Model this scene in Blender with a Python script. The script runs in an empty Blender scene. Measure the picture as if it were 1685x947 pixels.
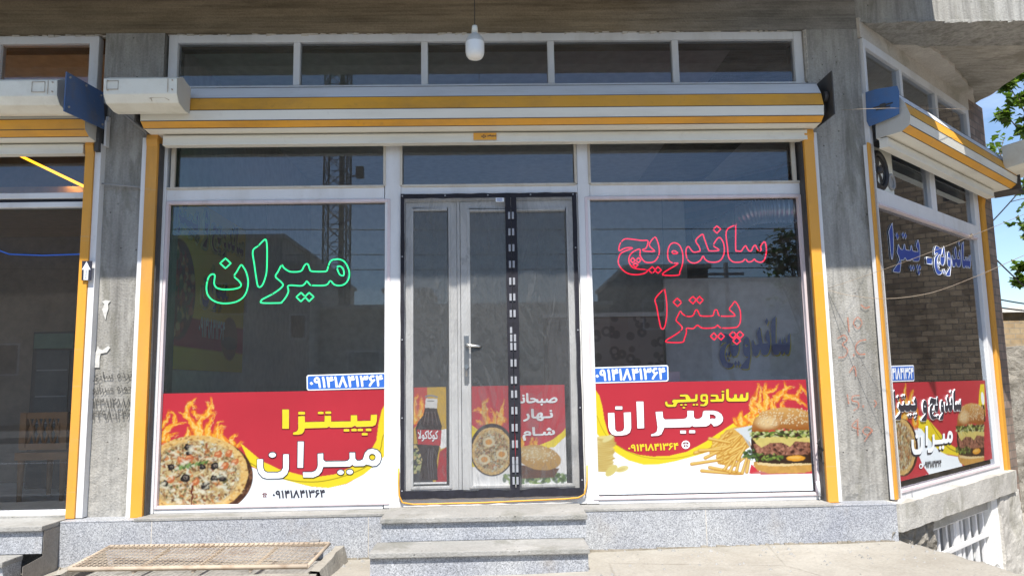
import bpy, bmesh, math, random
import numpy as np
from mathutils import Vector, Matrix, Euler, noise
from mathutils.geometry import tessellate_polygon

random.seed(7)
SC = bpy.context.scene
COL = SC.collection

# ---------------------------------------------------------------- camera, world, sun
W_, H_, F_ = 1685.0, 947.0, 1250.0
PIT, YAW, ROL = [math.radians(a) for a in (7.236, 1.421, -0.995)]
CAM = Vector((0.0, -5.5, 1.17))
FW = Vector((math.sin(YAW)*math.cos(PIT), math.cos(YAW)*math.cos(PIT), math.sin(PIT)))
_r = Vector((math.cos(YAW), -math.sin(YAW), 0)); _u = _r.cross(FW)
RT = _r*math.cos(ROL) + _u*math.sin(ROL)
UP = _u*math.cos(ROL) - _r*math.sin(ROL)
cd = bpy.data.cameras.new('camera'); cam = bpy.data.objects.new('camera', cd); COL.objects.link(cam)
cd.sensor_width = 36.0; cd.lens = 36.0*F_/W_; cd.clip_start = 0.05; cd.clip_end = 900
cam.matrix_world = Matrix(((RT.x, UP.x, -FW.x, CAM.x), (RT.y, UP.y, -FW.y, CAM.y), (RT.z, UP.z, -FW.z, CAM.z), (0, 0, 0, 1)))
SC.camera = cam

SUN_DIR = Vector((0.08, 1.0, -1.58)).normalized()          # the way the light travels
SUN_EL = math.asin(-SUN_DIR.z)
w = bpy.data.worlds.new('World'); SC.world = w; w.use_nodes = True
nt = w.node_tree; nt.nodes.clear()
o_ = nt.nodes.new('ShaderNodeOutputWorld'); bg = nt.nodes.new('ShaderNodeBackground'); sk = nt.nodes.new('ShaderNodeTexSky')
sk.sky_type = 'NISHITA'; sk.sun_disc = False; sk.sun_elevation = SUN_EL
sk.sun_rotation = math.pi + 0.08; sk.air_density = 1.0; sk.dust_density = 0.25; sk.ozone_density = 3.0
# thin high cloud mixed into the sky by direction
tc = nt.nodes.new('ShaderNodeTexCoord'); mp = nt.nodes.new('ShaderNodeMapping'); mp.inputs['Scale'].default_value = (1.6, 1.6, 5)
cn = nt.nodes.new('ShaderNodeTexNoise'); cn.inputs['Scale'].default_value = 2.2; cn.inputs['Detail'].default_value = 7; cn.inputs['Roughness'].default_value = .6
cr = nt.nodes.new('ShaderNodeValToRGB'); cr.color_ramp.elements[0].position = .52; cr.color_ramp.elements[1].position = .78
cr.color_ramp.elements[1].color = (.55, .55, .55, 1)
mx = nt.nodes.new('ShaderNodeMixRGB'); mx.inputs[2].default_value = (5.0, 6.0, 8.4, 1)
nt.links.new(tc.outputs['Generated'], mp.inputs[0]); nt.links.new(mp.outputs[0], cn.inputs[0]); nt.links.new(cn.outputs[0], cr.inputs[0])
nt.links.new(cr.outputs[0], mx.inputs[0]); nt.links.new(sk.outputs[0], mx.inputs[1]); nt.links.new(mx.outputs[0], bg.inputs[0])
bg.inputs[1].default_value = 0.13
nt.links.new(bg.outputs[0], o_.inputs[0])
sl = bpy.data.lights.new('sun', 'SUN'); sl.energy = 5.0; sl.angle = math.radians(.55); sl.color = (1, .955, .88)
so = bpy.data.objects.new('sun', sl); COL.objects.link(so)
so.rotation_euler = SUN_DIR.to_track_quat('-Z', 'Y').to_euler()
vs = SC.view_settings; vs.view_transform = 'Standard'; vs.look = 'None'; vs.gamma = 1; vs.use_curve_mapping = False
vs.exposure = 0.55
SC.cycles.max_bounces = 10; SC.cycles.transparent_max_bounces = 24; SC.cycles.diffuse_bounces = 4

# ---------------------------------------------------------------- from the photo's pixels to the place
def ray(px, py): return FW + RT*((px-W_/2)/F_) - UP*((py-H_/2)/F_)
def at(px, py, Y=0.0):
    d = ray(px, py); return CAM + d*((Y-CAM.y)/d.y)
def atx(px, py, X):
    d = ray(px, py); return CAM + d*((X-CAM.x)/d.x)
CA = math.radians(40.98)
CD = Vector((math.cos(CA), math.sin(CA), 0)); CN = Vector((math.sin(CA), -math.cos(CA), 0)); CP = Vector((2.80, -0.06, 0))
def chp(px, py, off=0.0):
    d = ray(px, py); p = CP + CN*off
    return CAM + d*((p-CAM).dot(CN)/d.dot(CN))
def CW(s, off, z): return CP + CD*s + CN*off + Vector((0, 0, z))     # along, off and up the angled wall

# ---------------------------------------------------------------- objects
def link(o): COL.objects.link(o); return o
def tag(o, label, cat, group=None):
    o['label'] = label; o['category'] = cat
    if group: o['group'] = group
    return o
def thing(name, label, cat, loc, group=None):
    o = link(bpy.data.objects.new(name, None)); o.location = loc; o.empty_display_size = .1
    return tag(o, label, cat, group)
ROOT = {}
def parent_to(o, p):
    """parts keep world coordinates: only a top-level parent carries a location"""
    o.parent = p
    o.matrix_parent_inverse = Matrix.Translation(-p.location) if p.parent is None else Matrix.Identity(4)

class MB:
    """collects polygons; build() links them as ONE mesh object"""
    def __init__(s): s.v = []; s.f = []; s.m = []; s.sm = []
    def add(s, vs, fs, m=0, smooth=False):
        b = len(s.v); s.v += [tuple(v) for v in vs]
        for f in fs: s.f.append([b+i for i in f]); s.m.append(m); s.sm.append(smooth)
    def box(s, x0, x1, y0, y1, z0, z1, m=0):
        s.hexa([(x0, y0, z0), (x1, y0, z0), (x1, y1, z0), (x0, y1, z0), (x0, y0, z1), (x1, y0, z1), (x1, y1, z1), (x0, y1, z1)], m)
    def hexa(s, c, m=0):
        s.add(c, [(0, 3, 2, 1), (4, 5, 6, 7), (0, 1, 5, 4), (1, 2, 6, 5), (2, 3, 7, 6), (3, 0, 4, 7)], m)
    def cbox(s, s0, s1, o0, o1, z0, z1, m=0):
        s.hexa([CW(s0, o1, z0), CW(s1, o1, z0), CW(s1, o0, z0), CW(s0, o0, z0), CW(s0, o1, z1), CW(s1, o1, z1), CW(s1, o0, z1), CW(s0, o0, z1)], m)
    def prism(s, pts, d, m=0, caps=True, ms=None):
        """polygon pts (3d) pushed along d; ms: material per side"""
        n = len(pts); d = Vector(d); P = [Vector(p) for p in pts]; v = P + [p+d for p in P]
        for i in range(n):
            j = (i+1) % n
            s.add([v[i], v[j], v[n+j], v[n+i]], [(0, 1, 2, 3)], ms[i] if ms else m)
        if caps:
            tri = tessellate_polygon([P])
            s.add(P, [tuple(t) for t in tri], m); s.add([p+d for p in P], [tuple(reversed(t)) for t in tri], m)
    def tube(s, pts, r, seg=8, m=0, closed=False, caps=True):
        P = [Vector(p) for p in pts]; n = len(P)
        if n < 2: return
        rr = r if hasattr(r, '__len__') else [r]*n
        rings = []; prev = None
        for i in range(n):
            if closed: t = P[(i+1) % n]-P[i-1]
            else: t = P[min(i+1, n-1)]-P[max(i-1, 0)]
            if t.length < 1e-9: t = Vector((0, 0, 1))
            t.normalize()
            if prev is None:
                a = Vector((0, 0, 1)) if abs(t.z) < .9 else Vector((0, 1, 0)); prev = (a - t*a.dot(t)).normalized()
            else:
                q = prev - t*prev.dot(t)
                prev = q.normalized() if q.length > 1e-6 else prev
            b = t.cross(prev)
            rings.append([P[i] + (prev*math.cos(2*math.pi*k/seg) + b*math.sin(2*math.pi*k/seg))*rr[i] for k in range(seg)])
        base = len(s.v); s.v += [tuple(v) for R in rings for v in R]
        for i in range(n if closed else n-1):
            for k in range(seg):
                a = base+i*seg+k; b2 = base+i*seg+(k+1) % seg; j = (i+1) % n
                s.f.append([a, b2, base+j*seg+(k+1) % seg, base+j*seg+k]); s.m.append(m); s.sm.append(True)
        if caps and not closed:
            s.f.append([base+k for k in range(seg)][::-1]); s.m.append(m); s.sm.append(False)
            s.f.append([base+(n-1)*seg+k for k in range(seg)]); s.m.append(m); s.sm.append(False)
    def lathe(s, prof, c, seg=20, m=0):
        c = Vector(c); base = len(s.v)
        for r, z in prof:
            for k in range(seg): s.v.append((c.x+r*math.cos(2*math.pi*k/seg), c.y+r*math.sin(2*math.pi*k/seg), c.z+z))
        for i in range(len(prof)-1):
            for k in range(seg):
                s.f.append([base+i*seg+k, base+i*seg+(k+1) % seg, base+(i+1)*seg+(k+1) % seg, base+(i+1)*seg+k]); s.m.append(m); s.sm.append(True)
    def poly(s, contours, mapf, m=0):
        """flat filled contours with holes; mapf takes 2d to the place"""
        def inside(p, c):
            r = False; n = len(c)
            for i in range(n):
                (x1, y1), (x2, y2) = c[i], c[(i+1) % n]
                if (y1 > p[1]) != (y2 > p[1]) and p[0] < (x2-x1)*(p[1]-y1)/(y2-y1)+x1: r = not r
            return r
        cs = [[(a, b) for a, b in c] for c in contours]; n = len(cs); k = 1000/max(1e-9, max(abs(a) for c in cs for a, b in c))
        depth = [[j for j in range(n) if j != i and inside(cs[i][0], cs[j])] for i in range(n)]
        for i in range(n):
            if len(depth[i]) % 2: continue
            grp = [cs[i]]+[cs[j] for j in range(n) if len(depth[j]) == len(depth[i])+1 and i in depth[j]]
            flat = [q for c in grp for q in c]
            tri = tessellate_polygon([[Vector((a*k, b*k, 0)) for a, b in c] for c in grp])
            s.add([mapf(a, b) for a, b in flat], [tuple(t) for t in tri], m)
    def build(s, name, mats, parent=None, kind=None, bevel=0, solid=None):
        me = bpy.data.meshes.new(name); me.from_pydata(s.v, [], s.f); me.validate(); me.update()
        for mm in (mats if isinstance(mats, (list, tuple)) else [mats]): me.materials.append(mm)
        if len(me.polygons) == len(s.m):
            me.polygons.foreach_set('material_index', s.m); me.polygons.foreach_set('use_smooth', s.sm)
        o = link(bpy.data.objects.new(name, me))
        if parent is not None: parent_to(o, parent)
        if kind: o['kind'] = kind
        if bevel:
            bm = bmesh.new(); bm.from_mesh(me); bmesh.ops.remove_doubles(bm, verts=bm.verts, dist=1e-5)
            bmesh.ops.recalc_face_normals(bm, faces=bm.faces)
            es = [e for e in bm.edges if len(e.link_faces) == 2 and e.calc_face_angle(0) > .5]
            bmesh.ops.bevel(bm, geom=es, offset=bevel, segments=2, affect='EDGES', profile=.6, clamp_overlap=True)
            bm.to_mesh(me); bm.free()
        return o
def rebase(o):
    """put the origin of a one-mesh thing at its base"""
    me = o.data; n = len(me.vertices); a = np.empty(n*3, 'f'); me.vertices.foreach_get('co', a); a = a.reshape(-1, 3)
    c = (a.min(0)+a.max(0))/2; c[2] = a[:, 2].min()
    a -= c; me.vertices.foreach_set('co', a.ravel()); me.update(); o.location = Vector(c.tolist())
    for ch in o.children: ch.matrix_parent_inverse = Matrix.Translation(-o.location)
    return o
def catmull(pts, k=4, closed=True):
    n = len(pts); out = []
    for i in range(n if closed else n-1):
        g = lambda j: Vector(pts[j % n]) if closed else Vector(pts[max(0, min(n-1, j))])
        a, b, c, d = g(i-1), g(i), g(i+1), g(i+2)
        for q in range(k):
            t = q/k
            out.append(.5*((2*b)+(c-a)*t+(2*a-5*b+4*c-d)*t*t+(3*b-a-3*c+d)*t**3))
    if not closed: out.append(Vector(pts[-1]))
    return out

# ---------------------------------------------------------------- materials
def srgb(r, g, b):
    f = lambda c: c/12.92 if c <= .04045 else ((c+.055)/1.055)**2.4
    return (f(r/255), f(g/255), f(b/255), 1)
class NT:
    def __init__(s, name):
        s.mat = bpy.data.materials.new(name); s.mat.use_nodes = True; s.t = s.mat.node_tree; s.t.nodes.clear()
        s.out = s.n('ShaderNodeOutputMaterial'); s.co = s.n('ShaderNodeTexCoord')
    def n(s, k, **kw):
        q = s.t.nodes.new(k)
        for a, b in kw.items(): setattr(q, a, b)
        return q
    def l(s, a, b): s.t.links.new(a, b)
    def map(s, sc=(1, 1, 1)):
        m = s.n('ShaderNodeMapping'); m.inputs['Scale'].default_value = sc; s.l(s.co.outputs['Object'], m.inputs[0]); return m.outputs[0]
    def noise(s, scale, detail=5, rough=.55, st=(1, 1, 1), dist=0):
        q = s.n('ShaderNodeTexNoise'); q.inputs['Scale'].default_value = scale; q.inputs['Detail'].default_value = detail
        q.inputs['Roughness'].default_value = rough; q.inputs['Distortion'].default_value = dist; s.l(s.map(st), q.inputs[0]); return q.outputs[0]
    def vor(s, scale, st=(1, 1, 1), out='Distance', feat='F1'):
        q = s.n('ShaderNodeTexVoronoi'); q.feature = feat; q.inputs['Scale'].default_value = scale; s.l(s.map(st), q.inputs[0]); return q.outputs[out]
    def ramp(s, fac, stops, interp='LINEAR'):
        r = s.n('ShaderNodeValToRGB'); r.color_ramp.interpolation = interp; e = r.color_ramp.elements
        while len(e) < len(stops): e.new(.5)
        for i, (p, c) in enumerate(stops):
            e[i].position = p; e[i].color = c if len(c) == 4 else (*c, 1)
        s.l(fac, r.inputs[0]); return r.outputs[0]
    def mix(s, fac, a, b, mode='MIX'):
        m = s.n('ShaderNodeMixRGB'); m.blend_type = mode
        for i, v in ((0, fac), (1, a), (2, b)):
            if hasattr(v, 'is_linked'): s.l(v, m.inputs[i])
            else: m.inputs[i].default_value = v if i == 0 or len(v) == 4 else (*v, 1)
        return m.outputs[0]
    def math(s, op, a, b=0.0, clamp=False):
        m = s.n('ShaderNodeMath'); m.operation = op; m.use_clamp = clamp
        for i, v in ((0, a), (1, b)):
            if hasattr(v, 'is_linked'): s.l(v, m.inputs[i])
            else: m.inputs[i].default_value = v
        return m.outputs[0]
    def bsdf(s, col, rough=.7, bump=None, bs=.3, bd=.01, metal=0, spec=.5):
        p = s.n('ShaderNodeBsdfPrincipled')
        for k, v in (('Base Color', col), ('Roughness', rough), ('Metallic', metal), ('Specular IOR Level', spec)):
            if hasattr(v, 'is_linked'): s.l(v, p.inputs[k])
            else: p.inputs[k].default_value = (v if len(v) == 4 else (*v, 1)) if k == 'Base Color' else v
        if bump is not None:
            b = s.n('ShaderNodeBump'); b.inputs['Strength'].default_value = bs; b.inputs['Distance'].default_value = bd
            s.l(bump, b.inputs['Height']); s.l(b.outputs[0], p.inputs['Normal'])
        s.l(p.outputs[0], s.out.inputs[0]); s.p = p; return s.mat
def paint(name, col, dirt=(.25, .2, .14), amt=.5, rough=.45, sc=3.0, streak=(1, 1, .25), metal=0, bump=.05):
    t = NT(name); n1 = t.noise(sc, 7, .65, streak); n2 = t.noise(sc*9, 4, .6)
    f = t.math('MULTIPLY', t.ramp(n1, [(.48, (0, 0, 0)), (.78, (1, 1, 1))]), amt)
    c = t.mix(f, col, dirt)
    c = t.mix(t.math('MULTIPLY', t.ramp(n2, [(.6, (0, 0, 0)), (.8, (1, 1, 1))]), amt*.5), c, dirt)
    sc_ = t.ramp(t.noise(26, 3, .7, (.06, 1, 1.4), .3), [(.66, (0, 0, 0)), (.70, (.55,)*3)])
    c = t.mix(t.math('MULTIPLY', sc_, amt), c, tuple(min(.8, q*.5+.18) for q in col[:3]))
    fade = t.ramp(t.noise(.8, 5, .6), [(.4, (0, 0, 0)), (.7, (.3,)*3)])
    c = t.mix(t.math('MULTIPLY', fade, amt), c, tuple(min(.85, q*.6+.22) for q in col[:3]))
    c = t.mix(.25, c, t.mix(1, c, t.ramp(t.noise(1.3, 3), [(.3, (.75, .75, .75)), (.7, (1.1, 1.1, 1.1))]), 'MULTIPLY'))
    return t.bsdf(c, t.ramp(n1, [(.2, (rough,)*3), (.8, (min(1, rough+.25),)*3)]), n2, bump, .004, metal)
def plain(name, col, rough=.6, metal=0, var=.15, sc=12):
    t = NT(name); n = t.noise(sc, 5)
    c = t.mix(1, (*col[:3], 1), t.ramp(n, [(.25, (1-var,)*3), (.75, (1+var,)*3)]), 'MULTIPLY')
    return t.bsdf(c, rough, n, .05, .003, metal)
def concrete(name, a, b, st, board=None, warm=None):
    t = NT(name)
    big = t.noise(.9, 6, .6, st); mid = t.noise(5, 8, .65, st); fine = t.noise(70, 4, .6)
    c = t.ramp(t.math('ADD', t.math('MULTIPLY', big, .55), t.math('MULTIPLY', mid, .45)), [(.32, a), (.68, b)])
    if warm: c = t.mix(t.ramp(t.noise(1.4, 5, .6, st), [(.5, (0, 0, 0)), (.75, (.5, .5, .5))]), c, warm)
    c = t.mix(.6, c, t.mix(1, c, t.ramp(fine, [(.25, (.72,)*3), (.75, (1.2,)*3)]), 'MULTIPLY'))
    h = t.math('ADD', fine, t.math('MULTIPLY', mid, 1.2))
    if board:
        bn = t.noise(9, 3, .6, board)
        c = t.mix(.75, c, t.mix(1, c, t.ramp(bn, [(.3, (.62,)*3), (.5, (1,)*3), (.7, (1.18,)*3)]), 'MULTIPLY'))
        h = t.math('ADD', h, t.math('MULTIPLY', bn, 1.5))
    bl = t.ramp(t.noise(2.6, 7, .7, (st[0], st[1], st[2]*1.2), .6), [(.52, (0, 0, 0)), (.62, (.42,)*3), (.75, (.5,)*3)])
    c = t.mix(bl, c, tuple(q*.55 for q in a[:2])+(a[2]*.45,))
    lt = t.ramp(t.noise(3.7, 7, .7, st, .4), [(.56, (0, 0, 0)), (.66, (.35,)*3)])
    c = t.mix(lt, c, tuple(min(.8, q*1.25) for q in b))
    pit = t.vor(16); pm = t.ramp(pit, [(.05, (1, 1, 1)), (.10, (0, 0, 0))])
    gate = t.ramp(t.noise(4.3, 2), [(.5, (0, 0, 0)), (.58, (1, 1, 1))])
    pf = t.math('MULTIPLY', pm, gate)
    c = t.mix(t.math('MULTIPLY', pf, .75), c, (.035, .032, .028))
    h = t.math('SUBTRACT', h, t.math('MULTIPLY', pf, 2.0))
    return t.bsdf(c, .92, h, .75, .009, 0, .2)
M = {}
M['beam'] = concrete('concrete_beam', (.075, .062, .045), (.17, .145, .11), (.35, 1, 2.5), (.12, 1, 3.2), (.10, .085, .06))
M['pillar'] = concrete('concrete_pillar', (.245, .235, .215), (.45, .435, .40), (2, 2, .5), (2.6, 2.6, .16))
M['soffit'] = concrete('concrete_soffit', (.30, .28, .245), (.47, .44, .39), (1, 1, 1), (.5, 3, 1))
M['slab'] = concrete('concrete_slab', (.42, .40, .37), (.62, .60, .55), (1.2, 1.2, .6))
M['facade_up'] = concrete('concrete_upper', (.26, .255, .24), (.44, .43, .40), (2.4, 2.4, .4), (3.2, 3.2, .15))
def rubble():
    t = NT('rubble_masonry'); v = t.vor(5.5); n = t.noise(14, 8, .7); n2 = t.noise(2, 4)
    c = t.ramp(n, [(.3, (.16, .145, .12)), (.7, (.46, .43, .38))]); c = t.mix(t.ramp(n2, [(.4, (0, 0, 0)), (.7, (.6, .6, .6))]), c, (.33, .30, .25))
    return t.bsdf(c, .95, t.math('ADD', t.math('MULTIPLY', v, -1.2), n), .9, .05, 0, .15)
M['rubble'] = rubble()
def granite():
    t = NT('speckled_granite'); v = t.vor(210, out='Color'); b = t.n('ShaderNodeSeparateColor'); t.l(v, b.inputs[0])
    c = t.ramp(b.outputs[0], [(0, (.20, .205, .22)), (.22, (.30, .31, .33)), (.5, (.40, .41, .43)), (.85, (.51, .52, .545))])
    c = t.mix(.5, c, t.mix(1, c, t.ramp(t.noise(90, 3), [(.35, (.6,)*3), (.65, (1.25,)*3)]), 'MULTIPLY'))
    c = t.mix(.8, c, t.mix(1, c, t.ramp(t.noise(2.2, 5), [(.3, (.72, .74, .8)), (.65, (1.06, 1.06, 1.04))]), 'MULTIPLY'))
    c = t.mix(t.ramp(t.noise(3.5, 6, .65, (1, 1, .6)), [(.58, (0, 0, 0)), (.8, (.45, .45, .45))]), c, (.33, .28, .22))
    return t.bsdf(c, .55, t.noise(200, 2), .15, .002, 0, .35)
M['granite'] = granite()
M['tread'] = concrete('worn_stone_tread', (.27, .265, .25), (.41, .40, .38), (1, 1, 1))
def ground():
    t = NT('dusty_concrete_ground'); big = t.noise(.7, 6, .6); mid = t.noise(4, 8, .65); fine = t.noise(55, 5, .6)
    c = t.ramp(t.math('ADD', t.math('MULTIPLY', big, .6), t.math('MULTIPLY', mid, .4)), [(.33, (.29, .265, .225)), (.66, (.43, .405, .355))])
    c = t.mix(.6, c, t.mix(1, c, t.ramp(fine, [(.3, (.78,)*3), (.7, (1.15,)*3)]), 'MULTIPLY'))
    cr = t.vor(.9, feat='DISTANCE_TO_EDGE'); cm = t.ramp(t.math('ADD', cr, t.math('MULTIPLY', mid, .03)), [(.013, (.5, .5, .5)), (.022, (0, 0, 0))])
    c = t.mix(t.math('MULTIPLY', cm, .8), c, (.13, .115, .09))
    c = t.mix(t.ramp(t.noise(1.7, 7, .7, (1, 1, 1), .8), [(.54, (0, 0, 0)), (.70, (.4,)*3)]), c, (.24, .215, .175))
    gr = t.ramp(t.vor(38), [(.05, (1, 1, 1)), (.1, (0, 0, 0))]); c = t.mix(t.math('MULTIPLY', gr, t.ramp(t.noise(3, 2), [(.52, (0, 0, 0)), (.6, (.7, .7, .7))])), c, (.2, .18, .15))
    return t.bsdf(c, .95, t.math('ADD', fine, t.math('MULTIPLY', mid, 2)), .5, .012, 0, .15)
M['ground'] = ground()
M['asphalt'] = concrete('asphalt', (.15, .142, .13), (.24, .23, .21), (1, 1, 1))
M['white'] = paint('white_frame_paint', (.76, .76, .765, 1), (.34, .29, .22), .4, .4)
M['upvc'] = paint('white_door_plastic', (.77, .77, .76, 1), (.42, .37, .30), .4, .35)
M['bead'] = paint('film_covered_bead', (.72, .62, .64, 1), (.36, .30, .24), .5, .5, 6)
M['rust_edge'] = paint('stained_bead', (.62, .57, .48, 1), (.28, .2, .12), .7, .6, 8)
M['cream'] = paint('cream_slat_paint', (.80, .775, .69, 1), (.34, .28, .19), .3, .45, 2.5, (.4, 1, 3))
M['boxcream'] = paint('cream_motor_cover_paint', (.84, .82, .72, 1), (.36, .29, .19), .35, .5, 4, (1, 1, 1))
M['boxgrey'] = paint('pale_cover_end', (.55, .54, .50, 1), (.3, .25, .2), .5, .5)
M['silver'] = paint('weathered_silver_slat', (.70, .72, .75, 1), (.32, .31, .29), .4, .5, 4, (.4, 1, 3))
M['yellow'] = paint('amber_shutter_paint', (.82, .385, .022, 1), (.32, .17, .05), .75, .42, 2.2, (.5, 1, 1))
M['yellowg'] = paint('amber_guide_paint', (.76, .345, .026, 1), (.34, .19, .06), .7, .4, 2.2)
M['blue'] = paint('scuffed_blue_paint', (.035, .10, .26, 1), (.13, .12, .12), .8, .5, 7, (1, 1, 1))
M['bluebright'] = paint('blue_plate_paint', (.05, .16, .40, 1), (.12, .13, .16), .6, .5, 6, (1, 1, 1))
M['dark'] = paint('greasy_dark_steel', (.035, .034, .036, 1), (.12, .09, .06), .7, .5, 7, (1, 1, 1))
M['grey'] = paint('grey_steel', (.30, .30, .30, 1), (.2, .16, .12), .5, .5)
M['rust'] = paint('rusty_pale_steel', (.50, .41, .31, 1), (.22, .12, .06), .9, .8, 9, (1, 1, 1))
M['blackcloth'] = plain('black_webbing', (.014, .014, .022), .85, 0, .4, 40)
M['rubber'] = plain('black_cable_rubber', (.02, .02, .022), .5)
M['chrome'] = plain('brushed_handle_metal', (.62, .62, .60), .3, 1)
M['magnet'] = plain('white_magnet', (.32, .33, .36), .5)
M['plaster'] = concrete('pale_plaster', (.52, .475, .42), (.66, .62, .56), (1, 1, 1))
M['intwall'] = plain('interior_wall_paint', (.74, .72, .69), .9)
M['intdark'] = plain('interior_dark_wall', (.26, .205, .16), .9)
M['intfloor'] = plain('interior_floor_tile', (.74, .72, .68), .5)
M['ceiling'] = plain('interior_ceiling', (.70, .68, .65), .9)
def emis(name, col, st):
    t = NT(name); e = t.n('ShaderNodeEmission'); e.inputs[0].default_value = (*col, 1); e.inputs[1].default_value = st
    t.l(e.outputs[0], t.out.inputs[0]); return t.mat
M['neon_green'] = emis('green_led_flex', (.04, 1.0, .36), 1.1)
M['neon_red'] = emis('red_led_flex', (1.0, .015, .06), 1.0)
M['led_yellow'] = emis('yellow_led_strip', (1.0, .45, .02), 2.2)
M['led_blue'] = emis('blue_led_strip', (.03, .13, .62), .45)
def glass(name, tint=(.94, .955, .95), boost=2.15, dust_veil=.026):
    t = NT(name); f = t.n('ShaderNodeFresnel'); f.inputs[0].default_value = 1.5
    tr = t.n('ShaderNodeBsdfTransparent'); tr.inputs[0].default_value = (*tint, 1)
    gl = t.n('ShaderNodeBsdfGlossy'); gl.inputs['Roughness'].default_value = 0.0; gl.inputs[0].default_value = (.80, .89, 1, 1)
    b = t.n('ShaderNodeBump'); b.inputs['Strength'].default_value = .010; b.inputs['Distance'].default_value = .01; t.l(t.noise(1.1, 1), b.inputs['Height']); t.l(b.outputs[0], gl.inputs['Normal'])
    df = t.n('ShaderNodeBsdfDiffuse'); df.inputs[0].default_value = (.45, .42, .38, 1)
    m1 = t.n('ShaderNodeMixShader'); t.l(t.math('MULTIPLY', f.outputs[0], boost, True), m1.inputs[0]); t.l(tr.outputs[0], m1.inputs[1]); t.l(gl.outputs[0], m1.inputs[2])
    m2 = t.n('ShaderNodeMixShader'); t.l(t.math('MULTIPLY', t.noise(3, 6, .7), dust_veil*2), m2.inputs[0]); t.l(m1.outputs[0], m2.inputs[1]); t.l(df.outputs[0], m2.inputs[2])
    t.l(m2.outputs[0], t.out.inputs[0]); return t.mat
M['glass'] = glass('shop_glass')
M['highglass'] = glass('veiled_high_glass', (.88, .88, .86), 2.1, .085)  # dust layer thickened into a brown veil that paints in the soffit's reflection
M['doorglass'] = glass('door_glass', (.8, .82, .82), 1.6)
def netmat():
    t = NT('grey_insect_net'); tr = t.n('ShaderNodeBsdfTransparent'); df = t.n('ShaderNodeBsdfDiffuse')
    df.inputs[0].default_value = (.15, .155, .16, 1)
    m = t.n('ShaderNodeMixShader'); fac = t.ramp(t.noise(3.0, 6, .65, (1.4, 1, .5), 2.5), [(.3, (.24,)*3), (.46, (.40,)*3), (.54, (.28,)*3), (.62, (.50,)*3), (.75, (.36,)*3)])
    t.l(fac, m.inputs[0]); t.l(tr.outputs[0], m.inputs[1]); t.l(df.outputs[0], m.inputs[2]); t.l(m.outputs[0], t.out.inputs[0]); return t.mat
M['net'] = netmat()
def printed():
    t = NT('printed_vinyl'); a = t.n('ShaderNodeVertexColor'); a.layer_name = 'Col'
    c = t.mix(1, a.outputs[0], t.ramp(t.noise(2, 4), [(.3, (.93,)*3), (.7, (1.04,)*3)]), 'MULTIPLY')
    return t.bsdf(c, .28, t.noise(2.5, 3), .10, .012, 0, .45)
M['print'] = printed()
def ink(name, col, rough=.4): return plain(name, col, rough, 0, .05, 20)
M['ink_yellow'] = ink('yellow_print', (.66, .53, .02)); M['ink_white'] = ink('white_print', (.80, .83, .86)); M['ink_dark'] = ink('dark_print', (.03, .03, .045))
M['ink_shadow'] = ink('maroon_print_edge', (.22, .02, .03)); M['ink_blue'] = ink('blue_print', (.028, .075, .34)); M['plate_blue'] = ink('blue_sticker', (.03, .13, .50))
M['ink_brown'] = ink('brown_print_edge', (.10, .045, .02)); M['ink_maroon'] = ink('maroon_print', (.16, .03, .025)); M['ink_outline'] = ink('olive_print_edge', (.42, .36, .12))
def spray(name, col, lo, hi):
    t = NT(name); p = t.n('ShaderNodeBsdfDiffuse'); p.inputs[0].default_value = (*col, 1); tr = t.n('ShaderNodeBsdfTransparent'); m = t.n('ShaderNodeMixShader')
    t.l(t.ramp(t.noise(25, 6, .7), [(.3, (lo,)*3), (.7, (hi,)*3)]), m.inputs[0]); t.l(tr.outputs[0], m.inputs[1]); t.l(p.outputs[0], m.inputs[2]); t.l(m.outputs[0], t.out.inputs[0]); return t.mat
M['stencil'] = spray('faded_black_stencil', (.05, .05, .05), .45, .9)
M['chalk'] = spray('faded_red_crayon', (.48, .15, .08), .2, .8)
def brick(name, c1, c2, mortar, sc, along, bw=.5, rh=.25):
    """along: the wall's horizontal direction"""
    t = NT(name); b = t.n('ShaderNodeTexBrick'); d = t.n('ShaderNodeVectorMath'); d.operation = 'DOT_PRODUCT'; d.inputs[1].default_value = along
    sp = t.n('ShaderNodeSeparateXYZ'); cb = t.n('ShaderNodeCombineXYZ'); t.l(t.co.outputs['Object'], d.inputs[0]); t.l(t.co.outputs['Object'], sp.inputs[0])
    t.l(d.outputs['Value'], cb.inputs[0]); t.l(sp.outputs[2], cb.inputs[1]); t.l(cb.outputs[0], b.inputs[0])
    b.inputs['Color1'].default_value = (*c1, 1); b.inputs['Color2'].default_value = (*c2, 1); b.inputs['Mortar'].default_value = (*mortar, 1)
    b.inputs['Scale'].default_value = sc; b.inputs['Mortar Size'].default_value = .02; b.inputs['Brick Width'].default_value = bw; b.inputs['Row Height'].default_value = rh
    c = t.mix(.7, b.outputs[0], t.mix(1, b.outputs[0], t.ramp(t.noise(7, 6), [(.3, (.6,)*3), (.7, (1.25,)*3)]), 'MULTIPLY'))
    return t.bsdf(c, .9, b.outputs[1], -.5, .01, 0, .2)
M['brickpier'] = brick('brown_brick', (.21, .155, .125), (.30, .23, .19), (.16, .14, .12), 3.2, tuple(CD))
M['brickfar'] = brick('buff_brick', (.50, .39, .25), (.42, .31, .19), (.36, .31, .24), 2.4, (1, 0, 0))
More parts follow.
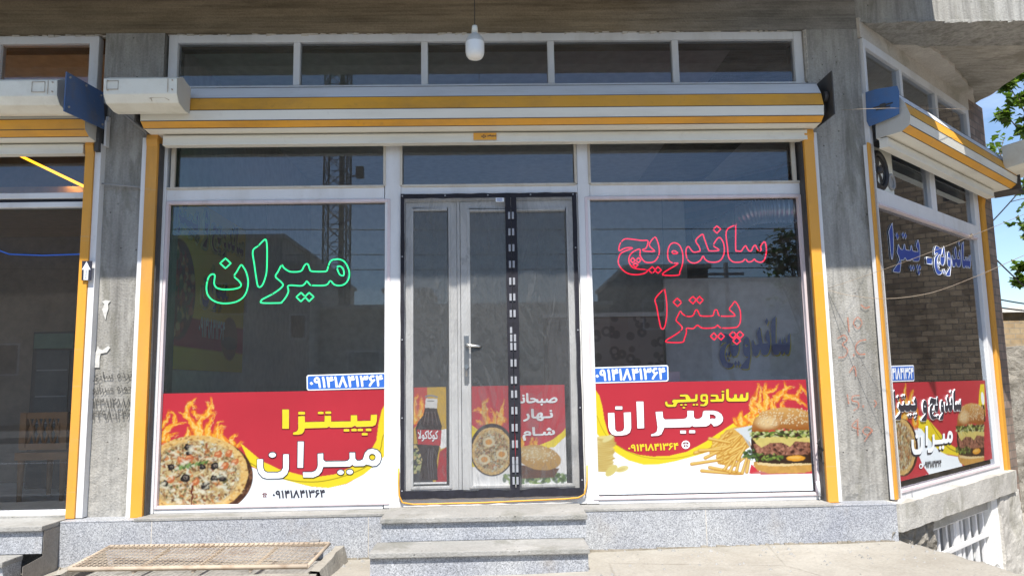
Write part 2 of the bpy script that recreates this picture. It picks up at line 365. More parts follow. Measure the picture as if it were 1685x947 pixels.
TX = {
 'phone': (6.626, '404 -43 388 0 384 24 384 65 409 454 430 852 434 974 438 1000 458 1026 464 990 476 698 493 381 512 65 512 24 508 -2 492 -44 487 -43 483 -16 449 602 417 32 410 -37|125 -35 120 0 118 32 110 433 84 434 75 452 67 479 57 544 51 617 50 747 55 860 61 917 77 1009 94 1035 113 1009 126 917 133 820 137 690 143 235 149 16 145 -18|185 -35 181 0 172 617 161 957 162 982 168 1008 187 1031 191 998 194 949 203 657 211 24 207 -18|353 -35 348 0 341 576 330 957 331 982 337 1008 350 1034 356 1031 362 957 370 673 377 325 379 24 375 -18|647 -35 642 0 635 560 624 957 629 1008 644 1034 650 1031 653 1006 656 949 664 665 673 24 669 -18|708 -35 704 0 695 609 684 974 691 1008 709 1033 714 998 722 803 729 783 732 792 735 828 739 966 742 986 752 994 763 984 767 949 764 811 765 795 770 785 775 794 777 811 771 949 772 982 787 1033 795 1033 800 990 805 876 804 714 792 625 783 598 767 589 758 598 751 624 741 590 727 584 733 162 733 8 726 -27|246 -27 242 8 234 536 223 974 227 1000 241 1026 249 1025 253 998 260 811 263 917 273 992 284 1026 306 1025 314 990 313 852 309 825 295 837 290 829 290 811 293 783 296 775 311 814 316 814 321 779 324 665 318 631 307 598 288 572 266 568 270 227 270 0 265 -28|540 -27 536 8 528 519 516 974 520 1000 535 1026 542 1022 547 990 554 803 557 925 568 1000 578 1026 600 1025 608 990 607 852 601 824 590 837 584 829 584 803 590 775 605 814 610 814 615 771 618 665 607 614 591 582 558 568 564 195 564 0 558 -28|823 -27 809 8 805 32 805 65 824 300 840 446 822 565 815 649 814 771 817 844 829 957 838 1000 850 1026 873 1026 883 1008 887 974 886 876 881 817 857 832 850 814 846 771 845 722 849 657 862 597 882 676 887 676 898 568 898 527 882 442 860 287 845 138 833 -8 830 -27|927 -27 923 8 919 365 912 706 904 917 905 974 912 1008 929 1025 934 998 941 828 944 917 954 992 966 1026 991 1018 996 982 994 860 990 834 976 837 971 829 971 811 974 779 977 775 998 814 1003 763 1005 665 999 631 985 590 970 572 946 568 951 268 952 0 947 -28|17 274 -6 414 -7 438 -6 458 11 580 17 586 40 446 41 422 40 394 23 280|91 633 104 629 107 649 102 779 96 830 86 815 79 730 82 662'),
 'phone_side': (6.25, '367 -43 351 4 348 24 348 73 377 503 401 974 405 1000 425 1026 431 998 446 665 463 373 483 65 483 24 480 0 461 -44 457 -43 451 -8 415 601 381 16 374 -41|71 -35 67 -8 65 57 56 438 30 434 19 452 10 483 -1 557 -6 609 -7 755 -4 828 3 909 16 986 22 1009 42 1034 53 1025 61 1000 76 901 81 811 86 600 90 276 98 16 93 -18|136 -35 132 -8 131 41 123 600 111 957 112 982 118 1008 138 1033 143 998 154 698 160 365 163 24 162 0 156 -27|314 -35 310 0 302 560 290 957 296 1008 312 1034 317 1031 321 1006 324 949 333 665 342 24 338 -18|626 -35 621 0 613 544 600 957 602 982 608 1008 627 1033 634 974 645 649 651 276 652 24 651 0 645 -27|691 -35 685 24 683 227 677 592 666 974 672 1008 692 1033 697 990 705 811 713 783 720 836 723 941 727 986 737 994 748 984 752 949 750 820 752 791 761 793 764 820 758 941 758 977 771 1025 782 1033 787 998 792 917 794 860 792 722 780 629 770 598 753 589 735 624 724 590 711 584 717 130 717 8 709 -27|201 -27 197 0 195 57 189 519 176 974 180 1000 196 1026 203 1022 208 990 215 803 219 925 231 1000 241 1026 265 1025 273 990 272 852 266 824 254 837 248 829 248 803 254 775 270 814 275 814 281 771 283 665 273 614 256 582 221 568 226 195 226 0 221 -28|511 -27 507 8 503 373 495 714 488 925 488 974 492 1000 514 1025 520 982 526 836 531 925 543 1000 553 1026 580 1016 585 982 582 860 578 834 565 835 558 820 563 775 587 814 591 787 595 665 589 631 567 582 532 568 537 284 538 0 532 -28|811 -27 797 12 794 32 794 73 812 292 830 454 816 527 806 625 803 698 803 787 806 852 811 912 820 966 831 1008 841 1026 866 1026 877 1006 881 974 879 868 878 844 874 817 849 832 841 814 837 779 836 714 842 641 854 597 874 676 879 676 890 592 892 527 866 394 855 320 841 195 824 0 819 -27|923 -27 919 8 912 479 898 974 902 1000 918 1026 926 1025 930 998 937 820 942 933 955 1009 965 1026 988 1020 995 990 993 852 989 825 975 837 970 829 969 811 972 783 976 775 992 814 998 814 1003 787 1005 665 1000 631 988 598 967 572 944 568 949 0 944 -28|37 633 51 629 53 641 50 755 45 807 40 830 30 813 24 738 26 670'),
 'breakfast': (3.154, '632 -39 623 -27 613 4 608 56 619 121 640 141 659 112 667 43 663 6 653 -25|826 154 782 179 757 219 737 185 711 165 668 172 650 191 638 217 609 172 563 165 524 197 495 293 445 216 392 171 339 165 301 197 283 255 273 379 267 982 274 1027 305 1033 316 1013 320 963 324 497 326 385 331 342 341 332 396 339 435 371 468 423 459 443 439 462 402 469 382 459 376 466 371 485 365 578 370 609 412 637 435 629 467 598 522 508 550 491 554 478 559 416 558 385 549 348 551 342 561 333 599 333 607 346 611 373 622 528 628 549 638 556 666 536 670 522 665 404 668 345 680 333 713 333 724 354 731 398 742 528 755 548 782 524 787 510 789 478 783 410 783 360 792 336 851 538 875 592 918 648 936 656 954 648 980 615 999 556 1005 516 1012 429 1005 342 997 290 973 222 936 172 898 152|146 166 116 191 102 221 91 268 47 271 14 309 -5 367 -13 435 -10 510 3 590 33 673 75 726 78 795 89 816 112 817 125 795 131 541 133 391 137 354 148 333 191 340 196 354 197 385 196 435 179 621 185 654 211 685 223 685 229 659 237 584 247 441 245 329 237 267 225 221 189 172|852 317 908 320 942 346 955 373 960 404 960 435 955 466 942 488 916 480 880 410|58 435 77 432 80 441 77 553 64 547 45 513 38 472 41 452|199 732 189 744 179 774 174 833 179 870 188 901 208 913 224 889 233 820 227 771 219 746'),
 'lunch': (1.779, '17 -37 3 -27 -8 6 -21 71 -18 95 64 165 108 238 125 304 129 363 121 429 87 560 96 590 137 627 151 633 168 614 205 459 213 387 205 262 182 167 134 69 80 4|576 -25 532 -8 492 33 461 95 439 197 352 207 315 231 287 274 274 328 266 393 256 852 256 989 263 1019 281 1033 318 1033 339 1013 346 929 357 405 362 373 375 362 436 363 458 518 485 608 529 687 571 715 593 717 626 693 646 658 661 614 671 512 664 441 649 375 653 367 908 360 924 368 932 381 933 441 902 643 914 669 964 700 979 691 989 667 1012 524 1020 435 1009 328 998 290 971 243 921 207 894 200 697 199 694 113 671 36 636 -8 596 -27|571 137 603 135 614 155 614 185 603 216 569 231 536 234 528 214 542 164|525 381 536 380 556 397 570 423 581 477 578 542 576 552 568 548 548 500 535 453|938 743 903 780 896 846 901 872 920 906 949 917 968 907 985 878 993 816 988 790 969 757'),
 'dinner': (1.589, '29 -32 12 -15 -14 173 -21 320 -10 386 14 447 42 479 93 505 173 506 177 513 164 569 144 592 112 586 74 516 61 507 16 541 9 564 12 584 32 637 56 676 83 707 128 729 166 723 201 697 227 657 244 610 257 533 257 457 247 401 227 354 214 349 147 373 105 373 83 362 70 342 66 325 66 229 90 15 80 -12|396 319 364 329 334 351 312 386 300 442 283 985 288 1013 304 1027 348 1027 361 1018 368 996 379 533 383 483 390 461 403 455 614 456 631 498 648 610 668 630 713 611 723 594 727 574 715 488 716 461 726 455 770 456 783 490 802 620 822 637 866 621 874 610 877 574 870 460 917 455 930 461 935 477 935 528 907 671 907 701 917 718 959 743 980 742 1001 655 1014 574 1018 528 1015 462 993 381 972 349 933 324 882 318 844 334 825 355 786 324 726 318 691 334 668 357 646 334 604 318|783 715 764 725 748 750 740 798 750 833 781 869 779 894 789 935 806 956 834 962 848 955 866 927 874 889 872 869 900 838 912 798 902 747 892 730 866 714 841 725 828 743 802 720'),
 'cola': (3.203, '195 -25 189 -6 185 48 187 101 234 141 257 185 262 209 231 219 212 243 199 284 193 322 193 423 200 500 213 560 233 609 247 622 264 622 286 593 299 550 307 506 313 441 316 351 391 349 415 375 417 411 404 491 336 691 340 780 359 842 392 907 456 1008 467 1008 471 995 480 929 478 891 386 733 429 602 447 524 454 477 458 417 458 369 453 310 435 254 405 219 311 209 294 111 272 46 234 -8|720 -25 714 0 710 54 711 101 759 141 779 177 786 203 785 211 766 212 740 237 724 280 719 310 717 411 723 483 733 539 751 597 770 621 787 623 811 593 826 545 834 494 840 417 841 351 915 349 932 362 942 381 940 435 929 489 863 685 864 775 887 849 984 1014 991 1014 996 1001 1007 923 1004 891 932 776 911 733 957 590 975 506 983 429 983 363 979 316 958 248 930 219 837 210 819 113 791 34 759 -8|545 213 526 225 514 244 500 298 496 334 487 1007 495 1022 523 1022 529 1007 535 483 537 411 541 367 554 349 623 349 640 362 650 387 648 429 636 491 610 575 585 637 568 697 571 763 580 813 625 907 684 1003 692 1010 701 1004 713 929 711 894 618 733 661 602 679 524 691 423 689 334 674 268 645 225 621 212|20 219 16 238 16 334 73 500 82 548 47 643 -6 766 -8 804 9 873 19 879 100 678 105 703 107 757 109 828 104 995 113 1014 132 1022 141 1020 146 1007 150 917 150 727 137 572 155 494 162 441 165 357 160 310 142 244 128 225 115 217|288 262 298 262 299 298 290 298|813 262 822 262 824 298 814 298|88 352 100 349 120 363 124 393 120 429 113 443|248 352 272 349 274 357 270 429 259 478 253 485 244 472 234 405 236 367|773 352 796 349 799 357 795 429 789 467 783 480 777 485 771 477 760 423 760 369|109 542 112 537 116 554 113 572 110 577 106 560'),
 'stencil1': (4.272, '58 -19 28 16 16 48 6 93 -2 149 -5 202 -3 321 5 434 11 447 31 404 24 285 24 220 27 184 35 147 49 117 61 104 89 104 116 135 128 165 136 196 140 226 139 250 100 325 87 375 83 410 84 499 97 594 112 654 125 685 142 704 153 704 176 672 180 642 170 565 164 562 152 579 136 572 119 529 111 464 114 432 153 358 164 324 170 285 170 220 167 184 158 125 134 40 97 -15|180 -19 172 42 171 86 175 103 189 123 209 172 221 224 227 268 232 333 232 380 229 434 215 559 220 584 233 612 238 614 242 597 254 493 258 410 258 303 255 250 244 161 228 86 212 34 195 -2|848 -19 843 0 837 83 863 135 882 193 890 232 897 297 898 386 891 482 882 553 885 580 900 614 907 609 919 511 931 375 942 343 959 342 973 363 976 404 973 487 963 624 964 651 987 685 993 654 998 577 1004 434 1003 369 998 315 988 265 971 230 952 217 932 224 923 243 910 152 891 71 863 -2|334 218 316 230 306 250 296 291 290 357 285 910 285 993 288 1012 309 1013 314 999 318 428 322 363 335 342 353 342 362 356 371 446 375 535 380 550 398 531 401 517 401 482 397 410 399 356 408 342 422 342 429 354 432 380 441 541 444 554 451 556 465 543 468 529 464 416 466 357 476 342 487 342 497 357 502 428 488 636 494 661 512 685 517 666 526 523 528 375 521 295 510 250 501 230 476 217 458 236 448 263 431 224 408 217 392 236 381 273 373 242 362 224|772 218 749 242 739 265 734 297 746 376 775 342 799 349 809 375 812 416 808 487 780 678 781 702 799 757 805 743 831 559 840 446 840 375 832 301 818 248 802 223|671 224 650 254 639 301 633 363 633 446 644 559 661 648 658 666 658 692 672 757 681 740 708 624 717 565 724 493 726 398 719 309 706 256 693 230|673 351 689 355 696 372 699 404 698 482 684 565 681 578 678 573 669 523 661 446 662 380 664 368|219 706 208 743 207 785 217 838 227 843 238 809 240 755 231 712|974 759 962 797 960 832 963 868 967 889 978 901 984 893 991 862 993 814 985 767'),
 'stencil2': (5.267, '178 -18 170 22 169 61 172 88 165 92 159 116 157 138 157 171 160 199 166 218 175 212 181 166 183 182 190 217 198 217 205 188 207 149 206 125 200 94 191 88 193 61 193 22 191 6 186 -18|4 54 0 88 -3 151 27 232 35 274 40 326 43 398 42 442 31 591 35 615 44 639 48 642 51 630 61 503 63 436 63 370 61 309 56 249 42 157 28 103 10 59|83 54 80 66 78 105 78 160 105 197 118 238 122 265 121 273 100 286 89 318 83 365 81 447 85 514 91 569 104 631 111 643 121 643 130 626 137 597 143 552 147 492 149 391 176 390 183 398 187 420 188 459 186 525 178 652 180 681 195 710 201 674 208 514 208 425 203 357 194 308 184 286 170 274 147 272 137 186 124 120 106 76|261 54 256 99 254 151 280 221 290 265 296 315 299 370 299 436 297 481 287 591 289 609 300 641 305 642 308 630 318 497 320 387 317 298 307 208 293 133 273 70|329 54 325 88 322 146 353 238 360 276 366 337 369 398 367 447 356 586 360 615 370 642 375 635 393 414 401 390 414 390 424 409 428 459 433 575 435 587 447 582 453 566 449 442 450 414 453 402 463 390 477 390 482 398 490 453 498 544 504 591 518 653 533 666 546 633 556 575 563 481 561 387 557 340 550 302 538 279 528 279 513 297 499 331 492 297 478 274 453 280 443 302 438 322 427 286 413 274 399 274 386 297 378 219 365 149 348 87 334 54|715 54 712 77 708 146 738 232 746 274 751 320 755 414 752 470 742 591 746 615 756 642 759 642 763 624 779 414 787 390 794 390 798 401 819 580 830 637 841 666 853 666 860 649 871 586 887 414 895 391 910 390 924 402 942 429 960 475 962 492 954 515 933 544 910 534 907 569 906 630 911 648 924 660 946 648 958 626 984 551 999 536 1002 503 1002 447 999 435 982 416 943 313 918 279 893 274 883 286 875 311 864 269 847 263 834 291 819 355 807 293 801 280 784 274 772 297 765 224 750 144 728 70|420 92 413 127 412 155 414 188 418 212 429 217 437 166 441 199 446 217 457 210 462 177 462 133 455 92 443 99 438 133 437 166 437 133 431 99|233 280 230 298 227 994 231 1014 246 1011 248 994 249 912 252 298 249 279|670 280 658 302 648 346 643 409 642 475 649 569 664 668 661 691 662 709 672 769 679 757 694 685 705 608 712 514 713 431 708 365 700 313 685 280|133 309 141 309 142 354 134 354|851 376 856 374 860 386 861 420 852 538 847 554 842 551 837 533 830 464 840 403|112 392 128 392 125 481 119 523 110 521 104 470 102 436 104 414|525 398 537 396 541 412 543 436 543 464 538 514 533 543 529 550 523 543 519 521 510 431 515 413|672 398 686 402 692 436 694 470 691 519 683 588 679 607 677 602 668 536 665 497 663 464 665 425|289 728 282 768 282 812 289 852 298 852 305 812 305 768 298 728|741 728 734 768 734 812 741 852 750 852 758 812 758 768 750 728'),
 'stencil3': (7.354, '424 -27 410 16 408 57 432 471 447 795 453 966 456 984 471 1010 476 982 485 714 503 325 519 41 516 14 509 -10 501 -28 498 -16 481 300 465 657 463 660 448 325 433 41 429 -16|794 -27 781 16 779 32 779 65 808 584 824 966 829 992 842 1010 847 974 854 763 868 438 890 41 919 552 936 957 940 984 954 1010 959 990 967 747 979 479 1002 57 1002 32 1000 14 985 -28 981 -8 948 663 914 -3 908 -27 894 14 890 41 887 14 872 -28 867 0 834 658 808 122 800 -8 798 -27|114 -18 110 8 109 41 101 454 77 451 68 468 61 495 54 552 48 625 47 738 52 852 57 909 68 984 85 1018 98 1000 106 962 111 912 117 811 121 682 126 227 132 24 129 -2|168 -18 165 8 156 682 147 957 152 992 167 1014 172 941 180 649 188 24 186 0 182 -10|319 -18 316 8 309 584 300 966 305 992 319 1014 324 949 329 799 332 777 338 767 342 778 345 811 348 949 351 970 366 968 369 933 366 803 368 779 372 773 376 769 382 795 382 860 378 941 378 969 385 1000 395 1016 400 974 404 844 404 771 402 714 394 649 385 614 372 605 362 623 356 648 346 606 333 600 339 24 333 -10|546 -18 543 8 542 219 536 649 527 957 532 992 547 1014 552 925 559 673 564 325 567 32 564 -2|601 -18 599 8 597 203 591 641 582 966 586 992 601 1016 604 998 609 857 620 832 638 842 642 865 645 909 647 982 651 1008 665 992 668 949 664 836 660 779 645 688 637 670 614 665 622 24 616 -10|223 -10 220 16 213 544 203 966 205 984 217 1008 224 1002 233 747 237 743 239 755 237 860 241 928 253 1000 267 1010 275 1008 281 982 279 860 276 840 267 856 260 846 259 803 265 753 284 797 287 771 289 673 281 631 267 598 236 590 241 219 241 16 237 -12|701 -10 693 14 687 57 682 138 680 341 683 430 695 649 712 836 712 855 706 901 706 928 722 1018 733 930 747 779 759 592 767 365 767 179 761 78 749 -2 733 -12 723 24 714 -10|705 154 712 153 714 230 723 255 731 243 735 152 741 152 744 170 746 227 746 300 742 463 737 560 726 708 718 641 707 479 701 349 700 243|17 290 -4 438 11 564 14 570 35 422 34 398 20 296|108 536 110 544 109 576 107 568|81 617 95 613 99 633 94 787 91 828 87 846 77 836 72 803 69 738 69 690 72 654'),
 'stencil4': (7.076, '484 -27 470 16 468 32 468 65 490 438 513 949 517 984 532 1010 537 990 549 673 567 321 583 41 580 14 565 -27 560 -8 525 659 496 89 490 0|118 -18 114 8 113 41 105 454 80 451 71 468 64 495 56 552 50 625 49 738 54 852 59 909 71 984 88 1018 102 1000 110 962 116 912 122 811 126 682 131 227 137 24 134 -2|174 -18 171 8 162 682 153 966 158 992 174 1014 177 990 184 795 189 769 194 767 198 779 201 820 206 970 224 968 226 933 223 803 227 775 234 769 238 779 240 803 240 852 236 933 236 969 240 992 253 1016 258 966 262 876 263 795 261 722 250 641 242 614 229 605 219 623 213 648 203 606 189 600 195 24 193 0 189 -10|437 -18 434 0 431 105 424 454 400 451 388 477 376 540 369 641 369 755 372 844 380 925 391 986 408 1018 421 1000 435 920 441 828 445 649 449 325 456 24 450 -10|671 -18 668 8 667 219 660 649 651 957 656 992 671 1014 677 925 684 673 690 325 692 32 689 -2|728 -18 725 8 724 203 717 641 708 966 712 992 728 1016 731 998 736 857 748 832 766 842 771 865 774 909 776 982 780 1008 795 992 798 949 794 836 790 779 774 688 765 670 742 665 749 24 743 -10|828 -18 825 0 824 73 823 260 816 673 807 966 812 992 827 1014 831 990 838 795 843 769 847 767 851 779 855 820 860 970 877 968 880 941 877 803 880 777 884 767 891 777 894 803 894 852 889 969 903 1016 907 1016 911 982 916 868 914 722 904 641 896 614 886 605 876 613 867 648 855 606 842 600 847 268 848 24 843 -10|294 -10 291 16 284 536 273 966 275 984 288 1008 294 1002 297 957 304 747 308 743 310 755 308 787 308 868 312 933 325 1000 341 1010 347 1008 354 982 352 860 349 840 339 856 333 846 330 828 331 795 338 753 357 797 360 771 363 673 354 631 339 598 307 584 312 203 312 16 308 -12|935 -10 923 22 921 57 934 252 954 454 936 568 931 633 928 722 931 836 941 941 950 984 961 1010 980 1010 990 990 992 974 993 941 990 849 986 832 978 848 966 848 959 830 954 779 953 706 962 613 971 574 986 643 993 659 999 600 1003 536 973 349 956 187 943 5 940 -10|17 290 -4 438 11 564 15 570 36 422 35 398 21 296|614 290 594 438 609 564 613 568 634 422 632 398 618 296|112 536 114 544 113 576 111 568|431 536 433 544 433 576 431 576|84 617 99 613 103 633 98 787 95 828 91 846 80 836 75 803 72 738 72 690 75 654|404 617 419 613 422 625 418 779 415 820 409 846 403 846 397 824 391 722 394 649'),
 'miran': (2.249, '122 -55 66 -31 40 -8 21 21 -9 95 -22 172 -25 273 -3 454 8 477 26 478 61 448 72 422 75 392 62 291 62 220 77 171 116 140 156 140 198 177 211 212 221 268 221 333 210 428 192 511 193 561 206 590 238 626 259 626 270 600 286 523 305 375 308 303 299 196 278 93 233 -2 172 -49|420 -55 410 -49 398 -24 385 54 385 101 397 126 418 141 466 202 484 241 495 285 501 327 500 392 471 559 472 583 486 614 523 649 539 639 551 612 564 553 589 398 600 378 632 378 646 392 654 428 665 559 677 584 698 591 732 572 744 547 747 517 739 434 740 386 790 378 807 416 847 583 880 650 915 675 944 667 969 642 999 573 1016 499 1022 440 1022 369 1016 315 1007 277 981 218 941 189 925 187 883 206 849 239 835 212 806 189 748 186 747 178 767 125 770 77 765 42 745 -3 727 -15 703 -8 693 13 664 -15 634 -2 618 36 612 95 618 143 635 184 600 181 568 195 546 119 503 30 468 -19|689 166 716 196 693 225 664 196|352 189 341 195 332 214 327 250 316 987 319 1017 330 1042 375 1049 391 1037 400 1017 403 987 411 250 408 220 397 195|911 386 939 386 939 428 925 477 912 472 895 410 896 397|135 611 119 622 98 669 94 725 100 767 116 806 144 820 161 810 182 763 186 702 181 660 168 630 159 617'),
}

# ================================================================ SETTING
def gz(x): return .043 + .010*x
def rnd(a, b): return random.uniform(a, b)
def sheet(name, x0, x1, y0, y1, nx, ny, zf, mat, kind='structure'):
    vs = []; fs = []
    for j in range(ny+1):
        for i in range(nx+1):
            x = x0+(x1-x0)*i/nx; y = y0+(y1-y0)*j/ny; vs.append((x, y, zf(x, y)))
    for j in range(ny):
        for i in range(nx): a = j*(nx+1)+i; fs.append((a, a+1, a+nx+2, a+nx+1))
    m = MB(); m.add(vs, fs, 0, True); return m.build(name, mat, None, kind)
def edge_x(y): return 2.775 + max(0, -y-.22)*.20
def pad_z(x, y):
    z = gz(min(x, 3.2)) + .006*noise.noise(Vector((x*2, y*2, 0)))
    e = x - edge_x(y) - .03*noise.noise(Vector((y*5, 1, 2)))
    if e > 0: z -= min(.62, e*1.25)
    return z
sheet('sidewalk', -7, 6.5, -3.2, .0, 270, 64, pad_z, M['ground'])
m = MB(); m.add([(-90, -14.5, -.10), (90, -14.5, -.10), (90, -3.1, -.10), (-90, -3.1, -.10)], [(0, 1, 2, 3)]); m.build('road', M['asphalt'], None, 'structure')
m = MB(); m.add([(-300, -300, -.62), (300, -300, -.62), (300, 300, -.62), (-300, 300, -.62)], [(0, 1, 2, 3)]); m.build('ground', M['ground'], None, 'structure')
m = MB(); m.box(-40, 3.0, -3.34, -3.2, -.2, .05); m.build('kerb', M['tread'], None, 'structure', .015)
m = MB(); m.box(-60, 60, -18, -14.5, -.3, .04); m.build('pavement', M['asphalt'], None, 'structure')
m = MB(); m.add([(-90, -8.87, -.096), (90, -8.87, -.096), (90, -8.75, -.096), (-90, -8.75, -.096)], [(0, 1, 2, 3)]); m.build('road_marking', M['white'], None, 'structure')
def yard_z(x, y): return -.615 + .05*noise.noise(Vector((x, y, 0)))+.04*max(0, y-2)
sheet('side_yard', 2.6, 14, -3, 14, 60, 60, yard_z, M['ground'])

# ---------------------------------------------------------------- the corner building
B = thing('corner_building', 'grey concrete corner building with pillars, white framed shop windows and a granite plinth', 'building', (0, 0, .04))
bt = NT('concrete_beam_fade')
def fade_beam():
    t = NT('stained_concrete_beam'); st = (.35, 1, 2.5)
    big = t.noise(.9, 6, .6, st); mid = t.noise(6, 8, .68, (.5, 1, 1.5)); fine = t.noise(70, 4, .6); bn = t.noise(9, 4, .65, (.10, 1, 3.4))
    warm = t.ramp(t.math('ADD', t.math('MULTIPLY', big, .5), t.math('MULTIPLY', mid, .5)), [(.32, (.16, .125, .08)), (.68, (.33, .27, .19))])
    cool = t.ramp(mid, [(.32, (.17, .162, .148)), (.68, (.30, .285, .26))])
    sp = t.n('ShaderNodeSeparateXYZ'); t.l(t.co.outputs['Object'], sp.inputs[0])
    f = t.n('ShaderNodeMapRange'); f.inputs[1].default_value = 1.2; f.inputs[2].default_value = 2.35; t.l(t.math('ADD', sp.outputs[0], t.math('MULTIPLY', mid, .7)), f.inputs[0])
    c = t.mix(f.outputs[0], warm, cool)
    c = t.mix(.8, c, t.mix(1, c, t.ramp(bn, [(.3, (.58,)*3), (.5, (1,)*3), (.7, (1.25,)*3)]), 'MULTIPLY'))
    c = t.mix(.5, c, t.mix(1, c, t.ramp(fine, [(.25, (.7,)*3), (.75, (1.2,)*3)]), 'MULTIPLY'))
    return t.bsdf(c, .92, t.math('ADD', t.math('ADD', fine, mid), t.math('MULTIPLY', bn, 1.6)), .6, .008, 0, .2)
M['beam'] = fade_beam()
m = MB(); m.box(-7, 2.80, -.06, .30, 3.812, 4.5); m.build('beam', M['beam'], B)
# broken mortar lip along the beam's lower edge
m = MB(); lipcut = False
for i in range(230):
    x = -6 + 8.3*i/230 + rnd(-.02, .02)
    if -2.84 < x < -2.42: continue
    if x > -2.42 and not lipcut: m.build('mortar_lip', M['plaster'], B); m = MB(); lipcut = True
    a = rnd(.01, .035); h = rnd(.004, .022); y = rnd(-.045, -.02)
    m.hexa([(x-a, y, 3.814-h), (x+a, y+.004, 3.814-h*rnd(.3, 1)), (x+a, .03, 3.812), (x-a, .03, 3.812), (x-a*.8, y-.006, 3.818), (x+a*.8, y-.005, 3.818), (x+a, .03, 3.82), (x-a, .03, 3.82)])
m.build('mortar_lip', M['plaster'], B)
def pillar(x0, x1, z0, z1, name='pillar'):
    m = MB(); nx, nz = 10, 60; vs = []; fs = []
    for j in range(nz+1):
        for i in range(nx+1):
            x = x0+(x1-x0)*i/nx; z = z0+(z1-z0)*j/nz
            rough = max(0, 1-abs(z-z0)/.75)
            chip = max(0, 1-(x1-x)/.09)*max(0, 1-(z-z0)/1.7)*(1 if x1 > 0 else .3)
            y = -.06 + rough*.012*0 + chip*.035*abs(noise.noise(Vector((x*17, z*11, 4)))) + rough*.012*noise.noise(Vector((x*13, z*13, 1))) + .002*noise.noise(Vector((x*5, z*3, 5)))
            vs.append((x, y, z))
    for j in range(nz):
        for i in range(nx): a = j*(nx+1)+i; fs.append((a, a+1, a+nx+2, a+nx+1))
    m.add(vs, fs, 0, False)
    m.add([(x0, -.05, z0), (x0, .3, z0), (x0, .3, z1), (x0, -.05, z1)], [(0, 1, 2, 3)][::-1]); m.add([(x1, -.05, z0), (x1, -.05, z1), (x1, .3, z1), (x1, .3, z0)], [(3, 2, 1, 0)])
    return m.build(name, M['pillar'], B)
PL = pillar(-2.855, -2.42, .30, 3.812); PR = pillar(2.395, 2.80, .31, 3.811)
m = MB(); m.add([(2.80, -.05, .3), (2.80, .02, .3), (2.80, .02, 3.87), (2.80, -.05, 3.87)], [(0, 1, 2, 3)]); m.build('pillar_cheek', M['pillar'], B)
# thick plaster fillet beside the right end of the high windows
m = MB()
for i in range(26):
    z = 3.40+.41*i/26; a = rnd(.004, .016)
    m.hexa([(2.388, -.045-a, z), (2.408, -.062, z), (2.408, .02, z), (2.388, .02, z), (2.388, -.045-rnd(.0, .014), z+.018), (2.408, -.062, z+.018), (2.408, .02, z+.018), (2.388, .02, z+.018)])
m.build('plaster_fillet', M['plaster'], B)
# upper storeys and the overhanging slab that shades the shops
m = MB(); m.box(2.80, 4.86, -.058, .38, 3.874, 4.5); m.build('corner_beam', M['facade_up'], B)
m = MB()
for i in range(150):
    x = 2.85+2.0*random.random(); a = rnd(.008, .05); h = rnd(.001, .008) if random.random() < .8 else rnd(.01, .022)
    m.hexa([(x-a, -.066, 3.874-h), (x+a, -.066, 3.874-h*.5), (x+a, -.04, 3.873), (x-a, -.04, 3.873), (x-a*.7, -.064, 3.884), (x+a*.7, -.064, 3.884), (x+a, -.04, 3.88), (x-a, -.04, 3.88)])
m.build('ragged_edge', M['facade_up'], B)
m = MB(); nx, ny = 60, 70; vs = []; fs = []
for j in range(ny+1):
    for i in range(nx+1):
        x = 2.0+(2.86+.22*min(1, max(0, (j/ny-.15)*4)))*i/nx; y = .37+6.0*j/ny
        k = min(1, max(0, (x-3.9)*1.4))
        z = 3.895 + .05*k*(noise.noise(Vector((x*2.3, y*1.5, 3)))+.6*abs(noise.noise(Vector((x*6, y*4, 7)))))
        vs.append((x, y, z))
for j in range(ny):
    for i in range(nx): a = j*(nx+1)+i; fs.append((a, a+nx+1, a+nx+2, a+1))
m.add(vs, fs, 0, True); m.box(2.8, 4.86, .3, 6.4, 3.99, 4.5); m.build('rough_soffit', M['soffit'], B)
m = MB(); m.box(-7, 4.86, .0, 7, 4.5, 8.5); m.build('upper_storey', M['facade_up'], B)
m = MB(); m.box(-8, 3.38, -1.41, -.062, 4.26, 4.5); m.box(-8, 3.38, -1.41, -1.20, 4.10, 4.26); m.build('overhanging_slab', M['soffit'], B)
# granite plinth with its pale ledge
m = MB(); m.box(-2.905, 2.735, -.22, .0, -.15, .308); m.build('plinth', M['granite'], B, bevel=.004)
m = MB(); m.box(-2.42, 2.30, -.224, .03, .308, .326); m.build('plinth_ledge', M['tread'], B, bevel=.003)
for x0, x1 in ((-2.905, -2.42), (2.30, 2.735)):
    m = MB(); m.box(x0, x1, -.222, .0, .308, .318); m.build('pillar_base', M['granite'], B, bevel=.003)
m = MB(); m.box(-7, -2.905, -.10, .0, -.15, .31); m.build('plinth', M['granite'], B)
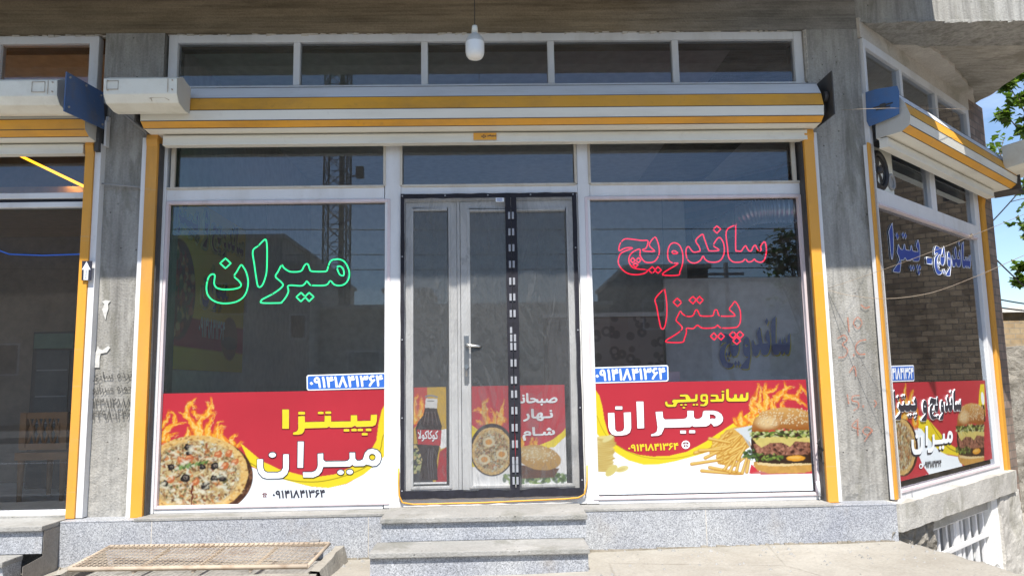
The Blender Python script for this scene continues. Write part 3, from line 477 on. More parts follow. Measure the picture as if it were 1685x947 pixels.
# the rooms behind the glass
m = MB(); m.box(-2.45, 2.8, .05, 6, .28, .315); m.box(-7, -2.62, .05, 6, .26, .30); m.build('floor', M['intfloor'], B)
m = MB()
m.add([(2.8, .02, .3), (5.0, 1.93, .3), (5.0, 6, .3), (2.8, 6, .3)], [(0, 1, 2, 3)]); m.build('floor', M['intfloor'], B)
m = MB(); m.box(-2.62, -2.44, .30, 6, .3, 4.2); m.build('party_wall', M['intwall'], B)
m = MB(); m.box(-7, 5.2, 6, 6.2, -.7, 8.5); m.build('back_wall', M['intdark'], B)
m = MB(); m.box(-2.44, 5.2, 4.6, 4.7, .3, 3.9); m.build('bounce_wall', M['intwall'], B)  # added pale wall, nearer than the back wall, to bounce light into the shop
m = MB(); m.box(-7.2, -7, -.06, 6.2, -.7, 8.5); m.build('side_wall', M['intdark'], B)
m = MB(); m.box(-7, 2.8, .31, 6, 3.90, 4.1); m.add([(2.8, .1, 3.80), (2.8, 6, 3.80), (5.0, 6, 3.80), (5.0, 1.95, 3.80)], [(0, 1, 2, 3)]); m.build('ceiling', M['ceiling'], B)

# ---- window frames: each window a part, its panes and beads sub-parts
def window(members, panes, name='shop_window', beads=(), bead_mat='bead', gm='glass'):
    m = MB()
    for b in members: m.box(*b)
    o = m.build(name, M['white'], B, bevel=.006)
    for (x0, x1, z0, z1) in panes:
        g = MB(); g.add([(x0, 0, z0), (x1, 0, z0), (x1, 0, z1), (x0, 0, z1)], [(0, 1, 2, 3)]); g.build('pane', M[gm], o)
    for (x0, x1, z0, z1) in beads:
        q = MB(); t = .020; y0, y1 = -.044, -.004
        q.box(x0-t, x0, y0, y1, z0-t, z1+t); q.box(x1, x1+t, y0, y1, z0-t, z1+t); q.box(x0, x1, y0, y1, z0-t, z0); q.box(x0, x1, y0, y1, z1, z1+t)
        q.build('bead', M[bead_mat], o, bevel=.003)
    return o
D0, D1 = -.034, .04
# left big window
window([(-2.425, -2.372, D0-.012, D1, .326, 3.40), (-2.372, -.79, D0, D1, .326, .358), (-2.372, -.79, D0, D1, 2.535, 2.63), (-.785, -.668, D0-.004, D1, .330, 3.40)],
       [(-2.352, -.775, .378, 2.515), (-2.372, -.785, 2.63, 3.40)], beads=[(-2.35, -.765, .378, 2.512)])
window([(2.302, 2.392, D0-.012, D1, .326, 3.40), (.722, 2.302, D0, D1, .326, .358), (.722, 2.302, D0, D1, 2.535, 2.63), (.632, .722, D0-.004, D1, .330, 3.40)],
       [(.70, 2.275, .375, 2.515), (.722, 2.302, 2.63, 3.40)], beads=[(.702, 2.272, .378, 2.512)])
window([(-.668, .632, D0, D1, 2.568, 2.63)], [(-.668, .632, 2.63, 3.40)], 'fanlight')
# narrow pale beads of the upper lights
m = MB()
for x in (-.789, -.668, .620, .722): m.box(x-.008, x+.010, D0-.012, D0+.01, 2.632, 3.3)
for x0, x1 in ((-2.37, -.79), (-.66, .62), (.73, 2.30)): m.box(x0, x1, D0-.012, D0+.01, 2.622, 2.637)
for x in (-2.33, 2.255): m.box(x-.014, x+.014, D0-.012, D0+.01, 2.637, 3.3)
m.build('upper_light_bead', M['rust_edge'], B)
# row of high windows
hx = [-2.335, -1.449, -.494, .46, 1.407, 2.318]
mem = [(-2.402, -2.335, D0, D1, 3.36, 3.812), (2.318, 2.386, D0, D1, 3.36, 3.812), (-2.335, 2.318, D0, D1, 3.748, 3.810), (-2.335, 2.318, D0, D1, 3.36, 3.41)]
for x in hx[1:-1]: mem.append((x-.025, x+.025, D0, D1, 3.41, 3.748))
window(mem, [(hx[i]+.01, hx[i+1]-.01, 3.41, 3.748) for i in range(5)], 'high_window', gm='highglass')
# left shop
mem = [(-2.985, -2.918, D0, D1, 3.36, 3.805), (-7, -2.985, D0, D1, 3.748, 3.805), (-3.69, -3.64, D0, D1, 3.36, 3.748)]
window(mem, [(-7, -2.985, 3.36, 3.748)], 'high_window')
zz = [at(60, y, 0).z for y in (845, 838, 343, 334, 330, 319)]
window([(-7, -2.93, D0, D1, zz[0], zz[1]), (-7, -2.93, D0, D1, zz[2], zz[3]), (-7, -2.93, D0, D1, zz[4]+.006, zz[5]), (-2.965, -2.93, D0, D1, zz[0], 3.40)],
       [(-7, -2.965, zz[1], zz[2]), (-7, -2.965, zz[5], 3.40)], 'shop_window')
m = MB(); m.box(-7, -2.97, -.02, .03, zz[3]+.004, zz[4]); m.build('dark_rail', M['blackcloth'], B)
m = MB(); m.box(-7, -2.93, -.08, .03, .325, zz[0]-.002); m.build('sill', M['tread'], B)

# ---- the white door
dr = None
m = MB(); Y0, Y1 = -.012, .05
m.box(-.668, -.640, Y0, Y1, .36, 2.566); m.box(.604, .632, Y0, Y1, .36, 2.566); m.box(-.64, .604, Y0, Y1, 2.515, 2.566); m.box(-.262, -.240, Y0, Y1, .40, 2.515); m.box(-.668, .632, Y0-.02, Y1, .332, .40)
dr = m.build('door', M['upvc'], B, bevel=.004)
def sash(x0, x1, z0, z1, gx0, gx1, gz0, gz1, y0, name):
    q = MB(); q.box(x0, gx0, y0, y0+.05, z0, z1); q.box(gx1, x1, y0, y0+.05, z0, z1); q.box(gx0, gx1, y0, y0+.05, gz1, z1); q.box(gx0, gx1, y0, y0+.05, z0, gz0)
    # bevelled glazing bead
    t = .018
    q.box(gx0-t, gx0, y0-.008, y0, gz0-t, gz1+t); q.box(gx1, gx1+t, y0-.008, y0, gz0-t, gz1+t); q.box(gx0, gx1, y0-.008, y0, gz0-t, gz0); q.box(gx0, gx1, y0-.008, y0, gz1, gz1+t)
    o = q.build(name, M['upvc'], dr, bevel=.004)
    return o
sash(-.638, -.264, .402, 2.512, -.584, -.328, .47, 2.45, -.004, 'fixed_sash')
sash(-.236, .602, .402, 2.512, -.170, .54, .47, 2.438, -.016, 'door_leaf')
for (x0, x1, z0, z1) in ((-.584, -.328, .47, 2.45), (-.17, .54, .47, 2.438)):
    g = MB(); g.add([(x0, .024, z0), (x1, .024, z0), (x1, .024, z1), (x0, .024, z1)], [(0, 1, 2, 3)]); g.build('pane', M['doorglass'], dr)
h = at(768, 568, -.03); q = MB()
q.box(h.x-.020, h.x+.016, -.026, -.016, h.z-.27, h.z+.07)
q.tube([(h.x, -.026, h.z+.0), (h.x, -.065, h.z), (h.x+.02, -.07, h.z-.004), (h.x+.085, -.066, h.z-.008), (h.x+.105, -.06, h.z-.01)], [.010, .010, .010, .009, .006], 8)
q.tube([(h.x-.002, -.03, h.z-.15), (h.x-.002, -.05, h.z-.15)], .016, 10); q.tube([(h.x-.003, -.028, h.z-.22), (h.x-.004, -.04, h.z-.14)], .008, 8)
q.build('handle', M['chrome'], dr)

# ---- the angled corner front
def cwin(members, panes, name):
    m = MB()
    for b in members: m.cbox(*b)
    o = m.build(name, M['white'], B, bevel=.005)
    for (s0, s1, z0, z1) in panes:
        g = MB(); g.add([CW(s0, 0, z0), CW(s1, 0, z0), CW(s1, 0, z1), CW(s0, 0, z1)], [(0, 1, 2, 3)]); g.build('pane', M['glass'], o)
    return o
cwin([(.0, .06, -.04, .034, .31, 3.30), (2.29, 2.42, -.04, .034, .27, 3.30), (.06, 2.29, -.04, .034, .31, .36), (.06, 2.29, -.04, .034, 2.46, 2.575), (1.19, 1.31, -.04, .030, 2.575, 3.30)],
     [(.06, 2.29, .36, 2.46), (.06, 1.19, 2.575, 3.3), (1.31, 2.29, 2.575, 3.3)], 'shop_window')
for (a, b2, c, d) in ((.06, 2.29, .362, .378), (.06, 2.29, 2.445, 2.459)):
    q = MB(); q.cbox(a, b2, -.004, .042, c, d); q.build('bead', M['bead'], B)
cwin([(.02, .06, -.04, .03, 3.30, 3.74), (2.33, 2.40, -.04, .03, 3.30, 3.74), (.06, 2.33, -.04, .03, 3.675, 3.742), (.71, .76, -.04, .03, 3.30, 3.675), (1.50, 1.56, -.04, .03, 3.30, 3.675)],
     [(.06, .71, 3.3, 3.675), (.76, 1.50, 3.3, 3.675), (1.56, 2.33, 3.3, 3.675)], 'high_window')
m = MB(); m.cbox(.0, 2.45, -.12, .022, 3.745, 3.90); m.build('plaster_band', M['plaster'], B)
# torn plaster patch under the soffit
pt = [(1446, 74), (1475, 75), (1506, 75), (1520, 80), (1531, 78), (1537, 84), (1546, 88), (1551, 96), (1560, 99), (1563, 106), (1571, 110), (1572, 118), (1581, 124), (1584, 131), (1592, 138), (1594, 146), (1602, 150), (1601, 158), (1604, 168), (1600, 190), (1560, 190), (1440, 80)]
pp = []
for px, py in pt:
    d = ray(px, py); p = CAM + d*((3.868-CAM.z)/d.z); pp.append(p)
m = MB(); m.prism(pp, (0, 0, .03)); m.build('plaster_patch', M['plaster'], B)
m = MB(); m.cbox(2.42, 2.92, -.25, .012, -.6, 3.88); m.build('brick_pier', M['brickpier'], B)
q = MB()
for k in range(52):
    z = .35+3.5*k/52; q.cbox(2.915, 2.935+rnd(0, .02), -.12, .0, z, z+.05)
q.build('toothed_brick_edge', M['brickpier'], B)
m = MB(); m.cbox(2.92, 3.4, -5.5, -.22, -.7, 8.4); m.build('return_wall', M['brickpier'], B)
# concrete sill, crumbling foundation, cellar window with white grille
def rough_block(name, s0, s1, o0, o1, z0, z1, mat, amp, n=26):
    m = MB(); 
    def pt(s, o, z): 
        p = CW(s, o, z); v = noise.noise_vector(p*7)*amp + noise.noise_vector(p*22)*amp*.4; return p+v
    nz = max(2, int(n*(z1-z0)/(s1-s0))+1)
    vs = [pt(s0+(s1-s0)*i/n, o1, z0+(z1-z0)*j/nz) for j in range(nz+1) for i in range(n+1)]
    m.add(vs, [(j*(n+1)+i, j*(n+1)+i+1, (j+1)*(n+1)+i+1, (j+1)*(n+1)+i) for j in range(nz) for i in range(n)], 0, False)
    no = 5
    for z, fl in ((z1, 1), (z0, 0)):
        vs = [pt(s0+(s1-s0)*i/n, o1+(o0-o1)*j/no, z) for j in range(no+1) for i in range(n+1)]
        m.add(vs, [(j*(n+1)+i, j*(n+1)+i+1, (j+1)*(n+1)+i+1, (j+1)*(n+1)+i) for j in range(no) for i in range(n)])
    for s in (s0, s1):
        vs = [pt(s, o1+(o0-o1)*j/no, z0+(z1-z0)*i/nz) for j in range(no+1) for i in range(nz+1)]
        m.add(vs, [(j*(nz+1)+i, j*(nz+1)+i+1, (j+1)*(nz+1)+i+1, (j+1)*(nz+1)+i) for j in range(no) for i in range(nz)])
    return m.build(name, mat, B)
rough_block('corner_sill', -.155, 2.50, -.05, .105, .13, .315, M['slab'], .006, 60)
rough_block('crumbled_foundation', -.20, .56, -.25, .05, -.65, .135, M['rubble'], .05, 34)
rough_block('foundation_block', 2.05, 2.62, -.25, .085, -.65, .135, M['slab'], .016, 22)
rough_block('cellar_lintel', .5, 2.1, -.2, .03, .035, .135, M['slab'], .004, 20)
m = MB(); m.cbox(1.88, 2.06, -.2, .06, -.6, .13); m.build('whitewashed_jamb', plain('whitewash', (.78, .78, .76), .9), B)
m = MB(); m.cbox(.5, 1.90, -.13, -.11, -.6, .1); m.build('cellar_panel', plain('grey_cellar_panel', (.36, .37, .385), .7), B)
m = MB()
for k in range(8):
    s = .62+1.22*k/7; m.cbox(s-.018, s+.018, -.03, .0, -.55, .055)
for z in (.04, -.175, -.42): m.cbox(.58, 1.88, -.004, .024, z-.016, z+.016)
m.cbox(.57, .61, -.05, .0, -.55, .06); m.cbox(1.16, 1.24, -.05, .004, -.55, .055)
m.build('cellar_window', M['white'], B, bevel=.003)
# joints of the granite slabs and the dirty seam at their foot
for x in (-2.30, -.86, 1.42):
    m = MB(); m.box(x-.0025, x+.0025, -.2212, -.215, .02, .306); m.build('slab_joint', M['plaster'], B)
m = MB()
for k in range(170):
    x = -2.9+5.62*k/170
    if -.80 < x < .56: continue
    a = rnd(.012, .03); h = rnd(.004, .016); z = gz(x)
    m.hexa([(x-a, -.222-rnd(.012, .03), z-.01), (x+a, -.222-rnd(.012, .03), z-.01), (x+a, -.215, z-.01), (x-a, -.215, z-.01), (x-a*.8, -.224, z+h), (x+a*.8, -.224, z+h*.7), (x+a, -.215, z+h), (x-a, -.215, z+h)])
m.build('dirt_seam', concrete('packed_dirt', (.17, .15, .12), (.30, .27, .22), (1, 1, 1)), None, 'structure')
gm = MB(); rg0 = random.Random(12)
for k in range(900):
    x = rg0.uniform(-2.9, 3.0); y = -.24-abs(rg0.gauss(0, .35)) if rg0.random() < .6 else rg0.uniform(-1.4, -.24)
    if -.82 < x < .6 and y > -.84: continue
    r = min(.02, rg0.expovariate(1/.004)+.002); z = pad_z(x, y)
    P = [Vector((x+r*rg0.uniform(.6, 1.2)*math.cos(a), y+r*rg0.uniform(.6, 1.2)*math.sin(a), z-.001)) for a in (0, 1.3, 2.5, 3.8, 5)]; tp = Vector((x, y, z+r*.9))
    gm.add(P+[tp], [(i, (i+1) % 5, 5) for i in range(5)])
gm.build('grit', M['tread'], None, 'stuff')

# ================================================================ ROLLER SHUTTERS
def FWm(a, off, z): return Vector((a, -off, z))          # main facade: along x, out towards the street
def wbox(m, fn, a0, a1, o0, o1, z0, z1, mi=0):
    m.hexa([fn(a0, o1, z0), fn(a1, o1, z0), fn(a1, o0, z0), fn(a0, o0, z0), fn(a0, o1, z1), fn(a1, o1, z1), fn(a1, o0, z1), fn(a0, o0, z1)], mi)
SMATS = [M['silver'], M['yellow'], M['cream'], M['dark'], M['boxgrey']]
def shutter(name, label, fn, a0, a1, dz, base, bands=(0, 1, 2, 1, 2), rail=None):
    t = thing('roller_shutter', label, 'roller shutter', base, 'rolled up shutters above the shop fronts')
    prof = [(.08, 3.336), (.20, 3.330), (.225, 3.315), (.29, 3.214), (.32, 3.115), (.31, 3.043), (.255, 3.008), (.07, 2.998)]
    mats = [0, 0, bands[0], bands[1], bands[2], bands[3], bands[4], 4]
    m = MB(); n = len(prof); N = 24
    for k in range(N):
        b0 = a0+(a1-a0)*k/N; b1 = a0+(a1-a0)*(k+1)/N
        for i in range(n):
            j = (i+1) % n
            w0 = .002*noise.noise(Vector((b0*1.7, i, dz))); w1 = .002*noise.noise(Vector((b1*1.7, i, dz)))
            wj0 = .002*noise.noise(Vector((b0*1.7, j, dz))); wj1 = .002*noise.noise(Vector((b1*1.7, j, dz)))
            m.add([fn(b0, prof[i][0], prof[i][1]+dz+w0), fn(b1, prof[i][0], prof[i][1]+dz+w1), fn(b1, prof[j][0], prof[j][1]+dz+wj1), fn(b0, prof[j][0], prof[j][1]+dz+wj0)], [(0, 1, 2, 3)], mats[i])
    for a in (a0, a1): 
        P = [fn(a, o, z+dz) for o, z in prof]; m.add(P, [tuple(range(n))], 4)
    m.build('housing', SMATS, t)
    m = MB()
    for (o, z) in (prof[2], prof[3], prof[4], prof[5], prof[6]):
        m.tube([fn(a0+.004, o-.001, z+dz), fn(a1-.004, o-.001, z+dz)], .0032, 6)
    m.build('seam', M['dark'], t)
    r0, r1 = rail or (a0+.09, a1-.06)
    m = MB(); wbox(m, fn, r0, r1, .085, .10, 2.985+dz, 3.03+dz, 0)
    m.build('curtain', M['cream'], t)
    m = MB(); wbox(m, fn, r0, r1, .09, .150, 2.925+dz, 2.992+dz); wbox(m, fn, r0, r1, .085, .156, 2.918+dz, 2.927+dz); wbox(m, fn, r0, r1, .1, .1535, 2.975+dz, 2.985+dz)
    m.build('bottom_rail', M['cream'], t, bevel=.003)
    return t
def guide(t, fn, a0, a1, w0, w1, z0, z1, o0=-.01, o1=.14):
    m = MB()
    pr = [(o1, z0), (o1, z1-.09), (o1+.012, z1-.04), (o1, z1), (o0, z1), (o0, z0)]
    m.prism([fn(a0, o, z) for o, z in pr], fn(a1, 0, 0)-fn(a0, 0, 0))
    g = m.build('guide_rail', M['yellowg'], t, bevel=.004)
    m = MB(); wbox(m, fn, w0, w1, o0, o1-.015, z0+.002, z1-.02)
    m.build('trim_strip', M['white'], g)
    m = MB(); d0, d1 = (a1, a1+.012) if w0 < a0 else (a0-.012, a0)
    wbox(m, fn, d0, d1, o0, o1-.03, z0+.004, z1-.06); m.build('brush_seal', M['dark'], g)
s1 = shutter('roller_shutter', 'long amber and cream striped shutter box above the pizza shop door', FWm, -2.455, 2.385, 0, (0, -.14, .31))
guide(s1, FWm, -2.485, -2.405, -2.520, -2.488, .318, 3.005); guide(s1, FWm, 2.302, 2.376, 2.379, 2.405, .32, 2.998)
m = MB(); m.box(2.444, 2.452, -.345, -.062, 3.04, 3.36); m.box(2.40, 2.444, -.22, -.16, 3.10, 3.24); m.tube([(2.41, -.26, 3.2), (2.44, -.26, 3.2)], .04, 10)
m.build('end_plate', M['dark'], s1)
m = MB(); m.box(-2.486, -2.478, -.335, -.062, 3.03, 3.36); m.build('end_plate', M['dark'], s1)
m = MB(); m.tube([(-2.52, -.20, 3.13), (-2.50, -.06, 2.99)], .012, 6); m.tube([(-2.53, -.30, 3.12), (-2.475, -.09, 3.03)], .014, 6); m.build('bracket', M['grey'], s1)
def cover(t, x0, x1, dz=0, tabs=()):
    pr = [(-.55, 3.255), (-.47, 3.297), (-.32, 3.276), (-.33, 3.085), (-.40, 3.078), (-.505, 3.098), (-.545, 3.148)]
    m = MB(); m.prism([(x0, y, z+dz) for y, z in pr], (x1-x0, 0, 0), ms=[0]*7)
    o = m.build('motor_cover', M['boxcream'], t, bevel=.006)
    m = MB(); m.add([(x1+.002, y, z+dz) for y, z in pr], [tuple(range(7))]); m.build('end_cap', M['boxgrey'], o)
    for xb in (x0+.03, x1-.03):
        for zb in (3.175, 3.24):
            m = MB(); m.tube([(xb, -.548, zb+dz), (xb, -.556, zb+dz)], .005, 8); m.build('screw', M['rust'], o)
    m = MB(); m.box(x1-.062, x1-.058, -.5525, -.5495, 3.158+dz, 3.252+dz); m.build('sheet_seam', M['rust'], o)
    for (hx0, hx1, hz0, hz1) in tabs:
        m = MB(); r = .0025; P = [(hx0, -.5515, hz0), (hx1, -.5515, hz0), (hx1, -.5515, hz1), (hx0, -.5515, hz1)]
        m.tube(P, r, 5, closed=True); m.build('hatch', M['rust'], o)
    return o
c = cover(s1, -2.60, -2.11, 0, [(-2.575, -2.50, 3.18, 3.238)])
m = MB(); m.tube([(-2.30, -.528, 3.123), (-2.275, -.528, 3.128), (-2.20, -.527, 3.128), (-2.17, -.52, 3.112)], .002, 5); m.tube([(-2.29, -.528, 3.125), (-2.285, -.518, 3.106)], .0025, 5); m.build('release_tab', M['rust'], c)
# maker's sticker on the bottom rail
m = MB(); p0 = at(779, 219, -.156); p1 = at(817, 230, -.156)
m.box(p0.x, p1.x, -.158, -.1562, p1.z, p0.z); st = m.build('maker_sticker', M['yellow'], s1)
m = MB(); cx = p0.x+.075; cz = (p0.z+p1.z)/2
for dx, dz in ((0, .008), (-.012, 0), (.012, 0), (0, -.008)): m.add([(cx+dx-.008, -.1585, cz+dz), (cx+dx, -.1585, cz+dz-.006), (cx+dx+.008, -.1585, cz+dz), (cx+dx, -.1585, cz+dz+.006)], [(0, 1, 2, 3)])
for k in range(7): x = cx+.028+k*.009; m.box(x, x+.006, -.159, -.158, cz+rnd(-.004, 0), cz+rnd(.002, .012))
m.build('lettering', M['ink_dark'], st)

s2 = shutter('roller_shutter', 'amber shutter box above the darker left shop beside the blue end plate, rolled up', FWm, -7, -2.835, -.055, (-4, -.14, .31), bands=(2, 2, 1, 1, 2), rail=(-7, -2.93))
guide(s2, FWm, -2.918, -2.857, -2.855, -2.812, .322, 2.965)
cover(s2, -3.5, -2.905, -.008, [(-3.07, -2.985, 3.165, 3.235)])
m = MB(); q = [atx(110, 118, -2.80), atx(170, 152, -2.80), atx(173, 213, -2.80), atx(106, 183, -2.80)]
m.prism(q, (-.008, 0, 0)); ep = m.build('end_plate', M['blue'], s2)
for u, v in ((.08, .1), (.08, .85), (.92, .12), (.92, .9), (.5, .08)):
    m = MB(); p = q[0].lerp(q[1], u).lerp(q[3].lerp(q[2], u), v); m.tube([p, p+Vector((.008, 0, 0))], .008, 8); m.build('bolt', M['grey'], ep)
m = MB(); m.box(-2.845, -2.815, -.16, -.05, 2.88, 3.25); m.build('bracket', M['dark'], s2)
m = MB(); m.box(-2.80, -2.785, -.12, -.07, 2.93, 3.12); m.box(-2.81, -2.79, -.09, -.06, 3.10, 3.16); m.build('bracket', M['white'], s2)
# flat stay from the blue plate down to the next guide
m = MB(); m.tube([at(180, 172, -.16), at(205, 188, -.14), at(243, 220, -.12)], .007, 6); m.build('stay_bar', M['grey'], s2)

s3 = shutter('roller_shutter', 'dusty amber shutter box along the angled corner window, with bright blue end plate', CW, .02, 2.64, -.065, tuple(CW(1.3, .1, .31)), rail=(.02, 2.50))
m = MB(); wbox(m, CW, -.040, .048, .022, .034, .325, 2.905); g_ = m.build('guide_rail', M['yellowg'], s3, bevel=.003)
m = MB(); wbox(m, CW, -.041, .040, -.004, .0215, .327, 2.89); m.build('trim_strip', M['white'], g_); guide(s3, CW, 2.43, 2.52, 2.52, 2.545, .30, 2.89, -.01, .06)
m = MB()
def endp(px, py):
    d = ray(px, py); q = CW(-.012, 0, 0); return CAM + d*((q-CAM).dot(CD)/d.dot(CD))
m.prism([endp(*q) for q in ((1424, 152), (1440, 147), (1476, 141), (1479, 150), (1479, 187), (1470, 192), (1430, 208), (1426, 200))], CD*.01); ep = m.build('end_plate', M['bluebright'], s3)
m = MB(); wbox(m, CW, -.02, -.013, .08, .22, 3.155, 3.163); wbox(m, CW, -.02, -.013, .10, .20, 3.135, 3.143); wbox(m, CW, -.022, -.013, .13, .17, 3.130, 3.172); m.build('slot', M['dark'], ep)
s0 = (chp(1654, 262, .32)-CP).dot(CD)
m = MB(); P = [(.30, 3.06), (.50, 3.09), (.56, 3.14), (.56, 3.26), (.48, 3.30), (.30, 3.28)]
m.prism([CW(s0, o, z) for o, z in P], CD*.5); m.build('motor_cover', M['boxcream'], s3, bevel=.005)
m = MB(); wbox(m, CW, 2.64, 2.655, .03, .34, 2.93, 3.26); wbox(m, CW, 2.655, 2.9, .05, .30, 2.93, 2.96); m.build('end_bracket', M['dark'], s3)

# ================================================================ STEPS
def steps(name, label, levels, base):
    """levels: (x0, x1, y_front, z_top, z_bottom)"""
    t = thing('entrance_steps', label, 'steps', base)
    for (x0, x1, yf, zt, zb, yb) in levels:
        m = MB(); m.box(x0, x1, yf, yb, zt-.032, zt); o = m.build('tread', M['tread'], t, bevel=.006)
        m = MB(); m.box(x0+.006, x1-.008, yf+.026, yb-.002, zb, zt-.033); m.build('riser', M['granite'], t)
    return t
a = at(626, 852, -.5); b2 = at(607, 911, -.80)
steps('entrance_steps', 'two grey granite steps in front of the white pizza shop door', [(-.742, .582, -.5, .338, .19, -.005), (-.765, .556, -.80, .190, -.05, -.48)], (-.1, -.4, .04))
lst = steps('entrance_steps', 'two granite steps of the dark left shop at the photo edge', [(-6, -2.908, -.42, .325, .15, -.02), (-6, -3.02, -.62, .150, -.05, -.41)], (-4.2, -.4, .0))
# dark rendered cheek of the left steps
m = MB(); m.prism([(-2.906, -.395, .29), (-2.906, -.10, .29), (-2.906, -.10, -.05), (-2.906, -.60, -.05), (-2.906, -.60, .115), (-2.906, -.395, .135)], (-.002, 0, 0))
m.build('cheek', concrete('rendered_cheek', (.24, .22, .195), (.38, .355, .32), (1, 1, 1)), lst)

# ================================================================ CELLAR GRATING
g = thing('wire_grating', 'rusty wire mesh grating in a pale frame on the ground below the pizza window', 'grating', (-1.9, -.5, .05))
def onz(px, py, z): 
    d = ray(px, py); return CAM + d*((z-CAM.z)/d.z)
def plane_pt(px, py):       # the grating lies tilted: 0.165 high at the wall, 0.12 at the front
    lo, hi = None, None
    p = onz(px, py, .14)
    for _ in range(8): p = onz(px, py, .12 + .045*(p.y+.75)/.5)
    return p
G4 = [plane_pt(113, 936), plane_pt(506, 931), plane_pt(542, 894), plane_pt(181, 899)]
for p in G4: p.z = max(p.z, .10)
def GP(u, v): return G4[0].lerp(G4[1], u).lerp(G4[3].lerp(G4[2], u), v)
m = MB()
for i in range(4): m.tube([G4[i], G4[(i+1) % 4]], .014, 4)
m.build('frame', M['rust'], g)
for u in (.27, .52, .76):
    m = MB(); m.tube([GP(u, 0)-Vector((0, 0, .02)), GP(u, 1)-Vector((0, 0, .02))], .012, 4); m.build('cross_bar', M['rust'], g)
m = MB()
for k in range(1, 44): 
    m.tube([GP(k/44, .0)+Vector((0, 0, .012)), GP(k/44+rnd(-.002, .002), .5)+Vector((0, 0, .006)), GP(k/44, 1.0)+Vector((0, 0, .012))], .0022, 4)
for k in range(1, 15): m.tube([GP(0, k/15)+Vector((0, 0, .010)), GP(.5, k/15)+Vector((0, 0, .004)), GP(1, k/15)+Vector((0, 0, .010))], .0022, 4)
m.build('wire_mesh', M['rust'], g)
m = MB(); p = GP(.93, 1.04); m.box(p.x-.03, p.x+.03, p.y-.02, p.y+.03, p.z-.01, p.z+.02); m.build('hinge', M['grey'], g)
# the concrete rim of the light well
m = MB(); 
def rim(p, q, w, h):
    d = (q-p); nrm = Vector((-d.y, d.x, 0)).normalized()*w; N = 14
    for k in range(N):
        a = p+d*(k/N); b = p+d*((k+1)/N); 
        j = lambda v: v + noise.noise_vector(v*9)*.012
        m.add([j(a+nrm*.5), j(b+nrm*.5), j(b-nrm*.5), j(a-nrm*.5), j(a+nrm*1.2-Vector((0, 0, h))), j(b+nrm*1.2-Vector((0, 0, h))), j(b-nrm*1.2-Vector((0, 0, h))), j(a-nrm*1.2-Vector((0, 0, h)))], [(0, 3, 2, 1), (0, 1, 5, 4), (2, 3, 7, 6)], 0, False)
dn = Vector((0, 0, -.022))
rim(G4[1]+Vector((.05, -.03, 0))+dn, G4[2]+Vector((.06, .05, 0))+dn, .055, .14)
rim(G4[0]+Vector((-.06, -.02, -.02))+dn, G4[1]+Vector((.06, -.02, -.02))+dn, .03, .12)
rim(G4[3]+Vector((-.05, .0, 0))+dn, G4[0]+Vector((-.05, -.05, 0))+dn, .05, .14)
m.build('light_well_rim', M['ground'], None, 'structure')
m = MB(); P = [GP(.02, .03), GP(.98, .03), GP(.98, .97), GP(.02, .97)]
m.add([Vector((p.x, p.y, .055)) for p in P], [(0, 1, 2, 3)]); m.build('light_well_floor', M['pillar'], None, 'structure')

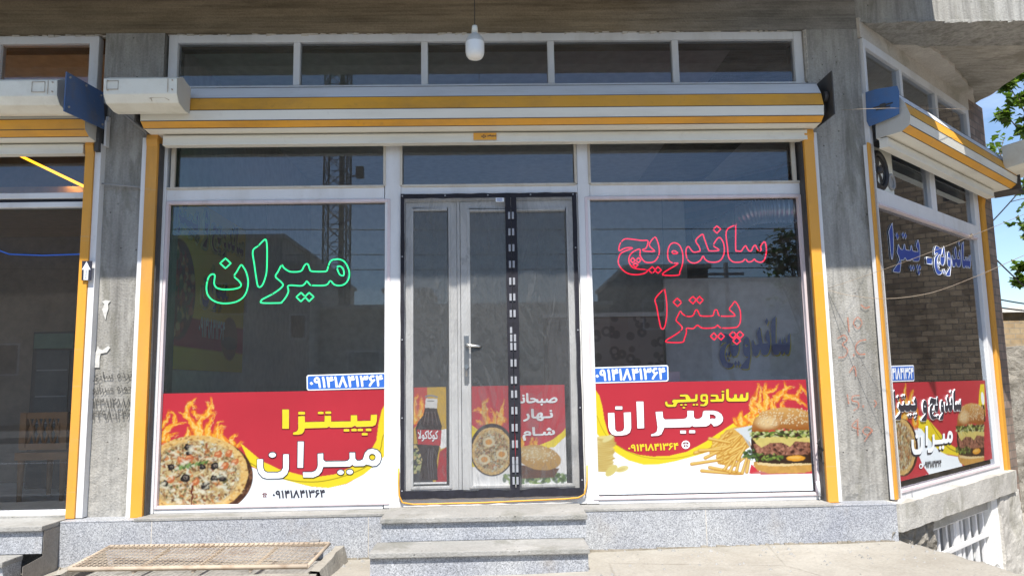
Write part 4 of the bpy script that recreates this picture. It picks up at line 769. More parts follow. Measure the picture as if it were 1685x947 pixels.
# ================================================================ PRINTED SIGNS
def S3(r, g, b): return np.array(srgb(r, g, b)[:3])*.60      # ink reflectance
class Canvas:
    """a print on a flat sheet: a fine grid of coloured faces. fn(u,v) places metres (right, up) in the world; inv takes photo pixels to (u,v)"""
    def __init__(s, fn, inv, w, h, cell=.0034):
        s.fn, s.inv, s.w, s.h = fn, inv, w, h; s.nx = int(w/cell); s.ny = int(h/cell)
        s.X, s.Y = np.meshgrid((np.arange(s.nx)+.5)*w/s.nx, (np.arange(s.ny)+.5)*h/s.ny); s.px = w/s.nx
        s.A = np.zeros((s.ny, s.nx, 3)); s.wp = 0; s.X0, s.Y0 = s.X, s.Y; s.fr = (0, 0, 1.0); s.rs = np.random.RandomState(3)
    def frame(s, ox, oy, sc): s.fr = (ox, oy, sc); return s
    def p(s, q): return s.inv(s.fr[0]+q[0]*s.fr[2], s.fr[1]+q[1]*s.fr[2])
    def fill(s, c): s.A[:] = c
    def noise(s, sc, seed=0, oct=3):
        """smooth value noise 0..1, sc metres per cell"""
        out = np.zeros_like(s.X); amp = 1; tot = 0; rs = np.random.RandomState(seed)
        for o in range(oct):
            g = rs.rand(64, 64); fx = s.X/sc*2**o; fy = s.Y/sc*2**o
            ix = np.floor(fx).astype(int); iy = np.floor(fy).astype(int); tx = fx-ix; ty = fy-iy
            tx = tx*tx*(3-2*tx); ty = ty*ty*(3-2*ty)
            a = g[iy % 64, ix % 64]; b = g[iy % 64, (ix+1) % 64]; c = g[(iy+1) % 64, ix % 64]; d = g[(iy+1) % 64, (ix+1) % 64]
            out += amp*((a*(1-tx)+b*tx)*(1-ty)+(c*(1-tx)+d*tx)*ty); tot += amp; amp *= .55
        return out/tot
    def warp(s, amp=0, sc=.03, seed=77):
        """ragged outlines: shift the coordinates shapes are drawn in"""
        s.X, s.Y, s.wp = s.X0, s.Y0, amp
        if amp: s.X, s.Y = s.X0+(s.noise(sc, seed, 4)-.5)*2*amp, s.Y0+(s.noise(sc, seed+1, 4)-.5)*2*amp
    def put(s, mask, col, k=1.0):
        m = (mask*k)[..., None]; s.A = s.A*(1-m) + (col if getattr(col, 'ndim', 1) == 3 else np.asarray(col))*m
    def mpoly(s, pts, uv=False):
        P = np.array(pts if uv else [s.p(q) for q in pts]); ins = np.zeros(s.X.shape, bool); n = len(P)
        for i in range(n):
            (x1, y1), (x2, y2) = P[i], P[(i+1) % n]
            if y1 == y2: continue
            ins ^= ((y1 > s.Y) != (y2 > s.Y)) & (s.X < (x2-x1)*(s.Y-y1)/(y2-y1)+x1)
        return ins.astype(float)
    def poly(s, pts, col, k=1.0): s.put(s.mpoly(pts), col, k)
    def mell(s, c, rx, ry, rot=0, soft=1.0):
        """ellipse in frame pixels"""
        cx, cy = s.p(c); ex = s.p((c[0]+rx, c[1])); ey = s.p((c[0], c[1]-ry)); a = abs(ex[0]-cx); b = abs(ey[1]-cy)
        dx, dy = s.X-cx, s.Y-cy; co, si = math.cos(rot), math.sin(rot); u = (dx*co+dy*si)/a; v = (-dx*si+dy*co)/b
        d = np.sqrt(u*u+v*v); return np.clip((1-d)*min(a, b)/(s.px*soft)+.5, 0, 1)
    def ell(s, c, rx, ry, col, rot=0, k=1.0, soft=1.0): s.put(s.mell(c, rx, ry, rot, soft), col, k)
    def stroke(s, pts, w0, col, w1=None, k=1.0, smooth=3):
        """tapering brush stroke, widths in frame pixels"""
        P = [Vector((*s.p(q), 0)) for q in pts]
        if smooth > 1 and len(P) > 2: P = catmull(P, smooth, False)
        q0 = s.p((0, 0)); q1 = s.p((100, 0)); f = abs(q1[0]-q0[0])/100; w1 = w0 if w1 is None else w1; n = len(P)-1
        m = np.zeros_like(s.X)
        for i in range(n):
            a, b = P[i], P[i+1]; wa = (w0+(w1-w0)*i/n)*f/2; wb = (w0+(w1-w0)*(i+1)/n)*f/2; wm = max(wa, wb)+2*s.px+s.wp
            x0, x1 = sorted((a.x, b.x)); y0, y1 = sorted((a.y, b.y))
            i0 = max(0, int((x0-wm)/s.px)); i1 = min(s.nx, int((x1+wm)/s.px)+2); j0 = max(0, int((y0-wm)/s.px)); j1 = min(s.ny, int((y1+wm)/s.px)+2)
            if i0 >= i1 or j0 >= j1: continue
            X = s.X[j0:j1, i0:i1]-a.x; Y = s.Y[j0:j1, i0:i1]-a.y; d = b-a; L = max(d.length_squared, 1e-12)
            t = np.clip((X*d.x+Y*d.y)/L, 0, 1); r = np.hypot(X-t*d.x, Y-t*d.y)
            m[j0:j1, i0:i1] = np.maximum(m[j0:j1, i0:i1], np.clip((wa+(wb-wa)*t-r)/s.px+.5, 0, 1))
        s.put(m, col, k); return m
    def flames(s, tongues):
        """each tongue: polyline root->tip and width"""
        O, Y_, D, P_ = S3(222, 105, 40), S3(255, 190, 60), S3(250, 145, 45), S3(255, 226, 140)
        for k, (wk, col, dx, dy, al) in enumerate(((1.75, O, 0, 0, .75), (1.3, D, 3, 2, .9), (.8, Y_, -2, 6, .9), (.35, P_, 2, 9, .75))):
            s.warp(.013+.006*k, .028, 60+11*k)
            for P, wd in tongues: s.stroke([(x+dx, y+dy) for x, y in P], wd*wk, col, 2.5 if k < 2 else 1, al)
        # dark gaps between the licks
        s.warp(0); 
    def build(s, name, mat, label, cat, group=None, parent=None):
        ux = np.linspace(0, s.w, s.nx+1); uy = np.linspace(0, s.h, s.ny+1); GX, GY = np.meshgrid(ux, uy)
        o0, ox, oy = Vector(s.fn(0, 0)), Vector(s.fn(1, 0)), Vector(s.fn(0, 1)); ax = np.array(ox-o0); ay = np.array(oy-o0)
        co = (np.array(o0)[None, None]+GX[..., None]*ax+GY[..., None]*ay).reshape(-1, 3)
        nx, ny = s.nx, s.ny; b = (np.arange(ny)[:, None]*(nx+1)+np.arange(nx)[None]).ravel()
        loops = np.stack([b, b+1, b+nx+2, b+nx+1], 1).ravel().astype(np.int32); nf = nx*ny
        me = bpy.data.meshes.new(name); me.vertices.add(len(co)); me.vertices.foreach_set('co', co.ravel().astype('f'))
        me.loops.add(nf*4); me.loops.foreach_set('vertex_index', loops); me.polygons.add(nf)
        me.polygons.foreach_set('loop_start', (np.arange(nf)*4).astype(np.int32)); me.polygons.foreach_set('loop_total', np.full(nf, 4, np.int32))
        at_ = me.attributes.new('Col', 'FLOAT_COLOR', 'POINT')
        A = np.pad(s.A, ((0, 1), (0, 1), (0, 0)), 'edge'); A = (A+np.roll(A, 1, 0)+np.roll(A, 1, 1)+np.roll(np.roll(A, 1, 0), 1, 1))/4; A[0] = A[1]; A[:, 0] = A[:, 1]
        C4 = np.ones((ny+1, nx+1, 4), 'f'); C4[..., :3] = np.clip(A, 0, 1); at_.data.foreach_set('color', C4.ravel())
        me.update(); me.materials.append(M[mat]); o = link(bpy.data.objects.new(name, me))
        if parent: parent_to(o, parent)
        else: rebase(o); tag(o, label, cat, group)
        return o
def front(px_tl, px_br, y):
    """a sheet standing in the facade plane"""
    a, b = at(*px_tl, y), at(*px_br, y); x0, z1, x1, z0 = a.x, a.z, b.x, b.z
    return (lambda u, v: Vector((x0+u, y, z0+v))), (lambda px, py: (at(px, py, y).x-x0, at(px, py, y).z-z0)), x1-x0, z1-z0
def quad_map(tl, tr, br, bl):
    return lambda u, v: (bl.lerp(br, u)).lerp(tl.lerp(tr, u), v)
def text(name, key, quad, mat, parent, lift=Vector((0, 0, 0))):
    asp, data = TX[key]; f = quad_map(*quad); m = MB(); cs = []
    for c in data.split('|'):
        v = list(map(int, c.split())); cs.append([(v[i]/1000*asp, v[i+1]/1000) for i in range(0, len(v), 2)])
    m.poly(cs, lambda a, b: f(a/asp, b)+lift)
    return m.build(name, M[mat], parent)
def shapes(name, polys, tow, mat, parent, edge=None, edge_mat=None, ew=.004, smooth=False):
    """polys in crop pixels: list of contour groups; tow(pt) -> world"""
    m = MB()
    for grp in polys:
        if smooth: grp = [[(q.x, q.y) for q in catmull([Vector((a, b, 0)) for a, b in c], 3)] for c in grp]
        m.poly(grp, lambda a, b: tow((a, b)))
    o = m.build(name, M[mat], parent)
    if edge:
        m = MB()
        for grp in polys:
            for c in grp:
                P = [Vector((a, b, 0)) for a, b in c]
                if smooth: P = catmull(P, 3)
                m.tube([tow((q.x, q.y))+edge for q in P], ew, 5, closed=True)
        m.build('letter_edge', M[edge_mat], o)
    return o
def ellp(cx, cy, rx, ry, n=18): return [(cx+rx*math.cos(2*math.pi*k/n), cy+ry*math.sin(2*math.pi*k/n)) for k in range(n)]
def rect(x0, y0, x1, y1): return [(x0, y0), (x1, y0), (x1, y1), (x0, y1)]
def crop(ox, oy, sc, fn): return lambda q: fn(ox+q[0]*sc, oy+q[1]*sc)
RED, YEL, WHT = np.array((.40, .026, .040)), np.array((.62, .49, .02)), np.array((.70, .76, .80))
def pizza(c, ctr, rx, ry, seed, crust=True):
    """round pizza in the current frame"""
    rs = np.random.RandomState(seed); cx, cy = ctr; c.warp(.006, .02, seed+30)
    n1, n2 = c.noise(.012, seed, 3), c.noise(.03, seed+1, 3)
    m = c.mell(ctr, rx, ry)
    tan = S3(200, 150, 70)*(1-n1[..., None])*1.3+S3(240, 215, 150)*n1[..., None]
    c.put(m, tan)
    for k in range(150):
        a = rs.uniform(0, 6.283); r = rs.uniform(.86, .99); c.ell((cx+rx*r*math.cos(a), cy+ry*r*math.sin(a)), rs.uniform(.01, .035)*rx, rs.uniform(.01, .03)*ry, S3(130, 75, 25) if rs.rand() < .5 else S3(245, 220, 160), 0, .6)
    mi = c.mell(ctr, rx*.86, ry*.86, 0, 4)
    ch = S3(196, 165, 105)*n2[..., None]+S3(226, 214, 168)*(1-n2[..., None]); c.put(mi, ch)
    c.put(mi*np.clip((n1-.55)*5, 0, 1), S3(150, 100, 50), .8)
    def spot(): 
        a = rs.uniform(0, 6.283); r = math.sqrt(rs.rand())*.8; return cx+rx*r*math.cos(a), cy+ry*r*math.sin(a)
    n3 = c.noise(.022, seed+7, 2)
    c.put(mi*np.clip((n3-.60)*9, 0, 1), S3(165, 120, 70), .55); c.put(mi*np.clip((.36-n3)*9, 0, 1), S3(225, 232, 215), .8)
    for k in range(620):
        x, y = spot(); q = rs.rand()
        col = S3(120, 78, 45) if q < .30 else S3(205, 125, 65) if q < .48 else S3(140, 62, 40) if q < .58 else S3(232, 224, 190) if q < .76 else S3(85, 95, 55) if q < .92 else S3(60, 48, 42)
        c.ell((x, y), rs.uniform(.012, .05)*rx, rs.uniform(.008, .03)*ry, col*rs.uniform(.8, 1.15), rs.uniform(0, 3), .8, 2.0)
    c.warp(.003, .012, seed+50)
def burger(c, x0, x1, y0, y1, seed):
    c.warp(.005, .018, seed+30); rs = np.random.RandomState(seed); W, Hh = x1-x0, y1-y0; P = lambda u, v: (x0+u*W, y0+v*Hh)
    n1, n2 = c.noise(.010, seed), c.noise(.022, seed+2)
    # lower bun
    c.poly([P(.02, .82), P(.25, .80), P(.7, .82), P(1.0, .79), P(1, .95), P(.85, .99), P(.3, 1.0), P(.1, .95), P(.03, .88)], S3(215, 165, 85)*(.8+.4*n2[..., None]))
    c.poly([P(.08, .83), P(.5, .845), P(1, .82), P(1, .86), P(.5, .89), P(.1, .87)], S3(240, 215, 160))
    # fillings, dark gaps first
    c.poly([P(0, .34), P(.3, .36), P(1, .33), P(1, .84), P(.4, .85), P(.06, .82), P(-.02, .6)], S3(60, 38, 24))
    c.poly([P(.02, .55), P(.5, .50), P(1, .52), P(1, .70), P(.6, .72), P(.1, .71)], (S3(95, 55, 38)*(1-n1[..., None])+S3(190, 130, 105)*n1[..., None]))
    for k in range(70): c.ell(P(rs.uniform(.08, 1), rs.uniform(.54, .70)), rs.uniform(.01, .03)*W, rs.uniform(.01, .022)*Hh, S3(60, 30, 20) if rs.rand() < .6 else S3(195, 140, 115), rs.uniform(0, 3), .8)
    c.poly([P(.0, .46), P(.35, .44), P(1, .45), P(1, .52), P(.72, .51), P(.62, .585), P(.5, .53), P(.3, .53), P(.16, .60), P(.08, .55)], S3(222, 205, 120)*(.85+.3*n2[..., None]))
    for k in range(110):
        u = rs.uniform(-.04, 1); v = .385+.06*rs.randn()*.7; c.ell(P(u, v), rs.uniform(.015, .05)*W, rs.uniform(.008, .022)*Hh, [S3(110, 135, 50), S3(190, 200, 110), S3(60, 75, 30), S3(215, 220, 160)][rs.randint(4)], rs.uniform(-.7, .7), .85)
    for k in range(60):
        u = rs.uniform(-.05, .5); v = rs.uniform(.70, .80); c.ell(P(u, v), rs.uniform(.01, .035)*W, rs.uniform(.008, .02)*Hh, [S3(95, 125, 50), S3(150, 170, 80), S3(40, 55, 25)][rs.randint(3)], rs.uniform(-.9, .9), .85)
    c.ell(P(.72, .765), .15*W, .045*Hh, S3(235, 165, 50)); c.ell(P(.70, .755), .10*W, .02*Hh, S3(250, 205, 110), 0, .7)
    # upper bun
    top = [P(0, .36), P(.0, .27), P(.05, .16), P(.16, .06), P(.32, .01), P(.52, -.01), P(.75, .01), P(.92, .06), P(1.0, .10), P(1, .33), P(.8, .34), P(.5, .31), P(.22, .36)]
    mk = c.mpoly(top); gy = np.clip((c.Y-c.p(P(0, .36))[1])/max(1e-6, c.p(P(0, 0))[1]-c.p(P(0, .36))[1]), 0, 1)[..., None]
    c.put(mk, S3(160, 90, 30)*(1-gy)+S3(228, 180, 105)*gy); c.put(mk*c.mell(P(.25, .22), .16*W, .09*Hh, 0, 10), S3(250, 225, 170), .7)
    for k in range(150):
        u = rs.uniform(.1, 1); v = rs.uniform(.02, .27)
        c.ell(P(u, v), .013*W, .010*Hh, S3(120, 70, 25), rs.uniform(0, 3), .5*float(1)); c.ell(P(u-.004, v-.004), .012*W, .009*Hh, S3(248, 228, 185), rs.uniform(0, 3), .9)
    c.warp(0)
YB = -.010
# ---- left banner
fn, inv, w_, h_ = front((267, 647), (641, 829), YB)
c = Canvas(fn, inv, w_, h_); c.fill(RED); c.A *= (.92+.16*c.noise(.6, 5))[..., None]
c.frame(240, 600, .3665)
c.poly([(425, 350), (520, 430), (600, 468), (700, 494), (780, 500), (850, 490), (950, 445), (1000, 400), (1035, 340), (1045, 260), (1060, 200), (1100, 130), (1100, 380), (1040, 440), (980, 490), (900, 532), (820, 552), (740, 545), (640, 520), (560, 495), (470, 450)], YEL)
c.poly([(420, 420), (470, 455), (560, 495), (640, 520), (740, 546), (820, 552), (900, 534), (980, 490), (1040, 440), (1110, 370), (1110, 700), (400, 700)], WHT)
c.stroke([(470, 440), (560, 490), (640, 515), (720, 524), (800, 520), (900, 495), (1000, 450), (1050, 390), (1065, 320), (1100, 270)], 3, S3(90, 80, 20))
c.frame(255, 640, .20585)
c.flames([([(70, 400), (90, 330), (150, 280), (250, 262)], 46), ([(60, 290), (100, 230), (105, 160)], 30), ([(160, 260), (150, 200), (110, 165)], 22), ([(350, 380), (310, 290), (260, 220), (190, 180)], 60), ([(255, 215), (260, 140), (300, 90), (325, 70)], 34), ([(270, 110), (310, 130), (340, 150)], 20), ([(370, 370), (350, 280), (380, 220), (430, 190), (480, 165)], 44), ([(420, 200), (440, 150), (405, 100)], 40), ([(460, 140), (450, 90), (440, 60)], 14), ([(440, 380), (420, 310), (450, 240), (480, 180)], 42), ([(480, 370), (510, 310), (560, 285)], 34), ([(490, 330), (500, 270), (545, 255)], 20), ([(550, 400), (530, 350), (545, 300)], 30), ([(620, 430), (610, 390), (660, 350)], 40), ([(660, 450), (680, 430), (700, 415)], 24), ([(260, 370), (270, 330), (255, 300)], 40), ([(100, 420), (120, 360), (190, 350)], 26), ([(310, 180), (330, 210), (390, 205)], 24), ([(560, 420), (520, 380), (500, 330)], 40)])
rs = np.random.RandomState(14); c.ell((352, 705), 432, 318, S3(75, 45, 30)); c.put(c.mell((352, 705), 432, 318)*np.clip((c.noise(.02, 9)-.5)*5, 0, 1), S3(150, 105, 75), .7)
pizza(c, (318, 680), 425, 312, 4)
for k in range(9): c.stroke([(170+k*30, 640-k*7), (200+k*28, 600-k*4)], 26, [S3(60, 105, 45), S3(120, 160, 85)][k % 2], 8, .9)
c.warp(.011, .022, 91)
for (x, y, r) in ((240, 710, 38), (480, 612, 34), (470, 712, 32), (535, 712, 32), (405, 768, 36), (130, 620, 32), (75, 750, 30), (260, 460, 30), (380, 620, 28), (275, 510, 28)):
    c.ell((x, y), r, r*.85, S3(35, 30, 32)); c.ell((x+3, y-5), r*.4, r*.3, S3(140, 130, 120))
    c.ell((x+3, y-3), r*.22, r*.18, S3(60, 50, 45))
for (x, y) in ((590, 510), (560, 610), (640, 580), (210, 560), (275, 550), (130, 720), (505, 520), (325, 740)): c.ell((x, y), 34, 26, S3(200, 105, 55), .4, .9); c.ell((x-6, y-8), 16, 9, S3(240, 180, 130), .4, .8)
for k in range(60):
    a = rs.uniform(0, 6.28) if k else 0; r = math.sqrt(rs.rand())*.78; c.ell((318+425*r*math.cos(a), 680+312*r*math.sin(a)), rs.uniform(10, 34), rs.uniform(5, 12), S3(240, 236, 212), rs.uniform(-1, 1), .75, 3)
c.stroke([(300, 770), (296, 850), (290, 915)], 17, S3(105, 40, 25), 13)
c.warp(0); b1 = c.build('window_banner', 'print', 'red and yellow banner with a whole pizza and flames, in the left window', 'banner', 'food banners stuck on the shop glass')
T4 = crop(410, 660, .17955, lambda px, py: at(px, py, YB-.003)); T4b = crop(410, 660, .17955, lambda px, py: at(px, py, YB-.0015))
PIZ = [[rect(301, 70, 367, 250)], [[(447, 133), (510, 131), (512, 185), (690, 180), (690, 127), (752, 127), (752, 180), (930, 177), (930, 122), (990, 122), (992, 175), (1112, 172), (1114, 118), (1174, 117), (1172, 180), (1160, 215), (1130, 230), (985, 235), (970, 222), (940, 238), (745, 242), (733, 230), (715, 242), (510, 248), (505, 275), (485, 298), (450, 306), (402, 306), (402, 280), (430, 272), (443, 258), (447, 240)]],
       [rect(450, 90, 512, 122)], [rect(630, 90, 682, 117)], [rect(698, 87, 752, 115)], [rect(866, 248, 918, 277)], [rect(936, 246, 986, 274)], [rect(993, 246, 1043, 273)], [rect(1068, 244, 1120, 272)], [rect(1032, 284, 1086, 312)]]
MIR = [[[(72, 525), (130, 525), (130, 600), (140, 630), (165, 645), (262, 645), (292, 632), (308, 605), (310, 480), (366, 480), (366, 620), (350, 665), (310, 700), (270, 706), (160, 707), (120, 695), (85, 655), (72, 610)]], [ellp(213, 488, 36, 27)], [[(443, 363), (503, 363), (497, 607), (440, 607)]],
       [[(625, 475), (680, 470), (682, 530), (700, 545), (880, 542), (905, 535), (918, 520), (918, 463), (972, 463), (975, 520), (990, 537), (1015, 537), (1040, 525), (1048, 500), (1060, 465), (1090, 435), (1130, 428), (1175, 440), (1205, 470), (1214, 515), (1200, 560), (1170, 588), (1130, 594), (1095, 582), (1075, 577), (1050, 592), (965, 594), (945, 580), (925, 597), (690, 600), (680, 600), (668, 640), (640, 675), (590, 697), (495, 697), (490, 642), (575, 642), (605, 630), (622, 605), (627, 580)], ellp(1128, 508, 28, 28)], [ellp(838, 647, 33, 25)], [ellp(922, 643, 33, 25)]]
shapes('lettering', PIZ, T4, 'ink_yellow', b1, Vector((0, .001, 0)), 'ink_shadow', .003)
shapes('lettering', MIR, T4, 'ink_white', b1, Vector((0, .0005, 0)), 'ink_dark', .0032)
def digits(quad_px, fn, mat, parent, key='phone'): return text('lettering', key, [fn(*q) for q in quad_px], mat, parent)
f4 = lambda px, py: at(px, py, YB-.003)
digits([(449, 806.5), (534.5, 805), (535, 817), (449, 819)], f4, 'ink_dark', b1)
def phone_icon(cx, cy, r, fn, parent, disc=None):
    m = MB()
    if disc: m.poly([ellp(cx, cy, r*1.5, r*1.5, 24)], lambda a, b: fn(a, b)+Vector((0, .0008, 0)), 1)
    m.poly([[(cx-r, cy-r*.5), (cx-r*.7, cy-r*.9), (cx+r*.7, cy-r*.9), (cx+r, cy-r*.5), (cx+r, cy-r*.2), (cx+r*.5, cy-r*.2), (cx+r*.4, cy-r*.5), (cx-r*.4, cy-r*.5), (cx-r*.5, cy-r*.2), (cx-r, cy-r*.2)]], lambda a, b: fn(a, b), 0)
    m.poly([[(cx-r*.4, cy-r*.1), (cx+r*.4, cy-r*.1), (cx+r*.9, cy+r*.8), (cx-r*.9, cy+r*.8)], ellp(cx, cy+r*.35, r*.3, r*.3, 10)], lambda a, b: fn(a, b), 0)
    return m.build('telephone_symbol', [M['ink_maroon'], M['ink_white']], parent)
phone_icon(435.5, 814, 3.8, f4, b1)

# ---- right banner
fn, inv, w_, h_ = front((975, 630), (1338, 806), YB)
c = Canvas(fn, inv, w_, h_); c.fill(RED); c.A *= (.92+.16*c.noise(.6, 8))[..., None]
c.frame(970, 620, .2007)
edge = [(10, 85), (50, 105), (80, 150), (105, 240), (122, 350), (150, 450), (200, 540), (300, 600), (400, 635), (520, 650), (650, 645), (800, 610), (950, 530), (1100, 430), (1250, 330), (1400, 230)]
low = [(1400, 420), (1100, 565), (1000, 605), (850, 650), (700, 690), (560, 716), (450, 719), (320, 682), (220, 622), (130, 540), (60, 465), (0, 405)]
c.poly(edge+low, YEL); c.poly(low[::-1]+[(1400, 1000), (0, 1000)], WHT)
c.stroke([(20, 290), (60, 315), (90, 390), (140, 480), (220, 555), (330, 615), (450, 655), (600, 668), (760, 655), (900, 615), (1060, 545)], 3, S3(90, 80, 20))
rs = np.random.RandomState(5)
for k in range(26):
    y = 760-k*10.5; c.ell((125+rs.uniform(-10, 10)+(k > 18)*8, y), 72+rs.uniform(-6, 8), 17, S3(205, 175, 95)); c.ell((125+rs.uniform(-8, 8), y-4), 68, 13, S3(238, 222, 150))
c.ell((155, 500), 55, 20, S3(235, 225, 160), .5); c.ell((180, 765), 62, 32, S3(225, 210, 130), .7); c.ell((268, 752), 55, 25, S3(236, 224, 150), .25); c.ell((255, 758), 40, 12, S3(215, 190, 110), .25, .6)
c.frame(1140, 615, .18485)
c.flames([([(560, 330), (520, 260), (560, 180), (590, 90)], 44), ([(620, 320), (590, 240), (610, 150), (580, 80)], 36), ([(640, 310), (660, 220), (640, 130), (645, 70)], 48), ([(670, 150), (720, 140), (760, 90)], 26), ([(720, 300), (700, 240), (740, 190)], 34), ([(740, 230), (790, 160), (860, 120), (900, 110)], 40), ([(830, 130), (820, 90), (810, 65)], 22), ([(820, 195), (900, 210), (960, 240), (1020, 290)], 36), ([(930, 190), (960, 120), (965, 90)], 26), ([(960, 120), (1000, 150), (1020, 190)], 18), ([(440, 430), (420, 380), (440, 320)], 70), ([(380, 430), (370, 400), (360, 385)], 26), ([(520, 420), (500, 370), (490, 345)], 40), ([(540, 400), (530, 330), (510, 300)], 34), ([(800, 290), (790, 260), (820, 240)], 26), ([(600, 300), (560, 250), (540, 230)], 30)])
def fry(a, b, w0): 
    c.stroke([a, b], w0*1.15, S3(196, 135, 45), w0*.9, 1, 1); c.stroke([(a[0], a[1]-w0*.12), (b[0], b[1]-w0*.12)], w0*.82, S3(240, 195, 95), w0*.55, .95, 1)
    c.stroke([(a[0], a[1]-w0*.2), (b[0], b[1]-w0*.2)], w0*.25, S3(250, 226, 150), w0*.2, .7, 1)
c.poly([(290, 500), (370, 470), (470, 470), (520, 640), (430, 700), (330, 820), (220, 800), (200, 660)], S3(226, 180, 90)*(.8+.4*c.noise(.02, 3)[..., None]))
for k in range(34):
    x = rs.uniform(230, 470); y = rs.uniform(520, 760); a = rs.uniform(-.9, -.35); L = rs.uniform(120, 210)
    fry((x-L*.5*math.cos(a), y-L*.5*math.sin(a)), (x+L*.5*math.cos(a)*.5, y+L*.5*math.sin(a)*.5), rs.uniform(20, 30))
for a, b in (((-10, 800), (260, 760)), ((20, 700), (300, 640)), ((110, 745), (330, 640)), ((80, 860), (430, 890)), ((150, 830), (420, 880)), ((60, 680), (250, 670)), ((330, 870), (380, 760)), ((390, 860), (420, 740)), ((440, 880), (480, 750)), ((480, 870), (500, 770)), ((280, 850), (340, 770)), ((150, 575), (330, 610)), ((400, 760), (470, 640))): fry(a, b, 28)
c.poly([(370, 488), (540, 452), (535, 560), (500, 600), (440, 545)], S3(225, 232, 235)); c.poly([(440, 545), (500, 600), (530, 680), (500, 640)], S3(190, 190, 190))
c.poly([(520, 800), (620, 885), (500, 885)], RED*1.1)
c.ell((790, 870), 240, 14, S3(190, 170, 150), 0, .5)
burger(c, 525, 1070, 300, 885, 11)
for k in range(36): c.ell((470+rs.uniform(-20, 90), 700+rs.uniform(-25, 45)), rs.uniform(8, 20), rs.uniform(6, 14), [S3(40, 60, 35), S3(90, 120, 60)][rs.randint(2)], rs.uniform(0, 3), .85)
c.put((c.Y < inv(1100, 783)[1]).astype(float), WHT*np.array((.97, 1, 1)))
b2_ = c.build('window_banner', 'print', 'banner with burger, fries and potato chips in the window right of the door', 'banner', 'food banners stuck on the shop glass')
T5 = crop(985, 630, .1543, lambda px, py: at(px, py, YB-.003))
MI2 = [[[(97, 315), (170, 312), (178, 490), (195, 512), (235, 512), (262, 500), (272, 470), (266, 310), (346, 306), (350, 480), (335, 525), (300, 548), (250, 557), (180, 560), (140, 545), (115, 510), (103, 470)]], [rect(178, 243, 253, 282)], [[(400, 193), (480, 193), (488, 478), (412, 482)]],
       [[(605, 303), (683, 298), (690, 365), (705, 382), (900, 378), (930, 370), (945, 350), (945, 290), (1015, 290), (1017, 355), (1030, 375), (1060, 378), (1085, 370), (1105, 350), (1112, 300), (1130, 290), (1220, 288), (1270, 298), (1310, 325), (1330, 365), (1325, 405), (1300, 435), (1265, 455), (1225, 460), (1212, 440), (1195, 425), (1180, 445), (1150, 460), (1020, 466), (997, 455), (975, 468), (700, 475), (692, 500), (670, 545), (635, 560), (560, 565), (558, 542), (600, 528), (620, 510), (627, 470)], [(1185, 330), (1225, 335), (1250, 355), (1245, 375), (1210, 372), (1187, 380)]], [rect(870, 500, 932, 537)], [rect(965, 497, 1030, 533)]]
SWI = [[[(1358, 62), (1390, 58), (1392, 150), (1420, 160), (1440, 150), (1447, 115), (1475, 115), (1478, 155), (1500, 158), (1512, 115), (1540, 112), (1545, 152), (1565, 155), (1572, 98), (1600, 95), (1600, 165), (1590, 185), (1565, 195), (1390, 197), (1365, 185), (1358, 160)]],
       [[(1195, 118), (1265, 118), (1280, 135), (1283, 165), (1312, 165), (1313, 110), (1340, 108), (1340, 180), (1325, 197), (1195, 200), (1190, 170), (1248, 168), (1250, 145), (1195, 142)]], [rect(1311, 78, 1340, 98)],
       [[(1100, 115), (1150, 112), (1168, 130), (1170, 210), (1155, 235), (1130, 245), (1085, 243), (1085, 222), (1125, 220), (1138, 200), (1100, 198), (1083, 180), (1083, 130)], rect(1111, 139, 1141, 173)],
       [[(868, 118), (945, 117), (962, 128), (985, 165), (1028, 163), (1030, 117), (1057, 115), (1057, 180), (1040, 197), (850, 207), (835, 222), (832, 240), (815, 252), (740, 254), (715, 240), (707, 215), (710, 195), (730, 190), (738, 220), (790, 225), (800, 215), (785, 205), (783, 182), (800, 172), (930, 168), (925, 145), (868, 143)]],
       [rect(1003, 217, 1029, 239)], [rect(1037, 216, 1061, 238)], [rect(870, 219, 896, 240)], [rect(914, 218, 940, 238)], [rect(896, 248, 923, 270)]]
# drop edge printed to the lower right of each white letter
T5s = crop(985+1.0, 630+1.4, .1543, lambda px, py: at(px, py, YB-.0015))
shapes('letter_shadow', MI2, T5s, 'ink_shadow', b2_)
shapes('lettering', MI2, T5, 'ink_white', b2_, Vector((0, .0008, 0)), 'ink_shadow', .0022); shapes('lettering', SWI, T5, 'ink_yellow', b2_, Vector((0, .0008, 0)), 'ink_brown', .0024)
digits([(1034, 731), (1116, 728), (1116, 739), (1034, 742)], f4, 'ink_yellow', b2_)
phone_icon(1128.5, 731, 4.6, f4, b2_, True)

